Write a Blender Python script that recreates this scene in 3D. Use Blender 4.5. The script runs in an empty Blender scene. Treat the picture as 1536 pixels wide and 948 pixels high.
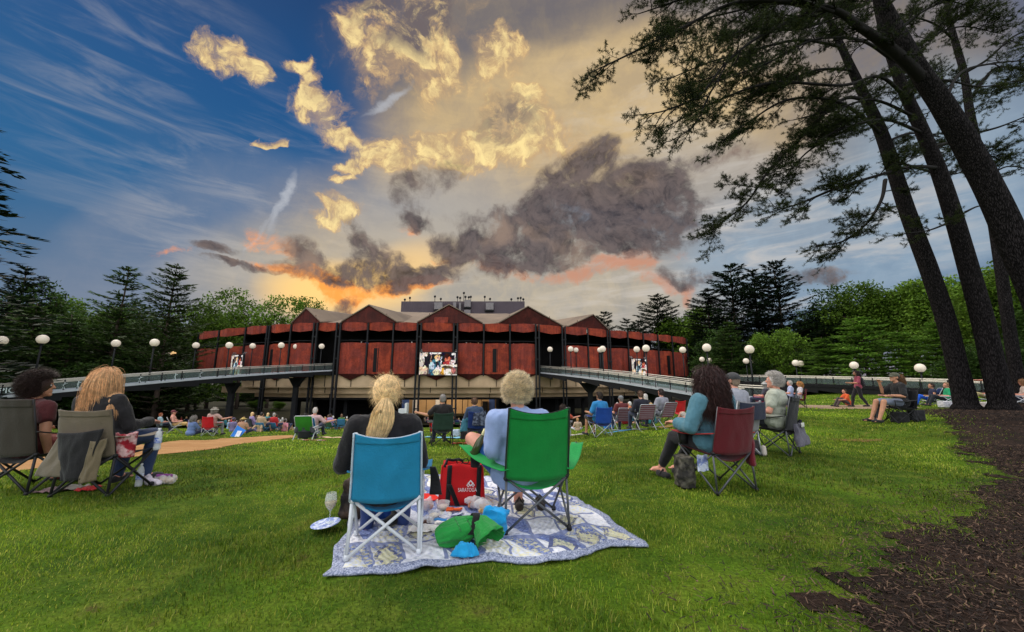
import bpy, bmesh, math, random
import numpy as np
from mathutils import Vector, Matrix, Euler, Quaternion
from mathutils import noise as mnoise
random.seed(7); RNG = np.random.default_rng(11)
R = math.radians
SC = bpy.context.scene
COL = SC.collection
def lin(r, g, b):
    f = lambda c: (c/255/12.92) if c <= 10.3 else ((c/255+.055)/1.055)**2.4
    return (f(r), f(g), f(b))

# ------------------------------------------------------------------ camera
CAM_H, PITCH, FPX = 1.17, R(10.0), 575.0
cam_d = bpy.data.cameras.new('camera'); cam = bpy.data.objects.new('camera', cam_d); COL.objects.link(cam)
cam.location = (0, 0, CAM_H); cam.rotation_euler = (R(90)+PITCH, 0, 0)
cam_d.sensor_fit = 'HORIZONTAL'; cam_d.sensor_width = 36; cam_d.lens = FPX/1536*36
cam_d.clip_start = .05; cam_d.clip_end = 3000
SC.camera = cam
SC.render.resolution_x, SC.render.resolution_y = 1024, 632
SC.view_settings.view_transform = 'Standard'; SC.view_settings.look = 'None'
SC.view_settings.gamma = 1; SC.view_settings.use_curve_mapping = False
SC.view_settings.exposure = 0.0
SC.cycles.use_denoising = True
SC.cycles.max_bounces = 5; SC.cycles.diffuse_bounces = 3; SC.cycles.glossy_bounces = 2
SC.cycles.transmission_bounces = 4; SC.cycles.transparent_max_bounces = 8
SC.cycles.caustics_reflective = False; SC.cycles.caustics_refractive = False

def ray(px, py):
    """direction in the world of the line of sight through a point of the photograph"""
    u, v = (px-768)/FPX, (474-py)/FPX
    return Vector((u, math.cos(PITCH)-v*math.sin(PITCH), math.sin(PITCH)+v*math.cos(PITCH)))
def at(px, py, y):
    """the point at distance y ahead on that line"""
    d = ray(px, py); return Vector((0, 0, CAM_H)) + d*(y/d.y)

# ------------------------------------------------------------------ sky
SUN_EL, SUN_AZ = R(52), R(-62)       # bright part of the sky, left of and above the view
world = bpy.data.worlds.new('World'); SC.world = world; world.use_nodes = True
class NT:
    def __init__(s, tree): s.t = tree; s.n = tree.nodes; s.l = tree.links
    def node(s, ty, **kw):
        n = s.n.new(ty)
        for k, v in kw.items(): setattr(n, k, v)
        return n
    def put(s, sock, v):
        if isinstance(v, bpy.types.NodeSocket): s.l.new(v, sock)
        elif v is not None:
            if hasattr(sock.default_value, '__len__') and not hasattr(v, '__len__'): v = (v,)*len(sock.default_value)
            if hasattr(sock.default_value, '__len__') and len(sock.default_value) == 4 and len(v) == 3: v = (*v, 1)
            if hasattr(sock.default_value, '__len__') and len(sock.default_value) == 3 and len(v) == 4: v = v[:3]
            sock.default_value = v
    def m(s, op, a, b=None, c=None, clamp=False):
        n = s.node('ShaderNodeMath', operation=op, use_clamp=clamp)
        for i, x in enumerate((a, b, c)):
            if x is not None: s.put(n.inputs[i], x)
        return n.outputs[0]
    def vm(s, op, a, b=None, out=0):
        n = s.node('ShaderNodeVectorMath', operation=op); s.put(n.inputs[0], a)
        if b is not None:
            if op == 'SCALE': s.put(n.inputs['Scale'], b)
            else: s.put(n.inputs[1], b)
        return n.outputs[out]
    def step(s, x, a, b, lo=0.0, hi=1.0, smooth=True):
        n = s.node('ShaderNodeMapRange', interpolation_type='SMOOTHSTEP' if smooth else 'LINEAR')
        s.put(n.inputs[0], x); s.put(n.inputs[1], a); s.put(n.inputs[2], b); s.put(n.inputs[3], lo); s.put(n.inputs[4], hi)
        return n.outputs[0]
    def mix(s, f, a, b, kind='MIX'):
        n = s.node('ShaderNodeMix', data_type='RGBA', blend_type=kind)
        s.put(n.inputs[0], f); s.put(n.inputs[6], a); s.put(n.inputs[7], b); return n.outputs[2]
    def noise(s, vec, scale, detail=6, rough=.55, distort=0.0, col=False):
        n = s.node('ShaderNodeTexNoise'); s.put(n.inputs['Vector'], vec) if vec is not None else None
        s.put(n.inputs['Scale'], scale); s.put(n.inputs['Detail'], detail); s.put(n.inputs['Roughness'], rough); s.put(n.inputs['Distortion'], distort)
        return n.outputs['Color' if col else 'Fac']
    def ramp(s, f, stops, interp='LINEAR'):
        n = s.node('ShaderNodeValToRGB'); cr = n.color_ramp; cr.interpolation = interp
        while len(cr.elements) < len(stops): cr.elements.new(.5)
        for e, (p, c) in zip(cr.elements, stops): e.position = p; e.color = (*c, 1) if len(c) == 3 else c
        s.put(n.inputs[0], f); return n.outputs[0]
wt = NT(world.node_tree); wt.n.clear()
D = wt.vm('NORMALIZE', wt.node('ShaderNodeTexCoord').outputs['Generated'])
sep = wt.node('ShaderNodeSeparateXYZ'); wt.put(sep.inputs[0], D); DX, DY, DZ = sep.outputs
nish = wt.node('ShaderNodeTexSky', sky_type='NISHITA', sun_disc=False)
nish.sun_elevation = SUN_EL; nish.sun_rotation = SUN_AZ
def warp(scale, amt, detail=5, rough=.6, base=None):
    n = wt.noise(D if base is None else base, scale, detail, rough, col=True)
    return wt.vm('ADD', D if base is None else base, wt.vm('SCALE', wt.vm('SUBTRACT', n, (.5, .5, .5)), amt))
def flat(vec):
    """slopes (east/north, up/north) of a direction, each as a vector of three equal numbers"""
    sp = wt.node('ShaderNodeSeparateXYZ'); wt.put(sp.inputs[0], vec)
    y = wt.m('MAXIMUM', sp.outputs[1], .05); out = []
    for k in (0, 2):
        q = wt.m('DIVIDE', sp.outputs[k], y); c = wt.node('ShaderNodeCombineXYZ')
        for i in range(3): wt.put(c.inputs[i], q)
        out.append(c.outputs[0])
    return out
DW1 = warp(26, .030, 6, .7, warp(5.0, .15, 3, .5)); DW2 = warp(34.0, .030, 6, .7, warp(9.0, .10, 3, .5))
F1, F2, F0 = flat(DW1), flat(DW2), flat(warp(2.2, .10, 2))
n_mid = wt.noise(DW2, 13.0, 8, .66); n_fine = wt.noise(DW1, 22.0, 7, .68)
n_streak = wt.noise(wt.vm('MULTIPLY', D, (3.0, 2.0, 15.0)), 2.2, 6, .62, .6)
TOKEN = [None]
def muladd(a, b, c):
    n = wt.node('ShaderNodeVectorMath', operation='MULTIPLY_ADD'); wt.put(n.inputs[0], a); wt.put(n.inputs[1], b); wt.put(n.inputs[2], c); return n.outputs[0]
def field(FL, items, cap=1.0):
    """cloud cover from soft ellipses, each (x, y, half width, half height, tilt, amount) of sky; three are worked out at once"""
    U, V = FL; tot = None; rows = []
    for it in items:
        px, py, hx, hy, rot = it[:5]; amp = it[5] if len(it) > 5 else 1.0
        ca, sa = math.cos(R(rot)), math.sin(R(rot)); sl = lambda x, y: (ray(x, y).x/ray(x, y).y, ray(x, y).z/ray(x, y).y)
        c = sl(px, py); e1 = sl(px+hx*ca, py-hx*sa); e2 = sl(px-hy*sa, py-hy*ca)
        M = np.linalg.inv(np.array([[e1[0]-c[0], e2[0]-c[0]], [e1[1]-c[1], e2[1]-c[1]]])) * math.sqrt(amp)
        r = -M @ np.array(c); rows.append((M[0, 0], M[0, 1], r[0], M[1, 0], M[1, 1], r[1], amp))
    while len(rows) % 3: rows.append((0, 0, 10, 0, 0, 10, 0))
    for k in range(0, len(rows), 3):
        p = [tuple(float(rows[k+i][j]) for i in range(3)) for j in range(7)]
        v = V if TOKEN[0] is None else muladd(TOKEN[0], (1e-9,)*3, V)   # one after the other, to spare the shader stack
        A = muladd(U, p[0], muladd(v, p[1], p[2])); B = muladd(U, p[3], muladd(v, p[4], p[5]))
        f = wt.vm('MAXIMUM', wt.vm('SUBTRACT', p[6], muladd(A, A, wt.vm('MULTIPLY', B, B))), (0, 0, 0))
        tot = f if tot is None else wt.vm('ADD', tot, f); TOKEN[0] = tot
    s3 = wt.vm('DOT_PRODUCT', tot, (1, 1, 1), out=1)
    return wt.m('MINIMUM', s3, cap)
# clear air: deep blue high on the left, grey violet low, warm behind the hall, pale blue low on the right
el = wt.step(DZ, 0.0, .75, smooth=False)
sky = wt.ramp(el, [(0.0, lin(150,140,146)), (.12, lin(112,128,148)), (.28, lin(64,106,144)), (.5, lin(34,98,148)), (.75, lin(14,80,136)), (1.0, lin(10,56,106))])
sky = wt.mix(.06, sky, wt.vm('SCALE', nish.outputs[0], .06))
WV = wt.step(wt.m('ADD', wt.m('MULTIPLY', n_mid, .7), wt.m('MULTIPLY', n_streak, .3)), .34, .66, .72, 1.05)
def wash(col, f, k=1.0):
    global sky
    sky = wt.mix(wt.m('MULTIPLY', wt.m('MULTIPLY', wt.step(f, 0, 1), k), WV, clamp=True), sky, col)
wash(lin(134,142,160), field(F0, [(330,370,340,140,15), (130,400,330,110,0,.5), (300,240,200,80,-20,.25)]), .58)
wash(lin(204,188,160), field(F0, [(560,430,380,130,0), (860,420,380,130,0)]), .85)
wash(lin(134,124,116), field(F0, [(930,30,480,230,0), (760,110,260,160,0,.6), (1260,60,420,300,0), (1100,300,260,160,0,.5)]), .98)
wash(lin(214,186,138), field(F0, [(800,190,300,140,0), (1010,170,260,150,0,.9), (600,330,260,120,0,.55), (930,110,200,120,0,.6)]), .92)
wash(lin(172,172,172), field(F0, [(660,330,200,110,0,.8), (1060,260,160,90,0,.8)]), .75)
wash(lin(152,172,190), field(F0, [(1270,350,300,110,5), (1440,230,260,170,0), (1200,420,260,80,0,.6)]), .9)
cir = wt.m('MULTIPLY', wt.step(n_streak, .42, .78), field(F0, [(200,150,330,230,-35,.8), (1230,350,360,150,8,1.0), (420,330,320,170,30,.6), (900,430,400,80,0,.9), (1000,200,300,200,20,.5)]))
sky = wt.mix(wt.m('MULTIPLY', cir, wt.step(DX, -.1, .35, .36, .85)), sky, lin(206,200,194))
trail = field(F1, [(425,300,13,62,-28,.9), (575,150,9,48,-52,.8), (385,350,5,44,-32,.5)])
sky = wt.mix(wt.m('MULTIPLY', wt.step(trail, 0, 1), wt.step(n_fine, .3, .6, .4, .8)), sky, lin(190,194,202))
# fleecy cloud lit gold
gold = field(F2, [(335,88,60,34,-22), (378,118,30,20,-40,.7), (440,92,40,18,10,.9), (462,122,24,42,0,.8), (482,162,66,32,-15,1), (520,208,62,20,-12,.9),
    (470,180,40,14,0,.8), (528,250,38,13,-12,.9), (516,268,30,9,0,.9), (505,308,46,24,-20,.9), (478,326,40,12,-20,.8), (405,208,20,9,0,.8), (530,318,40,14,15,.8),
    (600,50,100,80,-10), (565,110,50,36,20), (640,100,60,50,0), (545,20,60,44,0,.8), (755,80,46,52,-10,.9), (795,142,36,28,-20,.9), (770,170,70,50,10,.7),
    (640,225,120,36,8,1.0), (740,210,120,44,8,1.1), (800,198,100,40,0,.9), (700,250,150,20,5,.5), (560,242,50,16,0,.7), (880,230,90,24,0,.45), (620,60,150,120,0,.35)])
gd = wt.m('ADD', wt.m('MULTIPLY', gold, 1.15), wt.m('MULTIPLY', wt.m('SUBTRACT', n_mid, .51), 5.0))
g_h = wt.m('MULTIPLY', wt.m('MULTIPLY', wt.step(wt.m('ADD', gold, wt.m('MULTIPLY', wt.m('SUBTRACT', n_fine, .52), 3.0)), .15, 1.1), wt.step(gold, 0, .5)), .5)
g_a = wt.m('MULTIPLY', wt.step(gd, .2, 1.15), wt.step(gold, .0, .3))
def lit_side(vec, base, scale, det, rgh, k, d):
    """brighter where the cloud thins out towards the low sun"""
    q = wt.noise(wt.vm('ADD', vec, d), scale, det, rgh); return wt.step(wt.m('MULTIPLY', wt.m('SUBTRACT', base, q), k), -.5, .5)
em_g = lit_side(DW2, n_mid, 13.0, 7, .66, 3.2, (-.008, 0, -.016))
g_thick = wt.step(wt.m('ADD', gd, wt.m('MULTIPLY', wt.m('SUBTRACT', n_fine, .5), 1.6)), .45, 1.5)
shade_g = field(F2, [(615,35,80,60,0), (650,15,100,50,0), (760,175,70,46,0,.9), (600,0,120,40,0)])
g_col = wt.mix(g_thick, lin(222,180,126), tuple(c*1.08 for c in lin(255,228,158))); g_col = wt.mix(wt.m('MULTIPLY', wt.m('SUBTRACT', 1, em_g), .62), g_col, lin(168,140,116))
g_col = wt.mix(wt.m('MULTIPLY', shade_g, wt.step(n_fine, .35, .55), clamp=True), g_col, lin(112,102,104))
sky = wt.mix(wt.m('MAXIMUM', wt.m('MULTIPLY', g_a, .92), g_h), sky, g_col)
# glow of the sunset under the dark cloud, left of the stage house
sky = wt.mix(wt.m('MULTIPLY', wt.step(field(F0, [(505,440,150,56,0), (620,400,110,46,10,.6)]), 0, 1), .95), sky, tuple(c*1.15 for c in lin(255,208,128)))
emb = field(F1, [(410,405,90,12,-6,.7), (470,425,80,18,-20), (510,442,56,28,-10), (590,434,96,16,12,.95), (660,422,60,14,8,.8), (400,365,56,24,-20,.7),
    (860,410,160,18,-3,.8), (960,397,80,18,5,.7), (1000,427,70,12,10,.5), (250,385,60,9,0,.5), (700,390,100,20,0,.5), (600,345,44,22,0,.45), (1035,430,14,32,0,.5), (980,340,80,50,0,.3)])
e_d = wt.m('ADD', emb, wt.m('MULTIPLY', wt.m('SUBTRACT', n_mid, .53), 2.6))
e_col = wt.mix(wt.step(DX, -.30, .12), tuple(c*1.15 for c in lin(255,150,56)), lin(206,142,114))
sky = wt.mix(wt.m('MULTIPLY', wt.m('MULTIPLY', wt.step(e_d, .15, .95), wt.step(emb, 0, .4)), .8), sky, e_col)
# dark cloud banks
dark = field(F1, [(930,300,160,74,12), (850,345,170,62,6), (1000,300,76,64,-10,.9), (760,385,110,36,5,.9), (680,365,60,34,-10,.8), (900,372,140,34,0), (985,350,80,50,0,.7), (880,245,70,34,25,.8),
    (660,265,64,26,20,.8), (615,300,36,38,-20,.8), (610,335,32,18,0,.8), (545,388,44,44,-30,.8), (480,410,100,24,-8,.95), (570,422,110,24,2,.95), (650,412,64,18,0), (440,372,44,26,-40,.85), (350,403,66,9,-8,.8),
    (320,376,44,13,-6,.8), (530,360,28,28,0,.6), (1040,410,60,16,8,.7), (1070,236,80,30,0,.5), (1240,415,90,22,0,.55), (515,462,30,14,20,.8), (560,395,60,14,0,.6), (700,340,100,40,0,.35)])
d_d = wt.m('ADD', wt.m('MULTIPLY', dark, 1.25), wt.m('ADD', wt.m('MULTIPLY', wt.m('SUBTRACT', n_mid, .5), 3.4), wt.m('MULTIPLY', wt.m('SUBTRACT', n_fine, .5), 1.4)))
d_d = wt.m('ADD', d_d, wt.m('MULTIPLY', wt.m('SUBTRACT', wt.noise(DW1, 5.5, 4, .6), .47), 3.0))
d_a = wt.m('MULTIPLY', wt.step(d_d, .05, 1.35), wt.step(dark, 0, .35))
d_col = wt.mix(wt.step(n_fine, .30, .66), lin(46,44,52), lin(98,90,92))
em_d = lit_side(DW1, n_fine, 22.0, 6, .68, 2.6, (-.006, 0, -.014)); d_col = wt.mix(wt.m('MULTIPLY', em_d, .45), d_col, lin(126,110,106)); d_col = wt.mix(wt.step(wt.noise(DW1, 7.0, 5), .50, .70, 0, .7), d_col, lin(160,136,120))
sky = wt.mix(wt.m('MULTIPLY', d_a, .95), sky, d_col)
# rest of the sky, behind the view: broken cloud, brightened as added fill light
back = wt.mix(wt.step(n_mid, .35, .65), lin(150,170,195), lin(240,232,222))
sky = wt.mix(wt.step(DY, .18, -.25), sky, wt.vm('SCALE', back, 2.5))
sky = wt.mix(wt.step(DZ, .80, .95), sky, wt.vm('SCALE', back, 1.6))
SKY_GAIN = 1.0
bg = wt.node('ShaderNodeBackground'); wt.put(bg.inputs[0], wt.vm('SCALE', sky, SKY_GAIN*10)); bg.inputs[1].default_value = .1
wo = wt.node('ShaderNodeOutputWorld'); wt.l.new(bg.outputs[0], wo.inputs[0])
world.cycles.sampling_method = 'MANUAL'; world.cycles.sample_map_resolution = 512

sun_d = bpy.data.lights.new('sun', 'SUN'); sun_d.energy = 2.3; sun_d.angle = R(35); sun_d.color = (1, .93, .82)
sun = bpy.data.objects.new('sun', sun_d); COL.objects.link(sun)
_sv = Vector((math.sin(SUN_AZ)*math.cos(SUN_EL), math.cos(SUN_AZ)*math.cos(SUN_EL), math.sin(SUN_EL)))
sun.rotation_euler = _sv.to_track_quat('Z', 'Y').to_euler(); sun.location = (-30, 10, 40)
# ------------------------------------------------------------------ helpers: materials
def mat(name, col, rough=.7, var=.25, scale=6.0, metal=0.0, bump=0.0, bscale=40.0, col2=None, spec=.3, objcol=False, trans=0.0, emit=None, sheen=0.0, rnd=0.0):
    """a surface with uneven colour; objcol takes the colour each copy carries"""
    m = bpy.data.materials.new(name); m.use_nodes = True; t = NT(m.node_tree)
    p = t.n['Principled BSDF']; co = t.node('ShaderNodeTexCoord').outputs['Object']
    nz = t.noise(co, scale, 5, .6)
    oi = t.node('ShaderNodeObjectInfo') if (objcol or rnd) else None
    a = oi.outputs['Color'] if objcol else (*col, 1)
    lo, hi = 1-var, 1+var
    n = t.node('ShaderNodeMapRange'); t.put(n.inputs[0], nz); t.put(n.inputs[1], .3); t.put(n.inputs[2], .7); t.put(n.inputs[3], lo); t.put(n.inputs[4], hi)
    f = n.outputs[0]
    if rnd: f = t.m('MULTIPLY', f, t.step(oi.outputs['Random'], 0, 1, 1-rnd, 1+rnd, smooth=False))
    if col2 is not None:
        a = t.mix(t.step(t.noise(co, scale*.6, 4, .6), .42, .6), a, (*col2, 1))
    c = t.vm('SCALE', a, f)
    t.put(p.inputs['Base Color'], c); p.inputs['Roughness'].default_value = rough; p.inputs['Metallic'].default_value = metal
    p.inputs['Specular IOR Level'].default_value = spec
    if sheen: p.inputs['Sheen Weight'].default_value = sheen
    if trans:
        tr = t.node('ShaderNodeBsdfTranslucent'); t.put(tr.inputs[0], c)
        ms = t.node('ShaderNodeMixShader'); ms.inputs[0].default_value = trans
        t.l.new(p.outputs[0], ms.inputs[1]); t.l.new(tr.outputs[0], ms.inputs[2]); t.l.new(ms.outputs[0], t.n['Material Output'].inputs[0])
    if emit: p.inputs['Emission Color'].default_value = (*emit[0], 1); p.inputs['Emission Strength'].default_value = emit[1]
    if bump:
        b = t.node('ShaderNodeBump'); b.inputs['Strength'].default_value = bump; b.inputs['Distance'].default_value = .02
        t.put(b.inputs['Height'], t.noise(co, bscale, 6, .65)); t.l.new(b.outputs[0], p.inputs['Normal'])
    return m
_mc = {}
def cloth(r, g, b, trans=0.0, rough=.85):
    k = ('c', r, g, b, trans)
    if k not in _mc: _mc[k] = mat('fabric', lin(r, g, b), rough, .10, 5, bump=.35, bscale=60, trans=trans, sheen=.15)
    return _mc[k]
def hairmat(r, g, b):
    k = ('h', r, g, b)
    if k not in _mc:
        m = mat('hair', lin(r, g, b), .45, .30, 30, spec=.4); t = NT(m.node_tree); p = t.n['Principled BSDF']; old = p.inputs['Base Color'].links[0].from_socket
        t.put(p.inputs['Base Color'], t.vm('SCALE', old, t.step(t.node('ShaderNodeNewGeometry').outputs['Random Per Island'], 0, 1, .55, 1.55, smooth=False))); _mc[k] = m
    return _mc[k]
def glass(name='clear_glass', tint=(.9, .95, .95), rough=.03, alpha=.25):
    m = bpy.data.materials.new(name); m.use_nodes = True; t = NT(m.node_tree); p = t.n['Principled BSDF']
    p.inputs['Base Color'].default_value = (*tint, 1); p.inputs['Roughness'].default_value = rough
    tr = t.node('ShaderNodeBsdfTransparent'); tr.inputs[0].default_value = (*tint, 1)
    ms = t.node('ShaderNodeMixShader'); ms.inputs[0].default_value = alpha
    t.l.new(tr.outputs[0], ms.inputs[1]); t.l.new(p.outputs[0], ms.inputs[2]); t.l.new(ms.outputs[0], t.n['Material Output'].inputs[0])
    return m

# ------------------------------------------------------------------ helpers: meshes
def V3(*a): return Vector(a)
def frame_of(t):
    t = t.normalized(); a = Vector((0, 0, 1)) if abs(t.z) < .95 else Vector((0, 1, 0))
    x = a.cross(t).normalized(); return x, t.cross(x)
def unit(v): return v/(np.linalg.norm(v, axis=1)[:, None]+1e-9)
class MB:
    """collects vertices and faces; build() links them as ONE object"""
    def __init__(s): s.v = []; s.f = []; s.mi = []; s.uv = {}; s.cur = 0
    def add(s, vs, fs, uvs=None):
        o = len(s.v); s.v += [tuple(v) for v in vs]
        for k, f in enumerate(fs):
            s.f.append(tuple(o+i for i in f)); s.mi.append(s.cur)
            if uvs: s.uv[len(s.f)-1] = [uvs[i] for i in f]
        return s
    def box(s, c, size, rot=None):
        c = Vector(c); h = Vector(size)/2; vs = []
        for x in (-1, 1):
            for y in (-1, 1):
                for z in (-1, 1):
                    p = Vector((x*h.x, y*h.y, z*h.z)); vs.append(c + (rot @ p if rot is not None else p))
        return s.add(vs, [(0,1,3,2), (4,6,7,5), (0,4,5,1), (2,3,7,6), (0,2,6,4), (1,5,7,3)])
    def bar(s, a, b, w, h):
        """box beam from a to b, w wide (level), h high"""
        a, b = Vector(a), Vector(b); t = (b-a).normalized(); x, y = frame_of(t); vs = []
        for p in (a, b):
            for i, j in ((-1,-1), (1,-1), (1,1), (-1,1)): vs.append(p + x*(i*w/2) + y*(j*h/2))
        return s.add(vs, [(0,1,2,3), (4,7,6,5), (0,4,5,1), (1,5,6,2), (2,6,7,3), (3,7,4,0)])
    def tube(s, pts, r, n=8, caps=True):
        pts = [Vector(p) for p in pts]; rs = r if hasattr(r, '__len__') else [r]*len(pts); vs = []; fs = []; px = None
        for i, p in enumerate(pts):
            t = (pts[min(i+1, len(pts)-1)] - pts[max(i-1, 0)])
            if t.length < 1e-9: t = Vector((0, 0, 1))
            t.normalize()
            if px is None: px, _ = frame_of(t)
            px = px - t*px.dot(t)
            if px.length < 1e-6: px, _ = frame_of(t)
            px.normalize(); py = t.cross(px)
            for k in range(n):
                a = 2*math.pi*k/n; vs.append(p + (px*math.cos(a) + py*math.sin(a))*rs[i])
        for i in range(len(pts)-1):
            for k in range(n): fs.append((i*n+k, i*n+(k+1)%n, (i+1)*n+(k+1)%n, (i+1)*n+k))
        if caps: fs.append(tuple(range(n-1, -1, -1))); fs.append(tuple((len(pts)-1)*n+k for k in range(n)))
        return s.add(vs, fs)
    def ell(s, c, r, rot=None, nu=14, nv=9, fn=None):
        c = Vector(c); r = (r,)*3 if not hasattr(r, '__len__') else r; vs = [None]; fs = []
        pt = lambda p: c + (rot @ p if rot is not None else p)
        vs = [pt(Vector((0, 0, -r[2])))]
        for j in range(1, nv):
            b = -math.pi/2 + math.pi*j/nv
            for i in range(nu):
                a = 2*math.pi*i/nu; vs.append(pt(Vector((r[0]*math.cos(a)*math.cos(b), r[1]*math.sin(a)*math.cos(b), r[2]*math.sin(b)))))
        vs.append(pt(Vector((0, 0, r[2]))))
        for i in range(nu):
            fs.append((0, 1+(i+1)%nu, 1+i)); o = 1+(nv-2)*nu; fs.append((len(vs)-1, o+i, o+(i+1)%nu))
        for j in range(nv-2):
            for i in range(nu): fs.append((1+j*nu+i, 1+j*nu+(i+1)%nu, 1+(j+1)*nu+(i+1)%nu, 1+(j+1)*nu+i))
        return s.add(vs, fs)
    def cap(s, a, b, ra, rb, n=12):
        """limb: cone with round ends"""
        a, b = Vector(a), Vector(b); t = b-a; L = t.length; t = t/L if L > 1e-6 else Vector((0, 0, 1)); pts = []; rs = []
        for k in range(5): q = math.pi/2*(1-k/4); pts.append(a - t*ra*math.sin(q)); rs.append(max(ra*math.cos(q), 1e-4))
        for k in (.33, .67): pts.append(a + t*L*k); rs.append(ra+(rb-ra)*k)
        for k in range(5): q = math.pi/2*k/4; pts.append(b + t*rb*math.sin(q)); rs.append(max(rb*math.cos(q), 1e-4))
        return s.tube(pts, rs, n)
    def lathe(s, c, prof, n=20, axis=None):
        c = Vector(c); vs = []; fs = []; rot = axis
        for r, z in prof:
            for k in range(n):
                a = 2*math.pi*k/n; p = Vector((r*math.cos(a), r*math.sin(a), z)); vs.append(c + (rot @ p if rot is not None else p))
        for j in range(len(prof)-1):
            for k in range(n): fs.append((j*n+k, j*n+(k+1)%n, (j+1)*n+(k+1)%n, (j+1)*n+k))
        return s.add(vs, fs)
    def sheet(s, fn, nu, nv, th=0.0, uv=True):
        """grid fn(u,v)->point; th gives it a real thickness (closed shell)"""
        P = [[Vector(fn(i/nu, j/nv)) for i in range(nu+1)] for j in range(nv+1)]; W = nu+1
        U = [(i/nu, j/nv) for j in range(nv+1) for i in range(nu+1)]
        top = [p for row in P for p in row]; fs = [(j*W+i, j*W+i+1, (j+1)*W+i+1, (j+1)*W+i) for j in range(nv) for i in range(nu)]
        if th:
            low = []
            for j in range(nv+1):
                for i in range(nu+1):
                    a = P[j][min(i+1, nu)]-P[j][max(i-1, 0)]; b = P[min(j+1, nv)][i]-P[max(j-1, 0)][i]; n = a.cross(b)
                    low.append(P[j][i] - (n.normalized() if n.length > 1e-9 else Vector((0, 0, 1)))*th)
            o = len(top); fs = fs + [(o+f[3], o+f[2], o+f[1], o+f[0]) for f in fs]
            ring = [i for i in range(W)] + [j*W+nu for j in range(1, nv+1)] + [nv*W+i for i in range(nu-1, -1, -1)] + [j*W for j in range(nv-1, 0, -1)]
            for a, b in zip(ring, ring[1:]+ring[:1]): fs.append((b, a, o+a, o+b))
            top = top+low; U = U+U
        return s.add(top, fs, U if uv else None)
    def prism(s, poly, ext):
        """flat polygon pushed along a vector"""
        poly = [Vector(p) for p in poly]; e = Vector(ext); n = len(poly)
        return s.add(poly+[p+e for p in poly], [tuple(range(n-1, -1, -1)), tuple(range(n, 2*n))] + [(i, (i+1) % n, n+(i+1) % n, n+i) for i in range(n)])
    def mesh(s, name, mats, smooth=False):
        me = bpy.data.meshes.new(name); me.from_pydata(s.v, [], s.f)
        for m in (mats if isinstance(mats, (list, tuple)) else [mats]): me.materials.append(m)
        if any(s.mi): me.polygons.foreach_set('material_index', s.mi)
        if s.uv:
            ul = me.uv_layers.new(name='UVMap'); buf = np.zeros(len(me.loops)*2, 'f')
            for fi, co in s.uv.items():
                st = me.polygons[fi].loop_start
                for k, c in enumerate(co): buf[2*(st+k)] = c[0]; buf[2*(st+k)+1] = c[1]
            ul.data.foreach_set('uv', buf)
        if smooth:
            me.polygons.foreach_set('use_smooth', [True]*len(me.polygons))
            if smooth == 'angle': me.set_sharp_from_angle(angle=R(40))
        me.update(); return me
    def build(s, name, mats, parent=None, smooth=False):
        return link(name, s.mesh(name, mats, smooth), parent)
def link(name, data, parent=None):
    o = bpy.data.objects.new(name, data); COL.objects.link(o)
    if parent is not None: o.parent = parent
    return o
def np_mesh(name, v, faces_n, idx, mats, mi=None):
    """fast mesh from arrays; every face has faces_n corners"""
    me = bpy.data.meshes.new(name); nf = len(idx)//faces_n
    me.vertices.add(len(v)); me.vertices.foreach_set('co', np.ascontiguousarray(v, 'f').ravel())
    me.loops.add(len(idx)); me.loops.foreach_set('vertex_index', np.ascontiguousarray(idx, 'i'))
    me.polygons.add(nf); me.polygons.foreach_set('loop_start', np.arange(nf, dtype='i')*faces_n)
    for m in (mats if isinstance(mats, (list, tuple)) else [mats]): me.materials.append(m)
    if mi is not None: me.polygons.foreach_set('material_index', np.ascontiguousarray(mi, 'i'))
    me.update(calc_edges=True); return me
def tag(o, label=None, cat=None, group=None, kind=None):
    if label: o['label'] = label
    if cat: o['category'] = cat
    if group: o['group'] = group
    if kind: o['kind'] = kind
    return o
def thing(name, label, cat, loc=(0, 0, 0), rotz=0.0, group=None):
    o = bpy.data.objects.new(name, None); COL.objects.link(o); o.empty_display_size = .2
    o.location = loc; o.rotation_euler = (0, 0, rotz); return tag(o, label, cat, group)
def struct(name, mb, m, smooth=False): return tag(mb.build(name, m, None, smooth), kind='structure')
def dup(o, loc=None, rotz=None, label=None, scale=None, parent=None):
    """a copy of a thing with copies of its parts and sub-parts"""
    c = o.copy(); COL.objects.link(c)
    if parent is not None: c.parent = parent
    if loc is not None: c.location = loc
    if rotz is not None: c.rotation_euler = (0, 0, rotz)
    if scale is not None: c.scale = scale if hasattr(scale, '__len__') else (scale,)*3
    if label: c['label'] = label
    for ch in list(o.children): dup(ch, parent=c)
    return c
def remesh(mb, voxel, smooth=3, fac=.5):
    """one continuous skin round overlapping limbs"""
    o = link('tmp', mb.mesh('tmp', []))
    md = o.modifiers.new('r', 'REMESH'); md.mode = 'VOXEL'; md.voxel_size = voxel
    if smooth: sm = o.modifiers.new('s', 'SMOOTH'); sm.factor = fac; sm.iterations = smooth
    dg = bpy.context.evaluated_depsgraph_get(); me = bpy.data.meshes.new_from_object(o.evaluated_get(dg))
    old = o.data; bpy.data.objects.remove(o); bpy.data.meshes.remove(old)
    me.polygons.foreach_set('use_smooth', [True]*len(me.polygons)); return me
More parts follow.
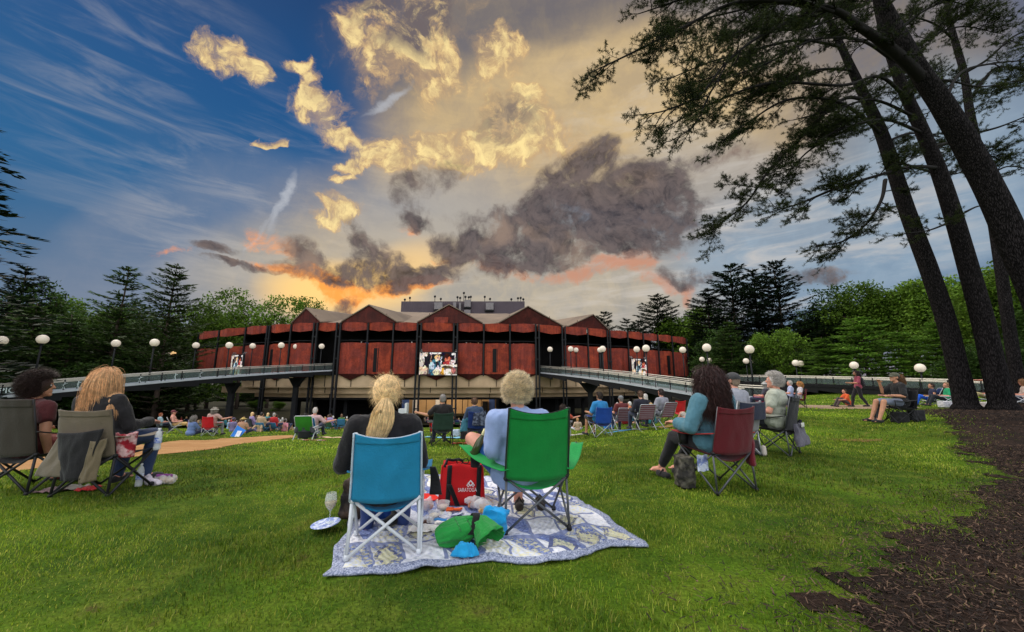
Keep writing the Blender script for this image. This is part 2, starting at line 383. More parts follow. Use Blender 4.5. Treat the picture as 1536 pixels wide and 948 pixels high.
def wrinkle(me, amp, freq, seed=0.0, stretch=(1, 1, 1)):
    n = len(me.vertices); co = np.zeros(n*3, 'f'); me.vertices.foreach_get('co', co); co = co.reshape(-1, 3)
    no = np.zeros(n*3, 'f'); me.vertices.foreach_get('normal', no); no = no.reshape(-1, 3)
    q = co*np.array(stretch)*freq+seed
    h = np.array([mnoise.noise(Vector(p)) + .5*mnoise.noise(Vector(p*2.1)) for p in q.astype(float)])
    co += no*(np.abs(h)*-2+.6)[:, None]*amp; me.vertices.foreach_set('co', co.ravel()); me.update()
# ------------------------------------------------------------------ terrain
def _ss(a, b, x): t = np.clip((x-a)/(b-a), 0, 1); return t*t*(3-2*t)
_GY = np.array([0, 4, 7, 10, 13, 16, 22, 31, 45, 58, 75, 400]); _GZ = np.array([0, 0, -.12, -.38, -.68, -1.02, -1.55, -2.4, -3.8, -5.0, -5.4, -5.4])
def ground_np(x, y):
    base = np.interp(y, _GY, _GZ); r = x/np.maximum(y, 1.0)
    nr = _ss(22, 40, y); w = (1-_ss(0, .70, r))*(1-nr)+(1-_ss(.10, .85, r))*nr; far = _ss(50, 66, y)*_ss(.6, 1.2, np.abs((x+10)/np.maximum(y, 1)))
    z = base*w*(1-far*.7) + .22*_ss(.75, 1.25, r)*_ss(3, 12, y)
    z = z + .035*np.sin(x*1.3+.5)*np.sin(y*.9)*_ss(3, 9, y)
    return z
def gz(x, y): return float(ground_np(np.array(float(x)), np.array(float(y))))
def G(px, py):
    """the point of the ground seen at a place of the photograph"""
    d = ray(px, py); o = Vector((0, 0, CAM_H)); t0 = .5; t = .5
    while t < 400:
        p = o+d*t
        if p.z < gz(p.x, p.y): break
        t0 = t; t *= 1.02
    for _ in range(30):
        m = (t0+t)/2; p = o+d*m
        if p.z < gz(p.x, p.y): t = m
        else: t0 = m
    return o+d*t
def in_poly(x, y, poly):
    x = np.asarray(x); c = np.zeros(x.shape, bool); n = len(poly)
    for i in range(n):
        x1, y1 = poly[i]; x2, y2 = poly[(i+1) % n]
        hit = ((y1 > y) != (y2 > y)) & (x < (x2-x1)*(y-y1)/((y2-y1) if y2 != y1 else 1e-9)+x1); c ^= hit
    return c
def poly_dist(x, y, poly):
    d = np.full(np.shape(x), 1e9)
    for i in range(len(poly)):
        a = np.array(poly[i]); b = np.array(poly[(i+1) % len(poly)]); ab = b-a
        t = np.clip(((x-a[0])*ab[0]+(y-a[1])*ab[1])/(ab@ab+1e-12), 0, 1)
        d = np.minimum(d, np.hypot(x-a[0]-t*ab[0], y-a[1]-t*ab[1]))
    return d
def ground_poly(pts): return [(p.x, p.y) for p in (G(*q) for q in pts)]
MULCH = ground_poly([(1370,616), (1418,628), (1432,645), (1440,668), (1490,700), (1512,716), (1475,738), (1478,772), (1420,792), (1370,800), (1322,808), (1345,835), (1304,868), (1280,900), (1238,940)]) + [(2.02, 1.2), (9, 1.0), (34, 12), (30, 22)]
PATH = ground_poly([(-60,716), (60,704), (140,694), (225,684), (330,672), (400,662), (446,656.5), (440,653), (330,658), (230,666), (140,672), (60,680), (-60,690)])
PATH_R = ground_poly([(1120,606.5), (1180,611), (1230,613), (1290,613.5), (1340,613), (1380,612.5)]) + [(20.5, 20.5), (17.5, 21.5), (14, 21.5), (10.5, 21)]
QUILT = [G(478,876), G(972,823), G(800,716), G(556,716)]
q2 = [(p.x, p.y) for p in QUILT]
def grid_mesh(xs, ys, keep=None, lift=0.0):
    X, Y = np.meshgrid(xs, ys); Z = ground_np(X, Y)+lift; nx, ny = len(xs), len(ys)
    v = np.stack([X, Y, Z], -1).reshape(-1, 3); i = np.arange(nx*ny).reshape(ny, nx)
    f = np.stack([i[:-1, :-1], i[:-1, 1:], i[1:, 1:], i[1:, :-1]], -1).reshape(-1, 4)
    if keep is not None:
        c = v[f].mean(1); f = f[keep(c[:, 0], c[:, 1])]; u, inv = np.unique(f, return_inverse=True); v = v[u]; f = inv.reshape(-1, 4)
    return v, f
def fbm(x, y, s=1.0, o=4):
    z = np.zeros(np.shape(x)); a = 1.0
    for k in range(o):
        z = z + a*np.sin(x*s*1.7+k*1.3+1.1*np.sin(y*s*1.3+k))*np.sin(y*s*1.9+k*2.1+1.2*np.sin(x*s*.9-k)); s *= 2.03; a *= .55
    return z
def ground_mat():
    m = bpy.data.materials.new('turf_soil'); m.use_nodes = True; t = NT(m.node_tree); p = t.n['Principled BSDF']
    co = t.node('ShaderNodeTexCoord').outputs['Object']
    a = t.noise(co, .45, 5, .6); b = t.noise(co, 3.0, 6, .6); c = t.noise(co, 45, 4, .7)
    g = t.mix(t.step(a, .4, .62), lin(60,88,20), lin(92,122,26)); g = t.mix(t.step(b, .42, .66, 0, .7), g, lin(112,128,40))
    g = t.mix(t.step(b, .60, .72, 0, .8), g, lin(86,72,44)); g = t.mix(t.step(c, .35, .7), t.vm('SCALE', g, .55), t.vm('SCALE', g, 1.15))
    t.put(p.inputs['Base Color'], g); p.inputs['Roughness'].default_value = .95; p.inputs['Specular IOR Level'].default_value = .1
    bp = t.node('ShaderNodeBump'); bp.inputs['Strength'].default_value = .6; bp.inputs['Distance'].default_value = .03
    t.put(bp.inputs['Height'], t.noise(co, 60, 5, .7)); t.l.new(bp.outputs[0], p.inputs['Normal'])
    return m
def dust_mat(name, c1, c2, c3, sc=1.0):
    m = bpy.data.materials.new(name); m.use_nodes = True; t = NT(m.node_tree); p = t.n['Principled BSDF']
    co = t.node('ShaderNodeTexCoord').outputs['Object']
    g = t.mix(t.step(t.noise(co, 1.2*sc, 5, .6), .38, .62), c1, c2); g = t.mix(t.step(t.noise(co, 26*sc, 5, .7), .45, .7, 0, .7), g, c3)
    t.put(p.inputs['Base Color'], g); p.inputs['Roughness'].default_value = .95; p.inputs['Specular IOR Level'].default_value = .1
    bp = t.node('ShaderNodeBump'); bp.inputs['Strength'].default_value = .7; bp.inputs['Distance'].default_value = .03
    t.put(bp.inputs['Height'], t.noise(co, 40*sc, 6, .7)); t.l.new(bp.outputs[0], p.inputs['Normal'])
    return m
ax = lambda *seg: np.unique(np.concatenate([np.linspace(a, b, n) for a, b, n in seg]))
v, f = grid_mesh(ax((-900,-120,14), (-120,-40,28), (-40,40,161), (40,120,28), (120,900,14)), ax((-300,-20,10), (-20,0,8), (0,36,145), (36,130,64), (130,1500,24)))
tag(link('ground', np_mesh('ground', v, 4, f.ravel(), ground_mat())), kind='structure')
def strip(name, poly, m, lift, wob=.1, step=.12, freq=2.2):
    P = np.array(poly); x0, y0 = P.min(0)-.4; x1, y1 = P.max(0)+.4
    keep = lambda x, y: in_poly(x+wob*fbm(x, y, freq, 3), y+wob*fbm(y+3, x, freq, 3), poly)
    v, f = grid_mesh(np.arange(x0, x1, step), np.arange(y0, y1, step), keep, lift)
    me = np_mesh(name, v, 4, f.ravel(), m); me.polygons.foreach_set('use_smooth', [True]*len(me.polygons))
    return tag(link(name, me), kind='structure')
strip('mulch_bed', MULCH, dust_mat('bark_mulch', lin(40,32,27), lin(56,43,36), lin(26,21,18)), .010, .16, .06, 3.4)
strip('path', PATH, dust_mat('sandy_gravel', lin(172,128,84), lin(190,146,100), lin(146,108,70)), .012, .06, .10, 1.2)
strip('path', PATH_R, dust_mat('pale_gravel', lin(158,134,110), lin(172,150,126), lin(130,108,88)), .012, .06, .15, 1.2)
SHADE_POLY = [(-120,34), (-60,30), (-40,36), (-30,45), (-22,50), (8,51), (16,44), (24,42), (40,50), (60,40), (120,60), (140,140), (-140,140)]
strip('painted_shade_floor', SHADE_POLY, dust_mat('painted_shade_brown', lin(40,38,26), lin(52,50,32), lin(30,28,20), .3), .32, .8, .8, .3)  # dark sheet over the lawn, shade under hall and trees put into its colour
strip('painted_shade_floor', [(-400,138), (400,138), (400,700), (-400,700)], dust_mat('painted_shade_brown_far', lin(40,38,26), lin(52,50,32), lin(30,28,20), .1), 1.2, 2, 8, .05)  # same painted shade carried on over the far ground
# worn patches of bare soil
for (px, py, rx, ry) in ((1290,661,.55,.22),):
    c = G(px, py); strip('bare_soil', [(c.x+rx*math.cos(a), c.y+ry*math.sin(a)) for a in np.linspace(0, 6.28, 20)[:-1]], dust_mat('dry_soil', lin(140,108,70), lin(120,92,58), lin(100,78,50)), .014, .1, .04, 6)

# ------------------------------------------------------------------ grass blades and bark chips (nobody could count them)
def blades(n, y0, y1, hmin, hmax, wid, seed, half=1.42):
    r = np.random.default_rng(seed); y = np.sqrt(r.uniform(y0*y0, y1*y1, n)); x = y*r.uniform(-half, half, n)
    wx = x+.12*fbm(x, y, 2.2, 3); wy = y+.12*fbm(y+3, x, 2.2, 3)
    inm = in_poly(wx, wy, MULCH); ok = ~in_poly(x, y, PATH) & ~in_poly(x, y, PATH_R) & ~in_poly(x, y, q2)
    dm = poly_dist(x, y, MULCH); ok &= ~inm | ((dm < .9) & (r.random(n) < .24*(1-dm/.9)))
    thin = fbm(x, y, .8, 4); ok &= r.random(n) < np.clip(.80+.35*thin, .25, 1)
    ok &= ~(~inm & (dm < .45) & (r.random(n) > .35+dm*1.3)) | (x < 1.5)
    worn = (x > .6) & (y < 3.6) & (fbm(x*1.3, y*1.3, 1.6, 3) > .25); ok &= ~(worn & (r.random(n) < .65))
    x, y = x[ok], y[ok]; n = len(x); tuft = np.clip(1+.45*fbm(x+9, y, 1.7, 3), .45, 1.8)
    h = r.uniform(hmin, hmax, n)*tuft; a = r.uniform(0, 6.283, n); w = wid*r.uniform(.7, 1.4, n)*(1+.0*y)
    bend = r.uniform(.15, .95, n)*h; z = ground_np(x, y)
    dx, dy = np.cos(a), np.sin(a); bx, by = -dy, dx
    b = np.stack([x, y, z-.004], -1); s = np.stack([dx*w/2, dy*w/2, 0*w], -1); t = np.stack([bx*bend, by*bend, 0*w], -1); u = np.stack([0*h, 0*h, h], -1)
    v = np.stack([b-s, b+s, b+u*.62+t*.35+s*.75, b+u*.62+t*.35-s*.75, b+u*.92+t], 1)      # 5 per blade
    o = np.arange(n)[:, None]*5; tri = np.concatenate([o+np.array([[0, 1, 2]]), o+np.array([[0, 2, 3]]), o+np.array([[3, 2, 4]])], 1)
    return v.reshape(-1, 3), tri.ravel(), r.random(n)
def grass_mat(name, k):
    m = bpy.data.materials.new(name); m.use_nodes = True; t = NT(m.node_tree); p = t.n['Principled BSDF']
    co = t.node('ShaderNodeTexCoord').outputs['Object']
    big = t.step(t.noise(co, .5, 4, .6), .38, .62); mid = t.step(t.noise(co, 2.4, 5, .6), .4, .66)
    g = t.mix(big, k[0], k[1]); g = t.mix(t.m('MULTIPLY', mid, .7), g, k[2])
    sy = t.node('ShaderNodeSeparateXYZ'); t.put(sy.inputs[0], co); g = t.vm('SCALE', g, t.step(sy.outputs[1], 3.5, 10, 1.0, 1.4))   # brighter blade colour further out
    g = t.vm('SCALE', g, t.m('MULTIPLY', t.step(t.node('ShaderNodeNewGeometry').outputs['Random Per Island'], 0, 1, .6, 1.4, smooth=False), t.step(t.noise(co, .28, 3, .55), .36, .62, .52, 1.28)))
    t.put(p.inputs['Base Color'], g); p.inputs['Roughness'].default_value = .55; p.inputs['Specular IOR Level'].default_value = .25
    tr = t.node('ShaderNodeBsdfTranslucent'); t.put(tr.inputs[0], t.vm('SCALE', g, 1.2)); ms = t.node('ShaderNodeMixShader'); ms.inputs[0].default_value = .35
    t.l.new(p.outputs[0], ms.inputs[1]); t.l.new(tr.outputs[0], ms.inputs[2]); t.l.new(ms.outputs[0], t.n['Material Output'].inputs[0])
    return m
GM = [grass_mat('grass_blade', (lin(88,112,20), lin(118,142,28), lin(140,152,48))), grass_mat('grass_blade_yellow', (lin(136,142,52), lin(156,164,60), lin(168,158,84))),
      grass_mat('grass_blade_deep', (lin(58,88,18), lin(78,112,22), lin(104,126,34)))]
vs, idx, rr = [], [], []; off = 0
for args in ((140000, 1.5, 4.2, .012, .036, .0040, 1), (160000, 4.2, 8.5, .018, .042, .0075, 2), (120000, 8.5, 17, .022, .05, .016, 3), (70000, 17, 42, .04, .07, .045, 4)):
    v, i, r_ = blades(*args); vs.append(v); idx.append(i+off); rr.append(np.repeat(r_, 3)); off += len(v)
rr = np.concatenate(rr); mi = np.where(rr < .14, 1, np.where(rr < .5, 2, 0))
tag(link('grass', np_mesh('grass', np.concatenate(vs), 3, np.concatenate(idx), GM, mi)), 'short green lawn grass with thin worn spots', 'grass', kind='stuff')
def chips(n, seed):
    r = np.random.default_rng(seed); y = np.where(r.random(n) < .75, np.sqrt(r.uniform(1.4**2, 7**2, n)), np.sqrt(r.uniform(7**2, 20**2, n))); x = y*r.uniform(.3, 1.5, n)
    dm = poly_dist(x, y, MULCH); ok = in_poly(x+.12*fbm(x, y, 2.2, 3), y+.12*fbm(y+3, x, 2.2, 3), MULCH) | ((dm < .25) & (r.random(n) < .25)) | ((dm < .9) & (y < 4.5) & (r.random(n) < .22*(1-dm))); x, y = x[ok], y[ok]; n = len(x)
    sc = np.clip(y/6, 1, 2.2); L = r.uniform(.012, .055, n)*sc; W = r.uniform(.0022, .0075, n)*sc; a = r.uniform(0, 3.14, n); tilt = r.normal(0, .35, n); z = ground_np(x, y)+.014+r.uniform(0, .018, n)
    d = np.stack([np.cos(a)*np.cos(tilt), np.sin(a)*np.cos(tilt), np.sin(tilt)], -1); s = np.stack([-np.sin(a), np.cos(a), r.normal(0, .3, n)], -1); up = np.cross(d, s)
    c = np.stack([x, y, z], -1); d *= (L/2)[:, None]; s *= (W/2)[:, None]; up *= (W*.3)[:, None]
    v = np.stack([c-d-s, c+d*.9-s, c+d+s, c-d*.85+s, c-d*.9+up, c+d*.8+up], 1); o = np.arange(n)[:, None]*6
    q = np.concatenate([o+np.array([[0, 1, 5, 4]]), o+np.array([[4, 5, 2, 3]])], 1)
    return v.reshape(-1, 3), q.ravel(), np.repeat(r.random(n), 2)
v, i, r_ = chips(110000, 5)
CM = [mat('bark_chip', lin(60,44,36), .9, .5, 3), mat('bark_chip_pale', lin(104,82,66), .9, .4, 3), mat('bark_chip_dark', lin(34,26,22), .9, .4, 3)]
tag(link('mulch_chips', np_mesh('mulch_chips', v, 4, i, CM, np.where(r_ < .14, 1, np.where(r_ < .6, 2, 0)))), 'brown shredded bark mulch under the pines', 'mulch', kind='stuff')
# ------------------------------------------------------------------ the concert hall
def steel(name, c, c2):
    m = mat(name, lin(*c), .8, .22, 1.2, bump=.15, bscale=8, col2=lin(*c2)); t = NT(m.node_tree); p = t.n['Principled BSDF']; old = p.inputs['Base Color'].links[0].from_socket
    st = t.noise(t.vm('MULTIPLY', t.node('ShaderNodeTexCoord').outputs['Object'], (1.6, 1.6, .12)), 1.5, 5, .7); fine = t.noise(t.node('ShaderNodeTexCoord').outputs['Object'], 5, 3, .8)
    t.put(p.inputs['Base Color'], t.vm('SCALE', old, t.m('MULTIPLY', t.step(st, .34, .66, .80, 1.18), t.step(fine, .3, .7, .75, 1.2)))); return m
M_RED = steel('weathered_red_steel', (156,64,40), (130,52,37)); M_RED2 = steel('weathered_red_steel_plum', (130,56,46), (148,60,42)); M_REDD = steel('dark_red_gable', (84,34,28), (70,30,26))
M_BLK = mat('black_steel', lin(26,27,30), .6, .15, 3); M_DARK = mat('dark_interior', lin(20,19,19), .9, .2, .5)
M_CREAM = mat('cream_concrete', lin(208,180,144), .85, .12, .35, bump=.1, bscale=6, col2=lin(194,166,132)); M_ROOF = mat('tan_roof', lin(132,115,99), .9, .16, .25, bump=.1, bscale=3, col2=lin(118,103,90))
M_TOWER = mat('grey_tower_cladding', lin(92,82,88), .8, .1, .3); M_GREY = mat('grey_metal', lin(130,124,124), .6, .15, 2); M_SLIT = mat('dark_window', lin(16,16,18), .6, .1, 2, spec=.2)
_pl = [(299,70.7), (330,66.6), (370,63), (406,61), (438,59.4), (476,58.3), (510,58), (553,58.1), (591,58.2), (630,58.3), (684,58.9), (726,59.2), (765,59.5), (805,59.8), (844,62.2), (881,63.7), (911,67), (941,68), (964,70.7), (986,72.6), (1007,74.8), (1029,79)]
PLAN = []
for px, y in _pl:
    zc = y*math.cos(PITCH)+9.2*math.sin(PITCH); PLAN.append(Vector(((px-768)/FPX*zc, y, 0)))
CEN = Vector((-11, 108, 0))                                    # the stage, where the fan of seats points
Z_EAVE, Z_BAND, Z_SILL, Z_PAN, Z_TIP = 10.35, 9.05, 7.3, 2.6, 1.65
hall = thing('concert_hall', 'long red panelled concert hall with folded gables on black posts', 'concert hall', (-11, 58, -5))
def H(mb, name, m, parent=None, smooth=False):
    o = mb.build(name, m, parent or hall, smooth)
    if parent is None: o.matrix_parent_inverse = Matrix.Translation((11, -58, 5))
    return o
def out_of(a, b):
    n = Vector((b.y-a.y, -(b.x-a.x), 0)).normalized(); return n if n.y < 0 else -n
def up(p, z): return Vector((p.x, p.y, z))
def upper_panel(a, b, gap=.16, fold=.55):
    n = out_of(a, b); t = (b-a).normalized(); a2, b2 = a+t*gap, b-t*gap; mid = (a2+b2)/2+n*fold; mb = MB()
    zb = (Z_BAND-.12, Z_BAND+.22)
    for p, q, e, f_ in ((a2, mid, zb[1], zb[0]), (mid, b2, zb[0], zb[1])):
        s = -out_of(p, q)*.12; mb.prism([up(p, e), up(q, f_), up(q, Z_EAVE), up(p, Z_EAVE)], s)
    return mb
def lower_panel(a, b, gap=.16, fold=.9):
    n = out_of(a, b); t = (b-a).normalized(); a2, b2 = a+t*gap, b-t*gap; mid = (a2+b2)/2+n*fold; mb = MB()
    for p, q in ((a2, mid), (mid, b2)):
        mb.prism([up(p, Z_PAN), up(q, Z_PAN), up(q, Z_SILL-.05), up(p, Z_SILL-.05)], -out_of(p, q)*.12)
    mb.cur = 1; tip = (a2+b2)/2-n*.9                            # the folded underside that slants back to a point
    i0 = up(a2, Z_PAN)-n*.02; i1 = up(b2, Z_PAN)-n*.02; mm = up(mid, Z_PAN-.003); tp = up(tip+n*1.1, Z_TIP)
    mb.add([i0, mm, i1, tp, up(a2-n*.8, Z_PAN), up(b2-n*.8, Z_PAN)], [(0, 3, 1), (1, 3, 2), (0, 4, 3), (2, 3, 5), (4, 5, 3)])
    return mb
nb = len(PLAN)-1; OPEN = {5, 13}; SLIT = {7, 11, 3, 15, 19}
for i in range(nb):
    a, b = PLAN[i], PLAN[i+1]; n = out_of(a, b); t = (b-a).normalized(); mid = (a+b)/2
    H(upper_panel(a, b, fold=.85 if i not in OPEN else .4), 'upper_panel', [M_RED if i % 2 else M_RED2])
    if i in OPEN: continue
    if i == 9:                                                 # middle bay, behind the big screen
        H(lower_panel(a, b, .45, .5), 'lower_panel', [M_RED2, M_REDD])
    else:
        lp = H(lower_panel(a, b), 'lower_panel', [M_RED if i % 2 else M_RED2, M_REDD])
        if i in SLIT:
            L = (b-a).length; p0 = a+t*(L*.34)+n*.72; p1 = p0+t*min(.75, L*.2); s = MB()
            s.prism([up(p0, Z_PAN+.25), up(p1+n*.12, Z_PAN+.25), up(p1+n*.12, Z_SILL-.9), up(p0, Z_SILL-.9)], n*.06); H(s, 'window', M_SLIT)
    r = MB(); r.tube([up(a, Z_SILL+.32)+n*.1, up(mid, Z_SILL+.32)+n*.5, up(b, Z_SILL+.32)+n*.1], .05, 6); H(r, 'hand_rail', M_BLK)
for i, p in enumerate(PLAN):
    n = out_of(PLAN[max(i-1, 0)], PLAN[min(i+1, nb)]); t = Vector((-n.y, n.x, 0)); mb = MB(); big = i in (5, 6, 9, 10, 13, 14, 3, 16)
    zb = -5.6 if big else Z_PAN-.3
    if big:
        for s in (-.28, .28): mb.box(up(p, (Z_EAVE+zb)/2)+t*s+n*.25, (.22, .34, Z_EAVE-zb))
        for z in (-2.5, .4, 4.9, 8.2): mb.box(up(p, z)+n*.25, (.85, .24, .18))
    else: mb.box(up(p, (Z_EAVE+zb)/2)+n*.08, (.2, .24, Z_EAVE-zb))
    H(mb, 'post', M_BLK)
# roof: main slope behind the eaves, folded into gables along the front
def inward(p, d): return p+(CEN-p).normalized()*d
mb = MB()
for i in range(nb):
    a, b = PLAN[i], PLAN[i+1]
    if 4 <= i <= 15:
        ia, ib = inward(a, 17), inward(b, 17)
        mb.prism([up(inward(a, .1), Z_EAVE), up(inward(b, .1), Z_EAVE), up(ib, 15.1), up(ia, 15.1)], (0, 0, -.25))
    else:
        ia, ib = inward(a, 9), inward(b, 9); mb.prism([up(inward(a, .1), Z_EAVE-.05), up(inward(b, .1), Z_EAVE-.05), up(ib, 10.6), up(ia, 10.6)], (0, 0, -.25))
H(mb, 'roof', M_ROOF)
def gable(pxl, pxp, pxr, h=2.5, yo=0.0):
    def on(px):
        for i in range(nb):
            if _pl[i][0] <= px <= _pl[i+1][0]:
                f = (px-_pl[i][0])/(_pl[i+1][0]-_pl[i][0]); return PLAN[i].lerp(PLAN[i+1], f)
    l, p, r = on(pxl), on(pxp), on(pxr); n = out_of(l, r); f = n*.25
    mb = MB(); mb.prism([up(l, Z_EAVE+.01)+f, up(r, Z_EAVE+.01)+f, up(p, Z_EAVE+h)+f], -n*.3)
    for q in ((pxl*.62+pxp*.38), (pxr*.62+pxp*.38)):
        k = on(q); hh = h*(.55); mb.box(up(k, Z_EAVE+hh/2)+f+n*.02, (.08, .06, hh))
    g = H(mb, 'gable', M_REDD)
    m2 = MB(); bk = inward(p, 20); e = n*.45                    # the two roof planes of the gable, running back
    m2.prism([up(l, Z_EAVE+.03)+e, up(p, Z_EAVE+h+.12)+e, up(bk, Z_EAVE+h+1.1), up(inward(l, 16), Z_EAVE+2.6)], (0, 0, .16))
    m2.prism([up(p, Z_EAVE+h+.12)+e, up(r, Z_EAVE+.03)+e, up(inward(r, 16), Z_EAVE+2.6), up(bk, Z_EAVE+h+1.1)], (0, 0, .16))
    H(m2, 'gable_roof', M_ROOF)
gable(439,460,484,2.2); gable(513,553,597,2.55); gable(626,673,724,2.75); gable(746,791,843,2.65); gable(850,888,911,2.2)
mb = MB(); a, b = PLAN[9], PLAN[10]; n = out_of(a, b); t = (b-a).normalized()
mb.prism([up(a.lerp(b, .4), Z_EAVE+.02)+n*.5, up(a.lerp(b, .78), Z_EAVE+.02)+n*.5, up(a.lerp(b, .78), Z_EAVE+.9)+n*.5, up(a.lerp(b, .4), Z_EAVE+.9)+n*.5], n*.08); H(mb, 'gable_plate', M_RED2)
# inside: dark walls and floor of the balcony, its cream parapets below, dark undercroft
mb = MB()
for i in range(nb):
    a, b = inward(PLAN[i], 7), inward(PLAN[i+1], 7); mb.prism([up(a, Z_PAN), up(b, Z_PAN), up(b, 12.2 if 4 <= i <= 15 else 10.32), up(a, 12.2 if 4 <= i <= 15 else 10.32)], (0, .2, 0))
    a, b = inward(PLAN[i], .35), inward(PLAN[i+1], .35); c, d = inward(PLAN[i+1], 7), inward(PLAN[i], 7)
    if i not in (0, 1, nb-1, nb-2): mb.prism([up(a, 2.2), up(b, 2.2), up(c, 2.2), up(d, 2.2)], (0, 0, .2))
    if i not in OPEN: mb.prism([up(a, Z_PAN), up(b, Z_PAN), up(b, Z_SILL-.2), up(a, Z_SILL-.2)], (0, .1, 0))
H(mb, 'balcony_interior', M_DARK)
for k, (back, z1, z0, i0, i1) in enumerate(((.25, 2.45, .72, 2, 18), (1.3, .70, -.2, 1, 19), (2.3, -.22, -.95, 2, 18))):
    mb = MB()
    for i in range(i0, i1):
        a, b = inward(PLAN[i], back), inward(PLAN[i+1], back); n = out_of(a, b)
        mb.prism([up(a, z0), up(b, z0), up(b, z1), up(a, z1)], -n*1.2)
        if k < 2: mb.prism([up(a+n*.0, z0-.02), up(b, z0-.02), up(inward(PLAN[i+1], back+1.4), z0-.02), up(inward(PLAN[i], back+1.4), z0-.02)], (0, 0, -.12))
    if k == 0:
        for i in range(i0, i1):
            a = inward(PLAN[i], back).lerp(inward(PLAN[i+1], back), .5); mb.cur = 1; mb.box(up(a, (z0+z1)/2)+Vector((0, -.06, 0)), (.07, .1, z1-z0)); mb.cur = 0
    else:
        for i in range(i0, i1, 2 if k == 1 else 3):
            a = inward(PLAN[i], back).lerp(inward(PLAN[i+1], back), .3); mb.cur = 1; mb.box(up(a, (z0+z1)/2)+Vector((0, -.06, 0)), (.09, .1, z1-z0)); mb.cur = 0
    H(mb, 'parapet', [M_CREAM, M_DARK])
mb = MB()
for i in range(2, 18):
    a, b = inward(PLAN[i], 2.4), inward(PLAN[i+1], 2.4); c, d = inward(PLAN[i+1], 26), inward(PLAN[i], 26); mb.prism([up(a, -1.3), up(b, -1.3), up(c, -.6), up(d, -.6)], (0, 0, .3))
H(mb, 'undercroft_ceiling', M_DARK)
for pa, pb in ((468,598),(748,862)):  # near-black boards added to stand for the deep shade under the hall
    a, b = at(pa,620,70), at(pb,620,70); mb = MB(); mb.box(((a.x+b.x)/2, 70, -3.4), (b.x-a.x, .3, 4.8)); H(mb, 'undercroft_shade_board', M_DARK)
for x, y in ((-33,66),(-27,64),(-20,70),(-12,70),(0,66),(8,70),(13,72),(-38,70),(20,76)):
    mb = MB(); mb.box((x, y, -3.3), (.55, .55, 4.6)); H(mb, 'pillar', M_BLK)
# stage, lit from inside
M_WOOD = mat('stage_wood', lin(196,158,110), .6, .12, .4); M_BLUE = mat('stage_blue_panel', lin(90,120,190), .6, .1, .5); M_PALE = mat('stage_pale_panel', lin(220,214,206), .6, .1, .5)
mb = MB(); y = 84.0; P = lambda px, py: at(px, py, y)
x0, x1 = P(604,600).x, P(744,600).x; zt = P(672,598).z; zb_ = P(672,640).z
mb.box(((x0+x1)/2, y, (zt+zb_)/2), (x1-x0, .3, zt-zb_))
for px in (640, 655, 668, 683, 694, 702, 712, 722): mb.cur = 2; mb.box((P(px,600).x, y-.2, (zt+zb_)/2), (.10, .06, zt-zb_)); mb.cur = 0
for px, w in ((609, 1.5), (738, 1.2)): mb.cur = 1; mb.box((P(px,600).x, y-.3, (zt+zb_)/2), (w, .1, zt-zb_))
mb.cur = 3; mb.lathe((P(658,600).x, y-.8, zb_), [(.5, 0), (.5, zt-zb_)], 12)
mb.lathe((P(624,600).x, y-.8, zb_), [(.5, 0), (.5, zt-zb_)], 12)
mb.cur = 2; mb.box((P(728,600).x, y-1.2, (zt+zb_)/2-.5), (1.1, .6, zt-zb_))
H(mb, 'stage_wall', [M_WOOD, M_BLUE, M_DARK, M_PALE])
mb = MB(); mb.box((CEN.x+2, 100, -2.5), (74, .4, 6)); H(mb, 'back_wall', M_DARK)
la = bpy.data.lights.new('stage_lamp', 'AREA'); la.energy = 900; la.size = 16; la.size_y = 3; la.shape = 'RECTANGLE'; la.color = (1, .82, .62)
lo = link('stage_lamp', la); lo.location = ((x0+x1)/2, y-5, zt+1.2); lo.rotation_euler = (R(55), 0, 0)
# stage house with lamps and loudspeakers on its roof edge
tw = MB(); ty = 104; A, B = at(602,452,ty), at(787,455,ty); tw.box(((A.x+B.x)/2, ty+9, A.z/2+5), (B.x-A.x, 18, A.z-10))
for k in range(60): x = A.x+(k+.5)*(B.x-A.x)/60; tw.box((x, ty-.03, A.z/2+5), (.10, .09, A.z-10.2))
tower = H(tw, 'stage_house', M_TOWER)
for px, w, h, dz in ((659, 2.2, 1.9, -1.5), (735, 2.1, 1.9, -1.6), (683, .8, 3.0, -2.0), (691, .5, 3.2, -2.2), (702, 1.7, 1.9, -.8), (702, 1.7, 1.6, -3.4)):
    q = at(px, 452, ty); mb = MB(); mb.box((q.x, ty-.7, A.z+dz), (w, 1.0, h)); mb.cur = 1; mb.box((q.x-.1, ty-.5, A.z+dz-h/2-.25), (w+.3, .9, .3)); H(mb, 'roof_unit', [M_GREY, M_BLK])
for px, h in ((614.5,1.0), (607,.5), (652,1.4), (661,.7), (686,1.2), (690,1.0), (695.5,2.4), (698,1.3), (703,1.2), (706,1.3), (727,1.3), (735,.7), (767,.6), (777,.9), (781,1.0), (785,.6)):
    q = at(px, 452, ty); mb = MB(); mb.box((q.x, ty+.2, A.z+h/2), (.14, .14, h)); mb.ell((q.x, ty+.1, A.z+h), (.32, .3, .36), nu=8, nv=6); H(mb, 'flood_light', M_BLK)
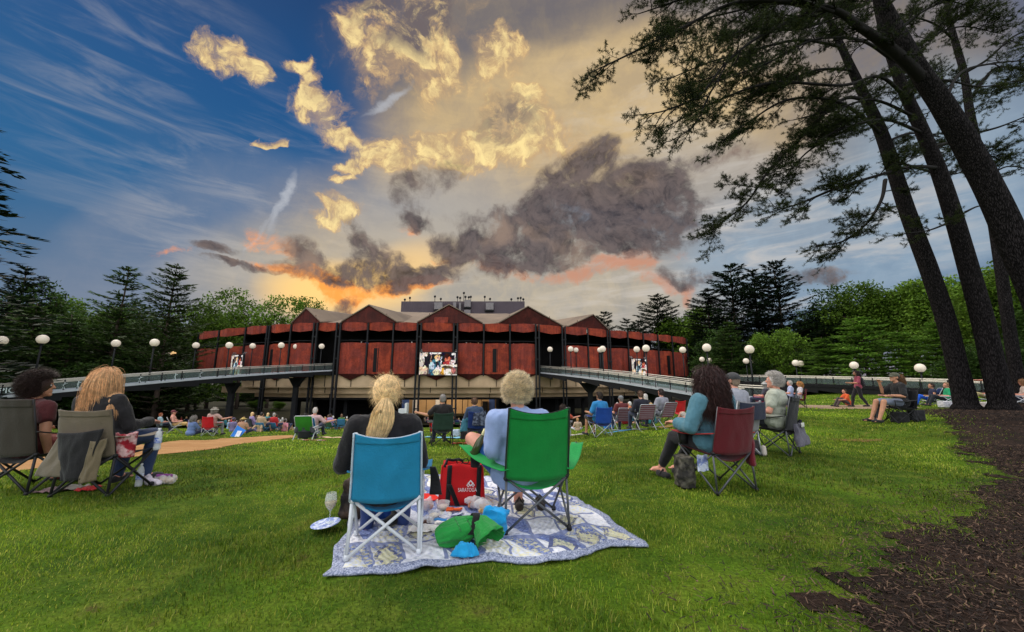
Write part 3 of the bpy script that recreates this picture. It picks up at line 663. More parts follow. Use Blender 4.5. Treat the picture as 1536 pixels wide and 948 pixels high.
# concert screens
def screen_mat():
    m = bpy.data.materials.new('lit_screen'); m.use_nodes = True; t = NT(m.node_tree); t.n.clear()
    e = t.node('ShaderNodeEmission'); a = t.node('ShaderNodeVertexColor', layer_name='Col'); o = t.node('ShaderNodeOutputMaterial')
    t.l.new(a.outputs[0], e.inputs[0]); e.inputs[1].default_value = .95; t.l.new(e.outputs[0], o.inputs[0]); return m
M_SCR = screen_mat(); _sk, _wh = (236,180,150), (246,240,232)
PIC = [('r',0,0,1,1,(38,34,40)), ('r',0,0,1,.3,(120,104,92)), ('e',.06,.86,.09,.12,_sk), ('r',0,.62,.13,.98,(232,216,204)), ('e',.17,.92,.05,.09,(240,206,190)), ('e',.05,.55,.08,.2,(214,202,190)), ('r',.0,.0,.2,.2,(222,204,180)), ('e',.1,.28,.12,.1,(240,200,170)),
  ('e',.42,.42,.15,.28,(70,130,150)), ('e',.33,.38,.07,.2,(190,206,222)), ('r',.25,.0,.5,.25,(60,110,128)), ('e',.47,.77,.075,.13,(242,202,140)), ('e',.485,.72,.05,.1,(250,196,170)), ('e',.47,.50,.05,.12,(56,54,58)), ('r',.26,.92,.57,.99,_wh),
  ('e',.75,.70,.085,.15,(214,112,84)), ('e',.745,.60,.06,.10,(232,140,110)), ('e',.72,.85,.06,.1,(60,30,26)), ('e',.76,.50,.14,.14,(172,60,62)), ('e',.86,.55,.07,.12,(244,214,210)), ('r',.55,.36,1,.46,(240,226,206)), ('e',.74,.34,.16,.07,(84,72,50)), ('e',.62,.17,.07,.14,(240,180,70)), ('e',.51,.24,.09,.16,(248,232,236)), ('e',.45,.12,.09,.14,(238,232,190)), ('e',.76,.14,.12,.16,(244,232,222)), ('e',.90,.2,.06,.14,(190,110,110)), ('r',.555,.5,.585,.8,(225,232,240)), ('r',.93,.55,.955,.97,(230,224,222)), ('r',.30,.55,.315,.85,(200,150,120)), ('e',.9,.93,.05,.05,_wh), ('r',0,0,.3,.04,(60,40,44)), ('r',.7,0,1,.03,_wh)]
def concert_screen(c, w, h, facing, label):
    root = thing('concert_screen', label, 'screen', c, math.atan2(facing.x, -facing.y), 'video screens on the hall')
    fr = MB(); fr.box((0, .16, 0), (w+.16, .22, h+.16)); fr.build('screen_frame', M_BLK, root)
    mb = MB(); cols = []; k = 0
    for s in PIC:
        y = .045-.0012*k; k += 1
        if s[0] == 'r': pts = [(s[1], s[2]), (s[3], s[2]), (s[3], s[4]), (s[1], s[4])]; c_ = s[5]
        else:
            pts = [(s[1]+s[3]*math.cos(a)*(1+.12*math.sin(3*a+k)), s[2]+s[4]*math.sin(a)*(1+.1*math.sin(2*a+k))) for a in np.linspace(0, 2*math.pi, 13)[:-1]]; c_ = s[5]
        mb.add([((min(max(u, 0), 1)-.5)*w, y, (min(max(v, 0), 1)-.5)*h) for u, v in pts], [tuple(range(len(pts)))]); cols += [(*lin(*c_), 1)]*len(pts)
    rs = random.Random(5)                                       # small detail of the players
    for _ in range(260):
        u, v = rs.random(), rs.random(); c_ = (30,28,30)
        for s in PIC:
            if (s[0] == 'r' and s[1] <= u <= s[3] and s[2] <= v <= s[4]) or (s[0] == 'e' and ((u-s[1])/s[3])**2+((v-s[2])/s[4])**2 < 1): c_ = s[5]
        f = rs.uniform(.55, 1.3); j = lambda: rs.uniform(-14, 14); c_ = tuple(min(250, max(8, q*f+j())) for q in c_); a0, b0, r0 = rs.uniform(.008, .035), rs.uniform(.012, .05), rs.uniform(0, 3)
        y = .045-.0012*k-.0001*_; pts = [(u+a0*math.cos(a)*math.cos(r0)-b0*math.sin(a)*math.sin(r0)*.6, v+(a0*math.cos(a)*math.sin(r0)+b0*math.sin(a)*math.cos(r0))*1.5) for a in np.linspace(0, 2*math.pi, 8)[:-1]]
        mb.add([((min(max(p, 0), 1)-.5)*w, y, (min(max(q, 0), 1)-.5)*h) for p, q in pts], [tuple(range(7))]); cols += [(*lin(*c_), 1)]*7
    o = mb.build('display', M_SCR, root); ca = o.data.color_attributes.new('Col', 'FLOAT_COLOR', 'CORNER'); ca.data.foreach_set('color', np.array(cols, 'f').ravel())
    for s in (-1, 1):
        ar = MB(); ar.bar((s*w*.46, .1, h*.62), (s*w*.46, .55, h*.62), .12, .12); ar.box((s*w*.46, .2, h*.55), (.3, .35, .12)); ar.build('bracket', M_GREY, root)
    return root
c = at(657.5, 545.5, 57.2); concert_screen(c, 5.5, 3.35, out_of(PLAN[9], PLAN[10]), 'largest bright video screen hung in the middle of the red hall front')
c = at(354.5, 547, 61.2); concert_screen(c, 3.2, 3.1, Vector((-.5, -1, 0)).normalized(), 'small bright video screen above the left walkway')
c = at(960, 551, 64.6); concert_screen(c, 3.6, 2.8, Vector((.55, -1, 0)).normalized(), 'small bright video screen above the right walkway')

# ------------------------------------------------------------------ walkways
M_WHITE = mat('pale_deck_edge', lin(176,180,186), .6, .1, 2); M_DECK = mat('grey_deck', lin(128,128,130), .8, .15, 1); M_RAIL = mat('pale_rail', lin(186,180,168), .4, .1, 2, metal=.3)
M_GLASS = glass('rail_glass', (.62,.70,.68), .12, .07)
M_GIRD = mat('dark_girder', lin(22,22,24), .9, .2, 2)
def walkway(label, path, width, side, piers=(), edge=None, rk=1.0):
    """path: points of the near edge of the deck; side: +1 if the far edge lies to the left of the path"""
    root = thing('walkway', label, 'walkway', path[0])
    inv = Matrix.Translation(-Vector(path[0]))
    def part(mb, name, m):
        o = mb.build(name, m, root); o.matrix_parent_inverse = inv; return o
    P = [Vector(p) for p in path]; N = []
    for i in range(len(P)):
        t = (P[min(i+1, len(P)-1)]-P[max(i-1, 0)]); t.z = 0; t.normalize(); N.append(Vector((-t.y, t.x, 0))*side)
    deck, fas, gird = MB(), (MB(), MB()), (MB(), MB())
    for i in range(len(P)-1):
        a, b, c, d = P[i], P[i+1], P[i+1]+N[i+1]*width, P[i]+N[i]*width
        deck.prism([a+N[i]*.03, b+N[i+1]*.03, c-N[i+1]*.03, d-N[i]*.03], (0, 0, -.2))
        for s, (p, q, n1, n2) in ((-1, (a, b, N[i], N[i+1])), (1, (d, c, N[i], N[i+1]))):
            fas[s > 0].prism([p, q, q+Vector((0, 0, .20)), p+Vector((0, 0, .20))], n1*(-.05*-s if s < 0 else .05))
            gird[s > 0].prism([p+Vector((0, 0, -.02)), q+Vector((0, 0, -.02)), q+Vector((0, 0, -.72)), p+Vector((0, 0, -.42))], n1*(.12*(-s)))
    part(deck, 'deck', M_DECK); [part(q, 'deck_edge', edge or M_WHITE) for q in fas]; [part(q, 'girder', M_GIRD) for q in gird]
    for off in (0.0, width):
        for hh, rr in ((1.12, .045), (.92, .03)):
            mb = MB(); mb.tube([p+n*off+Vector((0, 0, hh)) for p, n in zip(P, N)], rr*rk, 6); part(mb, 'hand_rail', M_RAIL)
        mb = MB(); mb.tube([p+n*(off+(.35 if off == 0 else -.35))+Vector((0, 0, .98)) for p, n in zip(P, N)], .03, 6); part(mb, 'inner_rail', M_RAIL)
        for i in range(len(P)-1):
            a, b = P[i]+N[i]*off, P[i+1]+N[i+1]*off; L = (b-a).length; k = max(1, round(L/1.9))
            for j in range(k):
                p, q = a.lerp(b, j/k), a.lerp(b, (j+1)/k); mb = MB(); mb.box(p+Vector((0, 0, .55)), (.07, .07, 1.15)); part(mb, 'rail_post', M_BLK)
                t = (q-p)*.06; mb = MB(); mb.prism([p+t+Vector((0, 0, .3)), q-t+Vector((0, 0, .3)), q-t+Vector((0, 0, .9)), p+t+Vector((0, 0, .9))], N[i]*.012); part(mb, 'glass_panel', M_GLASS)
    for f in piers:
        k = f*(len(P)-1); i = min(int(k), len(P)-2); p = P[i].lerp(P[i+1], k-i)+N[i]*width/2; t = (P[i+1]-P[i]); t.z = 0; t.normalize(); n = N[i]; g = gz(p.x, p.y)-.3; mb = MB(); top = p.z-.7
        if top-g < 1: continue
        w = width/2; z1 = max(top-1.3, g+.1)
        mb.prism([p-n*w*.8+Vector((0, 0, top-p.z)), p+n*w*.8+Vector((0, 0, top-p.z)), Vector((p.x, p.y, z1))+n*.3, Vector((p.x, p.y, z1))-n*.3], t*.5); mb.box((p.x+t.x*.25, p.y+t.y*.25, (z1+g)/2), (.6, .5, z1-g)); part(mb, 'pier', M_BLK)
    return root, P, N, part
def poly3(a, b, n, sag=0.0): return [Vector(a).lerp(Vector(b), i/n)+Vector((0, 0, sag*math.sin(math.pi*i/n))) for i in range(n+1)]
Lb = PLAN[6]+Vector((-.3, .2, 3.05)); La = at(0, 597.5, 32.0); Lc = La+(La-Lb).normalized()*16; Lc.z = La.z-.25
wl, WLP, WLN, wl_part = walkway('left walkway bridge with glass railing and printed panels', [Lc]+poly3(La, Lb, 9, .25), 4.2, 1 if True else -1, piers=(.62, .86))
Rb = PLAN[13]+Vector((.4, .2, 2.75)); Ra = at(1056, 596.5, 34.0); Rc = Ra+(Ra-Rb).normalized()*3.5; Rc.z = Ra.z-.15
wr, WRP, WRN, wr_part = walkway('right walkway bridge with glass railing below the lit screen', poly3(Rb, Ra, 8, .2)+[Rc], 4.0, 1, piers=(.3, .62))
S0, S1 = at(1050, 573, 62), at(1425, 590, 33)
ws, WSP, WSN, ws_part = walkway('far ramp with glass railing in front of the feathery green trees', poly3(S0, S1, 8, .1)+[S1+(S1-S0).normalized()*12], 3.2, 1, piers=(.3, .55, .8), edge=M_GIRD, rk=.7)
# white prints on the glass of the left walkway
M_PRINT = mat('white_print', lin(214,226,228), .6, .1, 3)
def text_mesh(name, body, size, m, parent=None, ext=.004, align='CENTER'):
    cu = bpy.data.curves.new('t', 'FONT'); cu.body = body; cu.size = size; cu.extrude = ext; cu.align_x = align; cu.align_y = 'CENTER'
    o = link('t', cu); me = bpy.data.meshes.new_from_object(o.evaluated_get(bpy.context.evaluated_depsgraph_get())); bpy.data.objects.remove(o)
    me.materials.clear(); me.materials.append(m); return link(name, me, parent)
for px, body in ((8, 'PIC'),):
    best = min(((WLP[i].lerp(WLP[i+1], f/12), WLN[i], (WLP[i+1]-WLP[i]).normalized()) for i in range(len(WLP)-1) for f in range(12)), key=lambda q: abs(768+FPX*q[0].x/(q[0].y*math.cos(PITCH)+(q[0].z-CAM_H)*math.sin(PITCH))-px))
    o = text_mesh('glass_print', body, .62, M_PRINT, wl); t = best[2]; M4 = Matrix.Translation(best[0]-Vector(WLP[0])+Vector((0, 0, .58))-best[1]*.03) @ Matrix((t, Vector((0, 0, 1)), t.cross(Vector((0, 0, 1))))).transposed().to_4x4()
    o.matrix_local = M4
for px in (92, 118, 210, 262, 300):
    best = min(((WLP[i].lerp(WLP[i+1], f/12), WLN[i]) for i in range(len(WLP)-1) for f in range(12)), key=lambda q: abs(768+FPX*q[0].x/(q[0].y*math.cos(PITCH)+(q[0].z-CAM_H)*math.sin(PITCH))-px))
    mb = MB(); p = best[0]+Vector((0, 0, .58))-best[1]*.03                    # a dancer, arms out
    mb.ell(p+Vector((0, 0, .24)), (.06, .02, .07), nu=8, nv=6); mb.bar(p+Vector((0, 0, .16)), p+Vector((-.03, 0, -.06)), .02, .11); mb.bar(p+Vector((0, 0, .12)), p+Vector((.24, 0, .22)), .02, .04); mb.bar(p+Vector((0, 0, .12)), p+Vector((-.2, 0, .02)), .02, .04); mb.bar(p+Vector((-.03, 0, -.05)), p+Vector((-.16, 0, -.29)), .02, .06); mb.bar(p+Vector((-.03, 0, -.05)), p+Vector((.06, 0, -.29)), .02, .06); wl_part(mb, 'glass_print', M_PRINT)

# ------------------------------------------------------------------ globe lamps
M_GLOBE = mat('white_globe', lin(226,212,196), .4, .10, 2, emit=(lin(255,236,206), .16)); M_GLOBE_LIT = mat('lit_globe', lin(250,220,180), .4, .1, 2, emit=(lin(255,200,130), .8))
def lamp_proto():
    r = thing('globe_lamp', 'tmp', 'lamp post', group='globe lamps along the walkways')
    mb = MB(); mb.tube([(0, 0, 0), (0, 0, 3.5)], [.085, .06], 8); mb.build('pole', M_BLK, r, True)
    mb = MB(); mb.box((0, 0, .08), (.4, .4, .16)); mb.build('base_plate', M_BLK, r)
    mb = MB(); mb.lathe((0, 0, 3.45), [(.06, 0), (.16, .06), (.17, .14), (.1, .16)], 10); mb.build('collar', M_BLK, r, True)
    mb = MB(); mb.ell((0, 0, 3.96), .40, nu=20, nv=12); mb.build('globe', M_GLOBE, r, True)
    return r
LAMP = lamp_proto(); LAMP_USED = False
def lamp(px, py, zc, label, zb=None, lit=False, k=1.0):
    """px, py: middle of the globe; zc: distance ahead"""
    global LAMP_USED
    c = at(px, py, zc); L = LAMP if not LAMP_USED else dup(LAMP); LAMP_USED = True
    b = zb if zb is not None else c.z-3.96*k
    L.location = (c.x, c.y, b); L.scale = (k, k, (c.z-b)/3.96); L['label'] = label
    for ch in L.children:
        if ch.name.startswith('globe'):
            ch.scale = (1, 1, k/((c.z-b)/3.96)); ch.location.z = 3.96*(1-ch.scale.z)
            if lit: ch.data = ch.data.copy(); ch.data.materials[0] = M_GLOBE_LIT
for a in ((2,511,32.5,'globe lamp cut by the left edge above the curly haired person'), (64,509,33.8,'big globe lamp on the left walkway above the long haired woman'), (174,515,42,'globe lamp standing on the far rail beside the two tall left pines'), (232,514,40,'globe lamp on the near rail of the left walkway before the big left pine'),
    (294,518,50,'globe lamp on the left walkway at the far left end of the red hall'), (344,518,48,'globe lamp just left of the small left screen'), (379,519,56,'globe lamp between the small left screen and the slit window'), (422,518,52.5,'globe lamp on the left walkway before the left slit window'), (444,520,58.5,'small globe lamp behind the left walkway rail, near the lone left gable'), (482.5,519.5,57.2,'globe lamp at the hall end of the left walkway'),
    (825,524,57.5,'globe lamp at the hall end of the right walkway'), (856,523.5,56,'globe lamp of a close pair, before the right gable'), (864,525,62,'smaller rear globe lamp of the close pair before the right gable'), (904,523.5,48.5,'larger front globe lamp of the pair before the right slit window'), (900,525,58,'rear globe lamp almost hidden by its twin before the right slit window'), (955,524,50,'globe lamp behind the right walkway, left of the right screen'), (969,522.5,42.5,'big globe lamp in front of the small right screen'), (1024,525,48,'globe lamp at the right end of the red hall'),
    (1060,521.5,37.5,'big globe lamp over the dark haired woman in teal'), (1124,524,35.5,'big globe lamp against the light green bushy tree, right of the capped man')): lamp(*a)
for a in ((70,533.5,60,'small globe lamp among dark left trees below the big one'), (170,532.5,60,'small globe lamp low behind the left walkway, left of a twin'), (174.5,531.5,63,'small globe lamp low behind the left walkway, right of a twin'), (253,531.5,68,'dull small globe lamp beside the glowing one at left'),
    (1053,539,62,'small globe lamp on the far ramp behind the dark haired woman'), (1064,540.5,64,'small rear globe lamp above the capped man'), (1119,541.5,56,'small globe lamp left of a pair on the far ramp behind the big one'), (1128.5,543,58,'small globe lamp right of a pair on the far ramp behind the big one'), (1193.5,544.5,50,'globe lamp left of a pair above the grey haired woman'), (1200.5,545.5,52,'globe lamp right of a pair above the grey haired woman'), (1281,548,42,'globe lamp over the standing woman with backpack'), (1380,552,36,'globe lamp on the ramp right of the capped man, near the pine trunks')): lamp(*a)
lamp(260.5,530.5,66,'small glowing orange globe lamp among the left trees', lit=True)
# ------------------------------------------------------------------ trees
def leaf_mat(name, c1, c2, c3, trans=.35, sc=.5):
    m = bpy.data.materials.new(name); m.use_nodes = True; t = NT(m.node_tree); p = t.n['Principled BSDF']
    co = t.node('ShaderNodeTexCoord').outputs['Object']; oi = t.node('ShaderNodeObjectInfo')
    g = t.mix(t.step(t.noise(co, sc, 4, .6), .38, .62), c1, c2); g = t.mix(t.step(t.noise(co, sc*5, 4, .6), .5, .72), g, c3)
    g = t.vm('SCALE', g, t.m('MULTIPLY', t.step(oi.outputs['Random'], 0, 1, .75, 1.3, smooth=False), t.step(t.node('ShaderNodeNewGeometry').outputs['Random Per Island'], 0, 1, .6, 1.45, smooth=False)))
    t.put(p.inputs['Base Color'], g); p.inputs['Roughness'].default_value = .6; p.inputs['Specular IOR Level'].default_value = .15
    tr = t.node('ShaderNodeBsdfTranslucent'); t.put(tr.inputs[0], g); ms = t.node('ShaderNodeMixShader'); ms.inputs[0].default_value = trans
    t.l.new(p.outputs[0], ms.inputs[1]); t.l.new(tr.outputs[0], ms.inputs[2]); t.l.new(ms.outputs[0], t.n['Material Output'].inputs[0]); return m
LM_PINE = leaf_mat('pine_needles', lin(48,68,32), lin(66,90,38), lin(90,112,50)); LM_DARK = leaf_mat('dark_pine_needles', lin(24,36,26), lin(32,48,30), lin(44,62,36))
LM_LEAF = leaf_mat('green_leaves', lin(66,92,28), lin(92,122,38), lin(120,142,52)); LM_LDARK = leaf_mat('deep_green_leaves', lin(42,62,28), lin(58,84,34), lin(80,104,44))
LM_FEATH = leaf_mat('feathery_needles', lin(86,124,42), lin(116,154,58), lin(146,180,84), sc=.8)
M_TRUNK = mat('tree_bark', lin(74,62,54), .95, .35, 4, bump=.8, bscale=14)
def arr_leaves(C, D, L, W, r, flat=.5):
    """pointed leaf faces: centres C, long axes D (unit), lengths L, widths W"""
    n = len(C); q = r.normal(0, 1, (n, 3)); q[:, 2] *= flat; s = np.cross(D, np.stack([r.normal(0, flat, n), r.normal(0, flat, n), np.ones(n)], -1)); s /= np.linalg.norm(s, axis=1)[:, None]+1e-9
    a = C-D*(L*.5)[:, None]; b = C+D*(L*.5)[:, None]; m = C-D*(L*.08)[:, None]
    v = np.stack([a, m+s*(W*.5)[:, None], b, m-s*(W*.5)[:, None]], 1); return v.reshape(-1, 3)
def conifer(h, rad, base, nwh, per, spray, seed, droop=.0, rise=.25, leafL=.55, leafW=.15, prof=1.0, gap=.12):
    """trunk mesh, crown mesh arrays: whorls of branches carrying flat sprays"""
    r = np.random.default_rng(seed); tr = MB(); tr.tube([(.15*math.sin(k*1.3+seed)*k/6, .15*math.cos(k+seed)*k/6, h*k/6) for k in range(7)], [h*.016*(1-k/6.3)+.02 for k in range(7)], 8)
    V = []
    for i in range(nwh):
        f = base+(1-base)*(i+r.uniform(-.3, .3))/nwh; f = min(max(f, base), .99); z = h*f; g = (f-base)/(1-base)
        env = rad*((1-g)**prof)*(.55+.45*min(1, g*5+.35))+.25
        for b in range(per):
            if r.random() < gap: continue
            a = 2*math.pi*(b/per)+i*1.1+r.uniform(-.4, .4); L = env*r.uniform(.45, 1.2)
            d0 = np.array([math.cos(a), math.sin(a), 0]); n = max(6, int(spray*L/rad+5)); t = r.beta(1.7, 1.1, n)
            zz = rise*L*t**1.5-droop*L*t**2; c = d0*(L*t)[:, None]; c[:, 2] += z+zz
            wdt = .30*L*np.sqrt(np.clip(t*(1.12-t), 0, 1))+.12; side = np.array([-d0[1], d0[0], 0]); off = r.uniform(-1, 1, n)
            c += side*(off*wdt)[:, None]+r.normal(0, .07, (n, 3)); dd = d0*(.55+.6*t)[:, None]+side*(off*.9)[:, None]; dd[:, 2] += r.normal(.12, .25, n)
            V.append(arr_leaves(c, unit(dd), leafL*r.uniform(.6, 1.3, n), leafW*r.uniform(.7, 1.4, n), r, .35))
            if L > .8: tr.tube([(0, 0, z), tuple(d0*L*.5+np.array([0, 0, z+rise*L*.35-droop*L*.25])), tuple(d0*L*.92+np.array([0, 0, z+rise*L*.88-droop*L*.85]))], [.012*h*(1-f)*.5+.025, .025, .01], 4, caps=False)
    return tr, np.concatenate(V)
def broadleaf(h, rad, base, nclump, per, seed, leaf=.34, clump=.95):
    r = np.random.default_rng(seed); tr = MB(); tr.tube([(.2*math.sin(k+seed)*k/4, .2*math.cos(2*k+seed)*k/4, h*.72*k/5) for k in range(6)], [h*.02*(1-k/6.5) for k in range(6)], 8)
    cz = h*(base+1)/2; hz = h*(1-base)/2; V = []; lobes = [(np.array([r.uniform(-.5, .5)*rad, r.uniform(-.5, .5)*rad, cz+r.uniform(-.75, .75)*hz]), r.uniform(.35, .6)) for _ in range(9)]
    for i in range(nclump):
        lc, lr = lobes[r.integers(len(lobes))]; d = unit(r.normal(0, 1, (1, 3)))[0]; c = lc+d*np.array([rad, rad, hz*.8])*lr*r.uniform(.75, 1.05)
        c[2] = max(c[2], h*base*.8)
        n = per; p = c+r.normal(0, 1, (n, 3))*np.array([clump*.5, clump*.5, clump*.32]); dd = unit(r.normal(0, 1, (n, 3))*np.array([1, 1, .5])+d*.6)
        V.append(arr_leaves(p, dd, leaf*r.uniform(.7, 1.4, n), leaf*.7*r.uniform(.7, 1.3, n), r, .8))
        if i % 9 == 0: tr.tube([(0, 0, max(h*base*.7, c[2]*.55)), tuple((np.array([0, 0, c[2]*.8])+c)/2), tuple(c)], [.09, .06, .02], 5, caps=False)
    return tr, np.concatenate(V)
def proto(kind, gen, lm):
    tr, V = gen; o = thing(kind, 'tmp', 'tree'); tr.build('trunk', M_TRUNK, o, True)
    link('crown', np_mesh('crown', V, 4, np.arange(len(V)), lm), o); o['h'] = 1.0; return o
PRO = {}
def reg(key, kind, gen, lm, h): PRO[key] = [proto(kind, gen, lm), h, False]
reg('pine1', 'pine_tree', conifer(22, 5.6, .24, 24, 7, 110, 1, rise=.24, leafL=.60, leafW=.17, prof=.55, gap=.26), LM_PINE, 22)
reg('pine2', 'pine_tree', conifer(22, 6.8, .10, 26, 8, 130, 2, rise=.28, leafL=.60, leafW=.17, prof=.58, gap=.22), LM_PINE, 22)
reg('pine3', 'pine_tree', conifer(22, 5.8, .14, 28, 7, 140, 3, rise=.32, leafL=.6, leafW=.18, prof=.5, gap=.2), LM_DARK, 22)
reg('spruce', 'spruce_tree', conifer(26, 6.5, .05, 40, 7, 70, 4, droop=.28, rise=.18, leafL=.6, leafW=.2, prof=.8, gap=.10), LM_DARK, 26)
reg('feather', 'hemlock_tree', conifer(12, 5.2, .03, 26, 9, 70, 5, droop=.12, rise=.22, leafL=.55, leafW=.14, prof=.62, gap=.10), LM_FEATH, 12)
reg('hemlock', 'hemlock_tree', conifer(12, 4.6, .03, 26, 8, 66, 6, droop=.15, rise=.12, leafL=.55, leafW=.17, prof=.6, gap=.08), LM_PINE, 12)
reg('leaf1', 'leafy_tree', broadleaf(15, 5.0, .15, 420, 34, 7), LM_LEAF, 15)
reg('leaf2', 'leafy_tree', broadleaf(15, 5.2, .12, 460, 34, 8), LM_LDARK, 15)
reg('thin', 'leafy_tree', broadleaf(15, 5.0, .35, 200, 26, 9, leaf=.38, clump=1.0), LM_LEAF, 15)
TK = 0
def tree(key, px, top, d, label, wide=1.0, base=None, group='trees round the lawn and hall'):
    """a tree whose tip is seen at px, top from d metres ahead, standing on the ground there"""
    global TK
    p = at(px, top, d); g = gz(p.x, p.y)-.1; rec = PRO[key]; h = p.z-g; k = h/rec[1]
    o = rec[0] if not rec[2] else dup(rec[0]); rec[2] = True; TK += 1
    o.location = (p.x, p.y, g); o.rotation_euler = (0, 0, TK*2.4); o.scale = (k*wide, k*wide, k); o['label'] = label; o['group'] = group
TREES = [
 ('spruce',-48,130,30,'huge dark spruce at the left edge with a drooping branch reaching in',1.35),
 ('pine3',42,398,56,'narrow dark pine just right of the huge left spruce',.9), ('leaf2',92,413,60,'leafy tree with an open top left of the two tall pines',.8), ('leaf1',132,434,68,'low leafy tree in the gap left of the first tall pine',.9),
 ('pine1',192,400,54,'tall slim pine, the left one of two above the left walkway',1.0), ('pine2',266,395,52,'tall broad pine, the right one of two above the left walkway',.95), ('leaf1',306,438,84,'rounded leafy tree right of the broad pine',.8), ('leaf2',235,445,72,'dark leafy tree filling the gap between the two tall pines',1.0),
 ('leaf2',160,446,76,'dark leafy tree behind the slim pine',1.0), ('leaf1',330,456,97,'bright leafy tree at the left end of the hall',.9), ('thin',374,449,98,'thin leafy tree behind the hall roof, lit gold from behind',.8), ('thin',416,457,102,'second thin leafy tree behind the hall roof at left',.8), ('thin',462,456,112,'small leafy tree peeping over the first left gable',.6),
 ('leaf2',15,432,72,'dark leafy tree behind the narrow pine at far left',1.1), ('hemlock',58,455,50,'dark hemlock behind the big left globe lamp',1.1), ('hemlock',5,470,44,'dark hemlock at the left frame edge behind the walkway',1.1), ('hemlock',112,472,50,'dark hemlock behind the rail left of the twin globe lamps',1.1), ('hemlock',152,482,56,'low dark hemlock under the slim pine',1.1),
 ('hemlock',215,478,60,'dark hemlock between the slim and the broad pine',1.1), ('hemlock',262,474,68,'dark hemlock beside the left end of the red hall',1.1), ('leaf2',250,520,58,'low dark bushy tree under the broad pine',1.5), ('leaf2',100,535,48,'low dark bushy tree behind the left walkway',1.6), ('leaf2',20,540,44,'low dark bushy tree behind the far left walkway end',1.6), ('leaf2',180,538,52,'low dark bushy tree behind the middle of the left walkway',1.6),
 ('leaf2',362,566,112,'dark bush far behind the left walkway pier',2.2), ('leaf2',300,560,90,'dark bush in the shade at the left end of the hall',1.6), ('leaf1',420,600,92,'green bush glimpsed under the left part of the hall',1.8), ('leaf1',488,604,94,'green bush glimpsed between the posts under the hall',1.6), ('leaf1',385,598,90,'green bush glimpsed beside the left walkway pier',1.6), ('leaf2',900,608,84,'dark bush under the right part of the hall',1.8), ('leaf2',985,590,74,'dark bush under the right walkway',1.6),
 ('pine3',905,466,122,'small distant pine just right of the last gable',1.0), ('pine3',940,477,118,'small distant pine between the last gable and the tall right pines',1.1), ('pine3',958,479,112,'squat distant pine over the right band of the hall',1.2), ('pine3',984,440,94,'dark pine left of the three tall right pines',1.2), ('leaf1',1026,446,90,'leafy tree with pale top behind the right hall end',1.0),
 ('pine3',1094,395,76,'tall dense dark pine, leftmost of the three at right',1.15), ('pine3',1128,402,80,'tall dark pine, middle one of the three at right',1.0), ('pine3',1160,390,72,'tall dark pine, rightmost of the three with wide arms',1.1), ('pine3',1060,432,80,'dark pine shouldering the three tall ones on their left',1.2), ('leaf1',1020,474,96,'bright green tree right behind the red hall end',1.1),
 ('leaf2',1078,486,66,'deep green tree over the big globe lamp at right',1.1), ('hemlock',1092,480,60,'deep green hemlock between two big right globe lamps',1.0), ('leaf1',1160,482,55,'light green bushy tree behind the big right globe lamp',.9), ('leaf2',1128,500,58,'deep green tree left of the light bushy one',1.0), ('leaf2',1215,452,76,'dark leafy tree right of the three tall pines',1.0), ('leaf2',1252,420,70,'dark leafy tree with bare side, behind the feathery hemlocks',.9),
 ('leaf1',1300,408,64,'green leafy tree above the feathery hemlocks, left one',.9), ('leaf1',1348,402,60,'green leafy tree above the feathery hemlocks, middle one',.9), ('leaf1',1396,398,56,'green leafy tree touching the first pine trunk',.9), ('feather',1288,474,46,'widest feathery light green hemlock behind the ramp',1.35), ('feather',1345,496,43,'feathery light green hemlock over the capped man',1.3), ('feather',1232,505,50,'small feathery light green hemlock at left of its row',1.3), ('feather',1402,480,42,'feathery light green hemlock left of the first pine trunk',1.2),
 ('leaf1',1455,432,46,'leafy tree seen between the first two pine trunks',.9), ('leaf1',1502,378,40,'tall leafy tree behind the second pine trunk',.9), ('leaf1',1540,362,36,'tall leafy tree at the right frame edge',.9), ('leaf2',1440,508,36,'dark bushy tree low between the pine trunks',1.3), ('leaf2',1520,500,34,'dark bushy tree low at the right frame edge',1.3), ('leaf2',1585,430,34,'dark leafy tree just outside the right edge',1.2), ('leaf2',1190,520,56,'deep green bush under the light bushy tree',1.3)]
for t_ in TREES: tree(t_[0], t_[1], t_[2], t_[3], t_[4], t_[5])

# ------------------------------------------------------------------ the three pines by the mulch bed
def bark_mat():
    m = bpy.data.materials.new('furrowed_pine_bark'); m.use_nodes = True; t = NT(m.node_tree); p = t.n['Principled BSDF']
    co = t.node('ShaderNodeTexCoord').outputs['Object']; s = t.vm('MULTIPLY', co, (19.0, 19.0, 3.2))
    vo = t.node('ShaderNodeTexVoronoi', feature='DISTANCE_TO_EDGE'); t.put(vo.inputs['Vector'], t.vm('ADD', s, t.vm('SCALE', t.noise(s, 1.5, 4, .6, col=True), .9))); vo.inputs['Scale'].default_value = 1.6
    e = t.step(vo.outputs['Distance'], 0, .22); n = t.noise(s, 4, 6, .65)
    c = t.mix(e, lin(11,10,10), lin(52,48,49)); c = t.mix(t.step(n, .4, .7, 0, .5), c, lin(34,30,30))
    t.put(p.inputs['Base Color'], c); p.inputs['Roughness'].default_value = .95; p.inputs['Specular IOR Level'].default_value = .1
    bp = t.node('ShaderNodeBump'); bp.inputs['Strength'].default_value = 1; bp.inputs['Distance'].default_value = .05
    t.put(bp.inputs['Height'], t.m('ADD', e, t.m('MULTIPLY', n, .5))); t.l.new(bp.outputs[0], p.inputs['Normal']); return m
M_PBARK = bark_mat(); M_LIMB = mat('pine_limb', lin(22,19,18), .95, .3, 5, bump=.6, bscale=30)
LM_NEAR = leaf_mat('near_pine_needles', lin(34,44,20), lin(48,58,25), lin(72,80,36), trans=.3, sc=1.2)
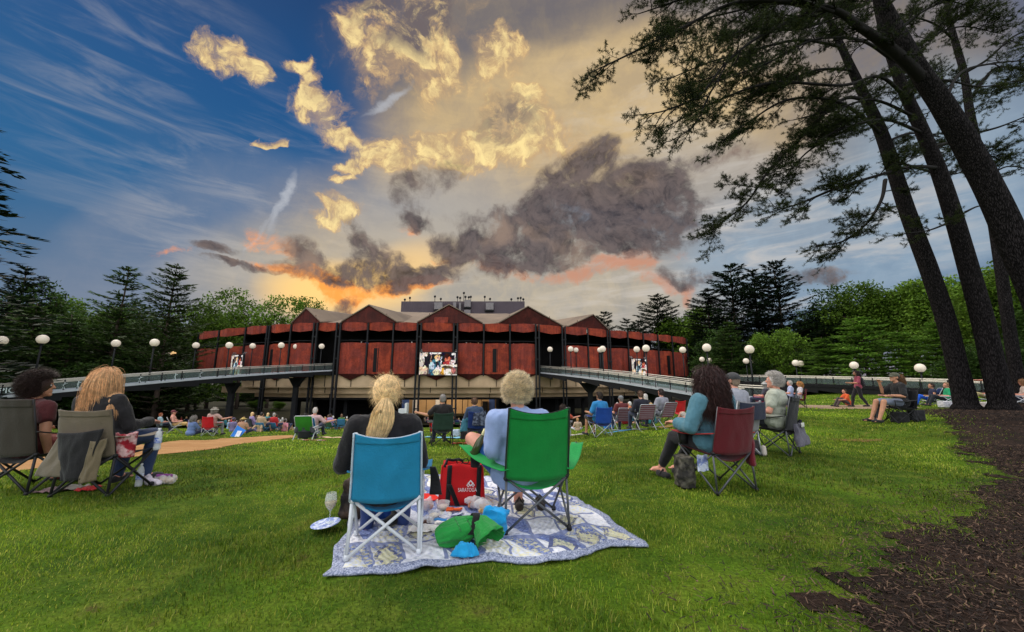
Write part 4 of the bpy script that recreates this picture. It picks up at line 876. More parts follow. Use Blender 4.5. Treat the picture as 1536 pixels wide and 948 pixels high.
def smooth_path(P, n):
    """points along a smooth curve through P (x, y, z, r)"""
    P = [np.array(p, float) for p in P]; P = [2*P[0]-P[1]]+P+[2*P[-1]-P[-2]]; out = []
    for i in range(1, len(P)-2):
        for k in range(n):
            t = k/n; a, b, c, d = P[i-1], P[i], P[i+1], P[i+2]
            out.append(.5*((2*b)+(c-a)*t+(2*a-5*b+4*c-d)*t*t+(3*b-a-3*c+d)*t**3))
    out.append(P[-2]); return np.array(out)
def to_world(path):
    """(px, py, distance, thickness in photo pixels) to points and radii"""
    out = []
    for px, py, y, w in path:
        p = at(px, py, y); th = math.atan((px-768)/FPX); out.append((*p, max(.008, .9*w/2/FPX*y/(1/math.cos(th))**.9)))
    return out
def pine(label, trunk, limbs, seed, name='pine_tree'):
    r = np.random.default_rng(seed); tw = to_world(trunk); b = Vector(tw[0][:3]); g = gz(b.x, b.y); root = thing(name, label, 'tree', (b.x, b.y, g), 0, 'tall pines by the mulch bed')
    off = np.array([b.x, b.y, g]); pts = smooth_path(tw, 8)
    # flare at the foot, with root ridges
    ft = pts[0].copy(); ft[2] = g-.25; ft[3] = pts[0][3]*1.55; f2 = pts[0].copy(); f2[2] = g+.12; f2[3] = pts[0][3]*1.22; pts = np.concatenate([[ft, f2], pts]) if pts[0][2] > g-.3 else pts
    tm = MB(); tm.tube([p[:3]-off for p in pts], [max(.01, p[3]) for p in pts], 20); me = tm.mesh('trunk', M_PBARK, True)
    for v in me.vertices:
        a = mnoise.noise(Vector((v.co.x*3+seed, v.co.y*3, v.co.z*.5)))*.05; k = 1+a; 
        v.co.x += a*.6; v.co.y += a*.6
    link('trunk', me, root)
    lm = MB(); C, Dv, LL = [], [], []
    def twig(p, d, L, rad, lev):
        """a side shoot with needle tufts"""
        n = 5; P = [p]; q = p.copy(); dd = d.copy()
        for k in range(n):
            dd = dd+r.normal(0, .16, 3)+np.array([0, 0, .05 if lev else -.02]); dd /= np.linalg.norm(dd); q = q+dd*L/n; P.append(q)
        lm.tube([x-off for x in P], list(np.linspace(rad, max(.0042, rad*.4), n+1)), 4 if lev else 5, caps=False)
        if lev < 2 and L > .35:
            for k in range(1, n+1):
                for s in (-1, 1):
                    if r.random() < .80:
                        ax = P[k]-P[k-1]; ax /= np.linalg.norm(ax); sd = np.cross(ax, [0, 0, 1.0]); sd /= np.linalg.norm(sd)+1e-9
                        twig(P[k], ax*.75+sd*s*r.uniform(.5, 1.0)+np.array([0, 0, r.normal(.02, .22)]), L*r.uniform(.32, .55), rad*.5, lev+1)
        for k in ((n,) if lev == 0 else (n-2, n) if L < .3 else (n-3, n-1, n)):
            if k < n and r.random() < .45: continue
            ax = P[k]-P[k-1]; C.append(P[k]); Dv.append(ax/(np.linalg.norm(ax)+1e-9)); LL.append(1.0)
    for lb in limbs:
        path, den, tl = lb; W = smooth_path(to_world(path), 6); lm.tube([w[:3]-off for w in W], [max(.006, w[3]) for w in W], 7, caps=True)
        seg = np.linalg.norm(np.diff(W[:, :3], axis=0), axis=1); cum = np.concatenate([[0], np.cumsum(seg)]); tot = cum[-1]; s = tot*.12 if den > 0 else tot*2
        while s < tot:
            i = min(np.searchsorted(cum, s)-1, len(W)-2); i = max(i, 0); f = (s-cum[i])/(seg[i]+1e-9); p = W[i, :3]*(1-f)+W[i+1, :3]*f; ax = W[i+1, :3]-W[i, :3]; ax /= np.linalg.norm(ax)+1e-9
            sd = np.cross(ax, [0, 0, 1.0]); sd /= np.linalg.norm(sd)+1e-9; sg = 1 if r.random() < .5 else -1; u = s/tot
            L = tl*(.55+.7*math.sin(min(1, u*1.15)*math.pi*.75))*r.uniform(.6, 1.2)
            if r.random() < .3+.7*u**.5: twig(p, ax*r.uniform(.5, .95)+sd*sg*r.uniform(.35, 1.0)+np.array([0, 0, r.normal(.05, .38)]), L, .014+.014*(1-u), 0)
            s += r.uniform(.6, 1.4)/den/1.05
        twig(W[-1, :3], ax, tl*.6, .012, 0)
    lm.build('branches', M_LIMB, root, True)
    # needles: tufts of thin blades
    C = np.array(C); Dv = np.array(Dv); k = 24; n = len(C); c = np.repeat(C, k, 0)-off; d = np.repeat(Dv, k, 0); v = unit(r.normal(0, 1, (n*k, 3)))*1.0+d*.45; v = unit(v)
    L = r.uniform(.05, .115, n*k); c = c+v*(L*.45)[:, None]+d*r.uniform(-.05, .03, n*k)[:, None]
    q = arr_leaves(c, v, L, r.uniform(.007, .013, n*k), r, 1.0); link('needles', np_mesh('needles', q, 4, np.arange(len(q)), LM_NEAR), root)
    return root
pine('first pine trunk from the left, slim and leaning left by the mulch edge',
  [(1449,606,15,44),(1436,550,15,38),(1419,480,15,36),(1392,400,14.9,34),(1362,320,14.8,31),(1336,240,14.7,28),(1318,190,14.6,25),(1290,130,14.4,20),(1262,70,14.2,15),(1235,10,14,11),(1215,-40,14,8)],
  [([(1328,270,14.7,9),(1322,300,14,7),(1300,335,13.4,5),(1264,362,13,4),(1225,368,12.8,2)],2.6,.8),
   ([(1320,200,14.6,10),(1290,172,14,8),(1247,150,13.4,6),(1180,150,12.8,5),(1120,185,12.4,3),(1085,210,12,2)],2.2,.9),
   ([(1300,150,14.5,9),(1262,150,13.8,8),(1200,208,13.2,6),(1153,256,12.8,5),(1119,305,12.5,4),(1066,345,12.3,2)],3.0,.85),
   ([(1262,70,14.2,8),(1200,60,13.6,6),(1130,75,13,5),(1060,95,12.6,3),(1000,120,12.3,2)],2.4,.9),
   ([(1240,20,14.1,7),(1170,5,13.4,5),(1090,20,12.8,4),(1010,40,12.3,2)],2.4,.9),
   ([(1336,240,14.7,8),(1370,250,15,6),(1420,262,15.6,4),(1470,250,16,2)],1.8,.9),
   ([(1290,130,14.4,7),(1330,110,15,5),(1380,120,15.6,3)],2.4,.8), ([(1312,178,14.6,8),(1270,195,14,6),(1215,225,13.5,4),(1180,262,13.2,2)],2.4,.8), ([(1245,30,14,7),(1190,45,13.6,5),(1130,40,13.2,3),(1080,60,13,2)],2.4,.9),
   ([(1325,215,14.6,7),(1365,200,15.2,5),(1410,205,15.8,3)],2.2,.8), ([(1280,105,14.3,7),(1225,105,13.8,5),(1165,130,13.4,4),(1115,160,13.2,2)],2.6,.8)], 21)
pine('second pine trunk from the left, thicker and nearly straight',
  [(1503,604,14.4,48),(1490,550,14.4,44),(1474,480,14.4,42),(1452,400,14.4,38),(1432,330,14.3,35),(1410,262,14.3,32),(1385,200,14.2,28),(1358,140,14,24),(1335,80,13.8,19),(1318,20,13.6,15),(1305,-50,13.5,10)],
  [([(1408,252,14.3,10),(1370,250,13.6,8),(1328,260,13,7),(1256,282,12.4,6),(1200,305,12,4),(1155,318,11.8,2)],2.9,.85),
   ([(1385,200,14.2,9),(1330,180,13.4,6),(1270,190,12.6,5),(1220,215,12.2,3)],2.4,.85),
   ([(1363,150,14,10),(1320,115,13.2,8),(1264,128,12.6,7),(1162,124,12,6),(1085,147,11.6,4),(1000,190,11.3,2)],2.6,.9),
   ([(1340,90,13.8,9),(1290,60,13,7),(1220,60,12.2,5),(1150,95,11.8,4),(1080,120,11.5,2)],2.4,.9),
   ([(1448,318,14.4,6),(1465,310,14.6,4),(1480,308,14.8,3)],0,.5),
   ([(1358,140,14,8),(1410,120,14.6,6),(1470,130,15,4),(1530,120,15.4,3)],2.2,.9),
   ([(1318,20,13.6,8),(1360,-10,14,6),(1420,0,14.6,4),(1490,20,15,2)],2.4,.9),
   ([(1432,330,14.3,6),(1395,345,13.6,4),(1360,350,13.2,3)],2.0,.6), ([(1345,100,13.9,8),(1390,60,14.4,6),(1440,40,15,4),(1500,50,15.4,2)],2.6,.9), ([(1310,0,13.5,7),(1260,20,13,5),(1200,25,12.6,4),(1140,15,12.3,2)],2.6,.9),
   ([(1395,220,14.2,8),(1440,215,14.8,6),(1500,240,15.4,3)],2.4,.8), ([(1372,175,14.1,8),(1310,150,13.6,6),(1250,165,13.2,4),(1190,180,13,2)],2.4,.8), ([(1330,60,13.8,8),(1380,20,14.2,6),(1440,-10,14.6,4)],2.6,.9)], 22)
pine('nearest pine trunk, thickest, leaning in from the right edge',
  [(1640,700,9.6,80),(1600,560,9.6,72),(1560,450,9.6,68),(1524,370,9.6,62),(1490,295,9.6,58),(1452,222,9.5,54),(1415,160,9.4,48),(1375,100,9.3,40),(1345,45,9.2,33),(1322,0,9.1,28),(1300,-50,9,22)],
  [([(1400,135,9.4,30),(1345,80,9.1,26),(1290,40,8.9,20),(1240,12,8.8,14),(1115,2,8.5,8),(1021,43,8.3,5),(953,77,8.2,4),(892,106,8.1,2)],2.6,.75),
   ([(1300,48,8.9,14),(1239,14,8.8,9),(1153,47,8.5,7),(1093,90,8.4,5),(1051,141,8.3,4),(1000,165,8.2,3),(965,172,8.1,2)],3.0,.7),
   ([(1250,18,8.8,8),(1160,-10,8.5,6),(1060,-10,8.3,5),(960,20,8.1,2)],3.0,.7),
   ([(1345,45,9.2,12),(1300,-20,9.4,9),(1240,-30,9.6,6),(1150,-25,9.8,4)],2.8,.7),
   ([(1415,160,9.4,9),(1440,110,9.9,7),(1490,95,10.2,5),(1550,90,10.4,3)],1.6,.7),
   ([(1093,90,8.4,4),(1060,150,8.3,3),(1040,190,8.25,2),(1005,212,8.2,2)],3.6,.5)], 23)
pine('thin crooked pine at the back between the leaning trunks',
  [(1530,596,19,26),(1512,480,19,24),(1490,330,19,22),(1468,230,19,20),(1455,170,19,18),(1446,110,19,16),(1432,60,19,14),(1422,20,19,12),(1420,-40,19,9)],
  [([(1446,110,19,8),(1480,90,18.6,6),(1520,55,18.2,5),(1560,40,18,3)],2.4,1.1), ([(1455,150,19,8),(1490,104,18.6,6),(1530,103,18.2,5),(1570,110,18,3)],2.4,1.1), ([(1462,200,19,7),(1500,190,18.6,5),(1550,170,18.2,3)],2.6,1.1),
   ([(1468,230,19,7),(1430,215,18.4,5),(1400,225,18,3)],2.4,1.0), ([(1432,60,19,7),(1400,35,18.4,5),(1350,20,18,3)],2.4,1.0), ([(1422,20,19,7),(1460,0,18.6,5),(1510,-10,18.2,3)],2.6,1.1), ([(1475,270,19,6),(1510,250,18.6,4),(1550,255,18.2,3)],2.4,1.0)], 24)
# ------------------------------------------------------------------ figures
def skin(r, g, b):
    k = ('s', r, g, b)
    if k not in _mc:
        m = mat('skin', lin(r, g, b), .55, .10, 14, spec=.35); m.node_tree.nodes['Principled BSDF'].inputs['Subsurface Weight'].default_value = .15
        m.node_tree.nodes['Principled BSDF'].inputs['Subsurface Radius'].default_value = (.02, .008, .005); _mc[k] = m
    return _mc[k]
FAIR, PINK, TAN, BROWN = (222,172,146), (214,152,130), (196,142,112), (150,104,80)
def pose(sh=.41, lean=14, slump=.0, tilt=0.0, feet=.42, spread=.13, kneez=None, arms=('rest', 'rest'), head=(0, 0, 0), legs='chair', width=1.0):
    """joints of a sitting (or standing) figure that faces +Y; sh is the seat height, head is (turn left, nod, roll) in degrees"""
    J = {}; a = R(lean); up_ = Vector((math.sin(R(tilt)), -math.sin(a), math.cos(a))).normalized(); pel = Vector((0, -.10, sh+.09))
    if legs == 'stand': pel = Vector((0, 0, sh))
    J['pel'] = pel; J['belly'] = pel+up_*.17; J['chest'] = pel+up_*.33+Vector((0, slump*.4, 0)); J['neck'] = pel+up_*.48+Vector((0, slump, -.01)); J['up'] = up_
    J['head'] = J['neck']+Vector((math.sin(R(tilt))*.1, .025, .165)); J['hrot'] = Euler((R(head[1]), R(head[2]), R(head[0])), 'ZYX').to_matrix()
    for s, n in ((-1, 'L'), (1, 'R')):
        sx = Vector((s, 0, 0)); sh_ = J['neck']-up_*.06+sx*.178*width+Vector((0, -.01, 0)); J['sh'+n] = sh_; J['hip'+n] = pel+sx*.09+Vector((0, .03, -.015))
        st = arms[0 if s < 0 else 1]
        A = {'rest': ((.085, .06, -.26), (-.01, .25, .02)), 'lap': ((.07, .06, -.26), (-.10, .22, -.05)), 'down': ((.07, -.02, -.28), (.02, .06, -.24)), 'forward': ((.06, .20, -.18), (-.03, .25, .06)), 'face': ((.05, .2, -.17), (-.10, .10, .24)),
             'out': ((.18, .08, -.18), (.22, .12, .05)), 'behind': ((.10, -.16, -.22), (.04, -.10, -.24)), 'knee': ((.06, .16, -.22), (-.02, .24, -.02)), 'up': ((.10, .14, .10), (-.06, .06, .24))}[st]
        e = sh_+Vector((A[0][0]*s, A[0][1], A[0][2])); J['el'+n] = e; J['wr'+n] = e+Vector((A[1][0]*s, A[1][1], A[1][2]))
        kz = kneez if kneez is not None else sh+.10
        if legs == 'chair': J['kn'+n] = Vector((s*spread, .36, kz)); J['an'+n] = Vector((s*spread*1.05, feet, .085)); J['toe'+n] = J['an'+n]+Vector((s*.03, .17, -.05))
        elif legs == 'cross': J['kn'+n] = Vector((s*.33, .22, .16)); J['an'+n] = Vector((-s*.08, .30, .09)); J['toe'+n] = J['an'+n]+Vector((-s*.12, .03, -.02))
        elif legs == 'up': J['kn'+n] = Vector((s*.12, .30, .44)); J['an'+n] = Vector((s*.12, .52, .08)); J['toe'+n] = J['an'+n]+Vector((s*.02, .17, -.04))
        elif legs == 'out': J['kn'+n] = Vector((s*.12, .40, .17)); J['an'+n] = Vector((s*.14, .82, .08)); J['toe'+n] = J['an'+n]+Vector((s*.04, .06, .12))
        elif legs == 'stand': J['kn'+n] = Vector((s*.09, .03, .48)); J['an'+n] = Vector((s*.10, -.02, .085)); J['toe'+n] = J['an'+n]+Vector((s*.03, .17, -.05))
        elif legs == 'walk': J['kn'+n] = Vector((s*.08, .14*s, .48)); J['an'+n] = Vector((s*.08, .26*s-.06, .10 if s > 0 else .14)); J['toe'+n] = J['an'+n]+Vector((0, .16, -.05 if s > 0 else -.07))
    return J
def hand(mb, w, e, s, hi):
    d = (w-e).normalized(); x, y = frame_of(d); n = y if y.z > 0 else -y; sd = d.cross(n)
    if not hi: mb.cap(w, w+d*.10, .032, .026, 8); return
    p = w+d*.045; rot = Matrix((sd, d, n)).transposed(); mb.ell(p, (.038, .05, .017), rot)
    for k, L in enumerate((.062, .072, .068, .052)):
        b = w+d*.082+sd*((k-1.5)*.021); m_ = b+(d*.8-n*.35).normalized()*L*.55; t = m_+(d*.45-n*.85).normalized()*L*.5
        mb.cap(b-d*.02, m_, .0095, .009, 8); mb.cap(m_, t, .009, .0075, 8)
    b = w+d*.03-sd*(.034*s); m_ = b+(d*.55-sd*(.7*s)-n*.2).normalized()*.04; mb.cap(b, m_, .012, .0105, 8); mb.cap(m_, m_+(d*.85-n*.35).normalized()*.032, .0105, .0085, 8)
def body_prims(J, k, hi, fat=1.0, grow=0.0, parts=('head', 'torso', 'arms', 'legs'), arm_to=1.0, leg_to=1.0, loose=1.0):
    """k: limb thickness; grow: how far a garment stands off the skin"""
    mb = MB(); g = grow; rt = Matrix.Rotation(-math.asin(max(-1, min(1, -J['up'].y))), 3, 'X').inverted() if False else Vector((0, 0, 1)).rotation_difference(J['up']).to_matrix()
    if 'head' in parts:
        h, Q = J['head'], J['hrot']; at_ = lambda *p: h+Q @ Vector(p)
        mb.ell(at_(0, -.008, .012), (.077, .096, .100), Q); mb.ell(at_(0, .030, -.050), (.056, .066, .072), Q); mb.ell(at_(0, .045, .0), (.062, .05, .075), Q)
        mb.cap(at_(0, .088, .012), at_(0, .108, -.022), .010, .015, 8); mb.ell(at_(0, .086, -.062), (.024, .014, .012), Q); mb.ell(at_(0, .078, -.098), (.026, .022, .02), Q); mb.ell(at_(0, .084, .028), (.05, .015, .012), Q)
        for s in (-1, 1): mb.ell(at_(s*.079, -.008, -.012), (.011, .024, .034), Q)
        mb.cap(J['neck']+Vector((0, 0, -.03)), at_(0, -.012, -.05), .056, .053)
    if 'torso' in parts:
        gp = g*2.2; mb.ell(J['pel'], (.165*fat+gp, .125*fat+gp, .125+gp), rt); mb.ell(J['belly']+Vector((0, .01*fat, 0)), (.150*fat+g, .118*fat+g, .15+g), rt); mb.ell(J['chest'], (.166*(.4+.6*fat)+g, .112*fat+g, .175+g), rt)
        mb.cap(J['shL']*.88+J['shR']*.12, J['shR']*.88+J['shL']*.12, .066+g, .066+g); mb.cap(J['neck']-J['up']*.05, J['neck'], .075+g*.6, .058+g*.2)
    if 'arms' in parts:
        for n, s in (('L', -1), ('R', 1)):
            S, E, W = J['sh'+n], J['el'+n], J['wr'+n]; k2 = g*loose
            mb.ell(S, .060*k+g)
            if arm_to <= .5: mb.cap(S, S.lerp(E, arm_to*2), .055*k+k2, (.050*k)+k2*1.3)
            else:
                mb.cap(S, E, .054*k+k2, .043*k+k2); f = (arm_to-.5)*2; mb.cap(E, E.lerp(W, f), .043*k+k2, (.043*(1-f)+.029*f)*k+k2)
            if not g: hand(mb, W, E, s, hi)
    if 'legs' in parts:
        for n, s in (('L', -1), ('R', 1)):
            Hp, K, A, T = J['hip'+n], J['kn'+n], J['an'+n], J['toe'+n]; k2 = g*loose
            if leg_to <= .5: mb.cap(Hp, Hp.lerp(K, leg_to*2), .088*fat**.5+k2, .070*k+k2)
            else:
                mb.cap(Hp, K, .088*fat**.5+k2, .060*k+k2); f = (leg_to-.5)*2; B = K.lerp(A, f); C = K.lerp(A, .3*f); bk = Vector((0, -.012, 0)); mb.cap(K, C+bk, .058*k+k2, .057*k+k2); mb.cap(C+bk, B, .057*k+k2, (.057-.02*f)*k+k2)
            if not g:
                mb.cap(A+Vector((0, -.045, -.045)), A+Vector((0, -.01, -.02)), .034, .036); f = (T-A); mb.cap(A+Vector((0, 0, -.02)), A+f*.7+Vector((0, 0, -.012)), .036, .030)
                if hi:
                    d = Vector((f.x, f.y, f.z*.3)).normalized(); sd = d.cross(Vector((0, 0, 1))).normalized()
                    for q in range(5): b = A+f*.72+sd*((q-2)*.017*(s))+Vector((0, 0, -.018)); mb.cap(b, b+d*(.045-.004*q), .0115 if q else .014, .009 if q else .012, 8)
                else: mb.cap(A+f*.7+Vector((0, 0, -.012)), T, .03, .022)
    return mb
# hair: strands that fall from the scalp and slide over head, shoulders and chair back
def strands(J, n, length, width, seed, out=.6, grav=.25, curl=0.0, cfreq=9.0, comb=(0, 0, 0), ells=(), region=None, steps=9, r0=1.02, jit=.12):
    r = np.random.default_rng(seed); h = np.array(J['head']); Q = np.array(J['hrot']); er = np.array([.079, .098, .103])*r0
    d = unit(r.normal(0, 1, (n*5, 3))); keep = region(d, r) if region else ((d[:, 1] < .25) | (d[:, 2] > .45+.3*d[:, 1])) & (d[:, 2] > -.62); d = d[keep][:n]; n = len(d)
    p = h+(np.array([0, -.008, .012])+d*er) @ Q.T; o = d @ Q.T; v = unit(o*out+np.array(comb)+r.normal(0, jit, (n, 3))); L = length*r.uniform(.7, 1.1, n); P = [p.copy()]
    E = [(h+Q @ np.array([0, -.008, .012]), er*1.01)]+list(ells)
    for k in range(steps):
        v = unit(v+np.array([0, 0, -grav])+r.normal(0, jit*.5, (n, 3))); q = p+v*(L/steps)[:, None]
        for c, e in E:
            t = (q-c)/e; m = np.linalg.norm(t, axis=1); ins = m < 1; q[ins] = (c+t/m[:, None]*e)[ins]
        v = unit(v*.35+unit(q-p)); p = q; P.append(p.copy())
    P = np.array(P)
    if curl:
        ph = r.uniform(0, 6.28, n); S = len(P)
        for k in range(S):
            a = ph+cfreq*k/S*6.28; am = curl*min(1, .25+k/S*1.4)
            P[k] += np.stack([np.cos(a), np.sin(a), .6*np.sin(a+1.3)], -1)*am
    return P, r.uniform(.7, 1.3, n)*width
def strand_arrays(P, w):
    """three sided tapering hairs"""
    S, n, _ = P.shape; T = np.gradient(P, axis=0); T /= np.linalg.norm(T, axis=2)[..., None]+1e-9; x = np.cross(T, [.3, .2, 1.0]); x /= np.linalg.norm(x, axis=2)[..., None]+1e-9; y = np.cross(T, x)
    tp = (1-np.linspace(0, 1, S)**3*.8)[:, None, None]; R3 = [P+(x*math.cos(a)+y*math.sin(a))*w[None, :, None]*tp for a in (0, 2.094, 4.189)]
    V = np.stack(R3, 2)                                                      # S, n, 3, xyz
    idx = np.arange(S*n*3).reshape(S, n, 3); F = []
    for k in range(3): F.append(np.stack([idx[:-1, :, k], idx[:-1, :, (k+1) % 3], idx[1:, :, (k+1) % 3], idx[1:, :, k]], -1).reshape(-1, 4))
    return V.reshape(-1, 3), np.concatenate(F)
def hair_mesh(groups, base=None):
    vs, fs, o = [], [], 0
    for P, w in groups:
        v, f = strand_arrays(P, w); vs.append(v); fs.append(f+o); o += len(v)
    if base is not None:
        n = len(base.vertices); co = np.zeros(n*3, 'f'); base.vertices.foreach_get('co', co); q = [list(p.vertices) for p in base.polygons]; q = np.array([p if len(p) == 4 else p+[p[-1]] for p in q if len(p) == 4]); vs.append(co.reshape(-1, 3)); fs.append(q+o)
    return np.concatenate(vs), np.concatenate(fs)
def cap_hair(J, grow=.008, extra=(), vox=.010, low=-.5):
    """close cap of hair over the scalp, leaving the face free"""
    h, Q = J['head'], J['hrot']; mb = MB(); a = lambda *p: h+Q @ Vector(p)
    mb.ell(a(0, -.020, .020), (.078+grow, .090+grow, .096+grow), Q); mb.ell(a(0, -.045, -.025), (.070+grow, .062+grow, .075+grow), Q)
    for c, r_ in extra: mb.ell(a(*c), r_, Q)
    return remesh(mb, vox, 2)
def make_hair(J, style, col, hi, seed, parent):
    c = np.array(J['neck']); up_ = np.array(J['up']); back = [(c-up_*.13+np.array([0, .0, 0]), np.array([.235, .135, .185]))]; dens = 1.0 if hi else .25; wk = 1.0 if hi else 2.2; gr = []; ex = (); g = .006
    if style == 'short': gr.append(strands(J, int(2600*dens), .035, .0011*wk, seed, out=.7, comb=(0, -.3, -.2), steps=4)); g = .004
    elif style == 'crop': g = .003; gr.append(strands(J, int(1500*dens), .012, .0010*wk, seed, out=1, steps=3))
    elif style == 'curly': gr.append(strands(J, int(5200*dens), .060, .0010*wk, seed, out=.9, grav=.06, curl=.011, cfreq=2.0, steps=9, jit=.3)); g = .012; ex = (((0, -.03, .03), (.086, .09, .092)),)
    elif style == 'afro': gr.append(strands(J, int(5200*dens), .10, .0012*wk, seed, out=1.0, grav=.06, curl=.012, cfreq=2.6, steps=10, jit=.3)); g = .03; ex = (((0, -.04, -.03), (.115, .10, .11)),)
    elif style == 'longcurl':
        gr.append(strands(J, int(5200*dens), .46, .0016*wk, seed, out=.30, grav=.65, curl=.012, cfreq=4.2, ells=back, steps=16, jit=.2)); g = .022; ex = (((0, -.07, -.10), (.105, .07, .13)), ((0, -.09, -.24), (.12, .055, .14)))
    elif style == 'long': gr.append(strands(J, int(7000*dens), .44, .0012*wk, seed, out=.16, grav=.75, curl=.004, cfreq=1.3, comb=(.03, -.15, 0), ells=back, steps=14, jit=.08)); g = .010; ex = (((0, -.055, -.07), (.088, .06, .12)), ((.02, -.085, -.20), (.115, .05, .12)))
    elif style == 'bob': gr.append(strands(J, int(3200*dens), .18, .0013*wk, seed, out=.25, grav=.6, curl=.004, ells=back, steps=9)); g = .010; ex = (((0, -.05, -.07), (.086, .06, .09)),)
    elif style == 'ponytail':
        r = np.random.default_rng(seed); n = int(8500*dens); h = np.array(J['head']); Q = np.array(J['hrot']); er = np.array([.083, .102, .107]); d = unit(r.normal(0, 1, (n*4, 3))); d = d[((d[:, 1] < .3) | (d[:, 2] > .35)) & (d[:, 2] > -.55)][:n]; n = len(d)
        tie = unit(np.array([[.0, -.88, -.42]]))[0]; P = []
        for k in range(11):
            f = k/10; q = unit(d*(1-f)+tie*f+1e-6); bump = 1.035+.10*math.sin(f*math.pi)*(1-.5*abs(f-.5))+r.normal(0, .012, (n, 1))*math.sin(f*math.pi); P.append(h+((np.array([0, -.008, .012])+q*er*bump) @ Q.T))
        gr.append((np.array(P), r.uniform(.7, 1.3, n)*.0010*wk))
        n2 = int(4500*dens); tp = h+(np.array([0, -.008, .012])+tie*er*1.06) @ Q.T; a = r.uniform(0, 6.28, n2); rr = np.sqrt(r.random(n2)); P = []; L = r.uniform(.75, 1.15, n2)*.25; T2 = []
        for k in range(12):
            f = k/11; wd = .016+.076*math.sin(min(1, f*1.25)*math.pi*.62)*(1-.25*f); z = -L*f; y = -.045*math.sin(min(1, f*2.2)*math.pi/2)+.02*f
            T2.append(np.stack([np.cos(a)*rr*wd-.045*f*f, np.sin(a)*rr*wd*.7+y, z+.02*(1-f)], -1)+tp+np.stack([.004*np.sin(f*7+a*3), .004*np.cos(f*6+a*2), 0*a], -1)*f)
        gr.append((np.array(T2), r.uniform(.7, 1.3, n2)*.0011*wk)); g = .004
        gr.append(strands(J, int(700*dens), .07, .0005*wk, seed+1, out=.35, grav=.2, curl=.002, cfreq=.6, steps=6, jit=.25))
    base = cap_hair(J, g, ex, .010 if hi else .014); v, f = hair_mesh(gr, base); me = np_mesh('hair', v, 4, f.ravel(), hairmat(*col)); me.polygons.foreach_set('use_smooth', [True]*len(me.polygons)); o = link('hair', me, parent)
    if style == 'ponytail':
        rot = (J['hrot'] @ Vector((0, -1, -.45)).normalized()).to_track_quat('Z', 'Y').to_matrix(); mb = MB(); mb.tube([Vector(tp)+rot @ Vector((math.cos(a_)*.017, math.sin(a_)*.017, .004)) for a_ in np.linspace(0, 6.283, 15)], .006, 6, False); mb.build('hair_tie', cloth(40,36,40), o, True)
    return o
def cap_hat(J, m, parent, brim='peak', m2=None):
    h, Q = J['head'], J['hrot']; a = lambda *p: h+Q @ Vector(p); mb = MB(); mb.ell(a(0, -.012, .045), (.090, .108, .082), Q)
    if brim == 'peak': mb.sheet(lambda u, v: a((u-.5)*.15, .075+.085*v-.10*(u-.5)**2*4*.35, .052-.02*v-.03*(2*u-1)**2), 8, 5, .006)
    else: mb.lathe(a(0, -.01, .045), [(.085, .0), (.13, -.012), (.17, -.02), (.172, -.012), (.13, -.004), (.085, .012)], 24, Q)
    o = mb.build('cap' if brim == 'peak' else 'straw_hat', m, parent, True); o.data.polygons.foreach_set('use_smooth', [True]*len(o.data.polygons)); return o
def person(label, loc, rotz, J, shirt=(60,60,64), sleeve=.3, trousers=(50,56,80), leg=1.0, hair=('short', (90,70,50)), sk=FAIR, hi=False, fat=1.0, k=1.0, scale=1.0, shoes=(40,40,44), hat=None, shirt_loose=1.0, group=None, vox=None, trans=0.0, seed=None):
    global PSEED
    PSEED += 7; sd = seed or PSEED; root = thing('person', label, 'person', loc, rotz, group); root.scale = (scale,)*3; vx = vox or (.0085 if hi else .015)
    me = remesh(body_prims(J, k, hi, fat), vx, 2); me.materials.append(skin(*sk)); link('body', me, root)
    if shirt:
        mb = body_prims(J, k, hi, fat, .014, ('torso', 'arms'), arm_to=sleeve, loose=1.2*shirt_loose); me = remesh(mb, vx*1.15, 3); wrinkle(me, .010 if hi else .006, 7, sd, (1, 1, .55)); wrinkle(me, .004, 17, sd+9, (1.2, 1, .5)); me.materials.append(cloth(*shirt, trans=trans)); link('shirt', me, root)
    if trousers:
        J2 = dict(J); mb = body_prims(J, k, hi, fat, .012, ('legs',), leg_to=leg, loose=1.1); mb.ell(J['pel'], (.168*fat+.012, .128*fat+.012, .11)); me = remesh(mb, vx*1.15, 3); wrinkle(me, .006, 8, sd+3, (1, .5, 1)); me.materials.append(cloth(*trousers)); link('shorts' if leg < .55 else 'trousers', me, root)
    if shoes:
        for n in 'LR':
            A, T = J['an'+n], J['toe'+n]; mb = MB(); mb.cap(A+Vector((0, -.05, -.048)), A+(T-A)*.62+Vector((0, 0, -.012)), .042, .042); mb.cap(A+(T-A)*.62+Vector((0, 0, -.012)), T, .042, .032); me = remesh(mb, .011, 2); me.materials.append(cloth(*shoes)); link('shoe', me, root)
    if hair: make_hair(J, hair[0], hair[1], hi, sd, root)
    if hi:
        for s in (-1, 1):
            mb = MB(); mb.ell(J['head']+J['hrot'] @ Vector((s*.031, .083, .006)), .0115, nu=10, nv=8); mb.build('eye', M_EYE, root, True)
    if hat: cap_hat(J, cloth(*hat[1]), root, hat[0])
    return root
PSEED = 100; M_EYE = mat('eye', lin(210,205,200), .2, .05, 3)
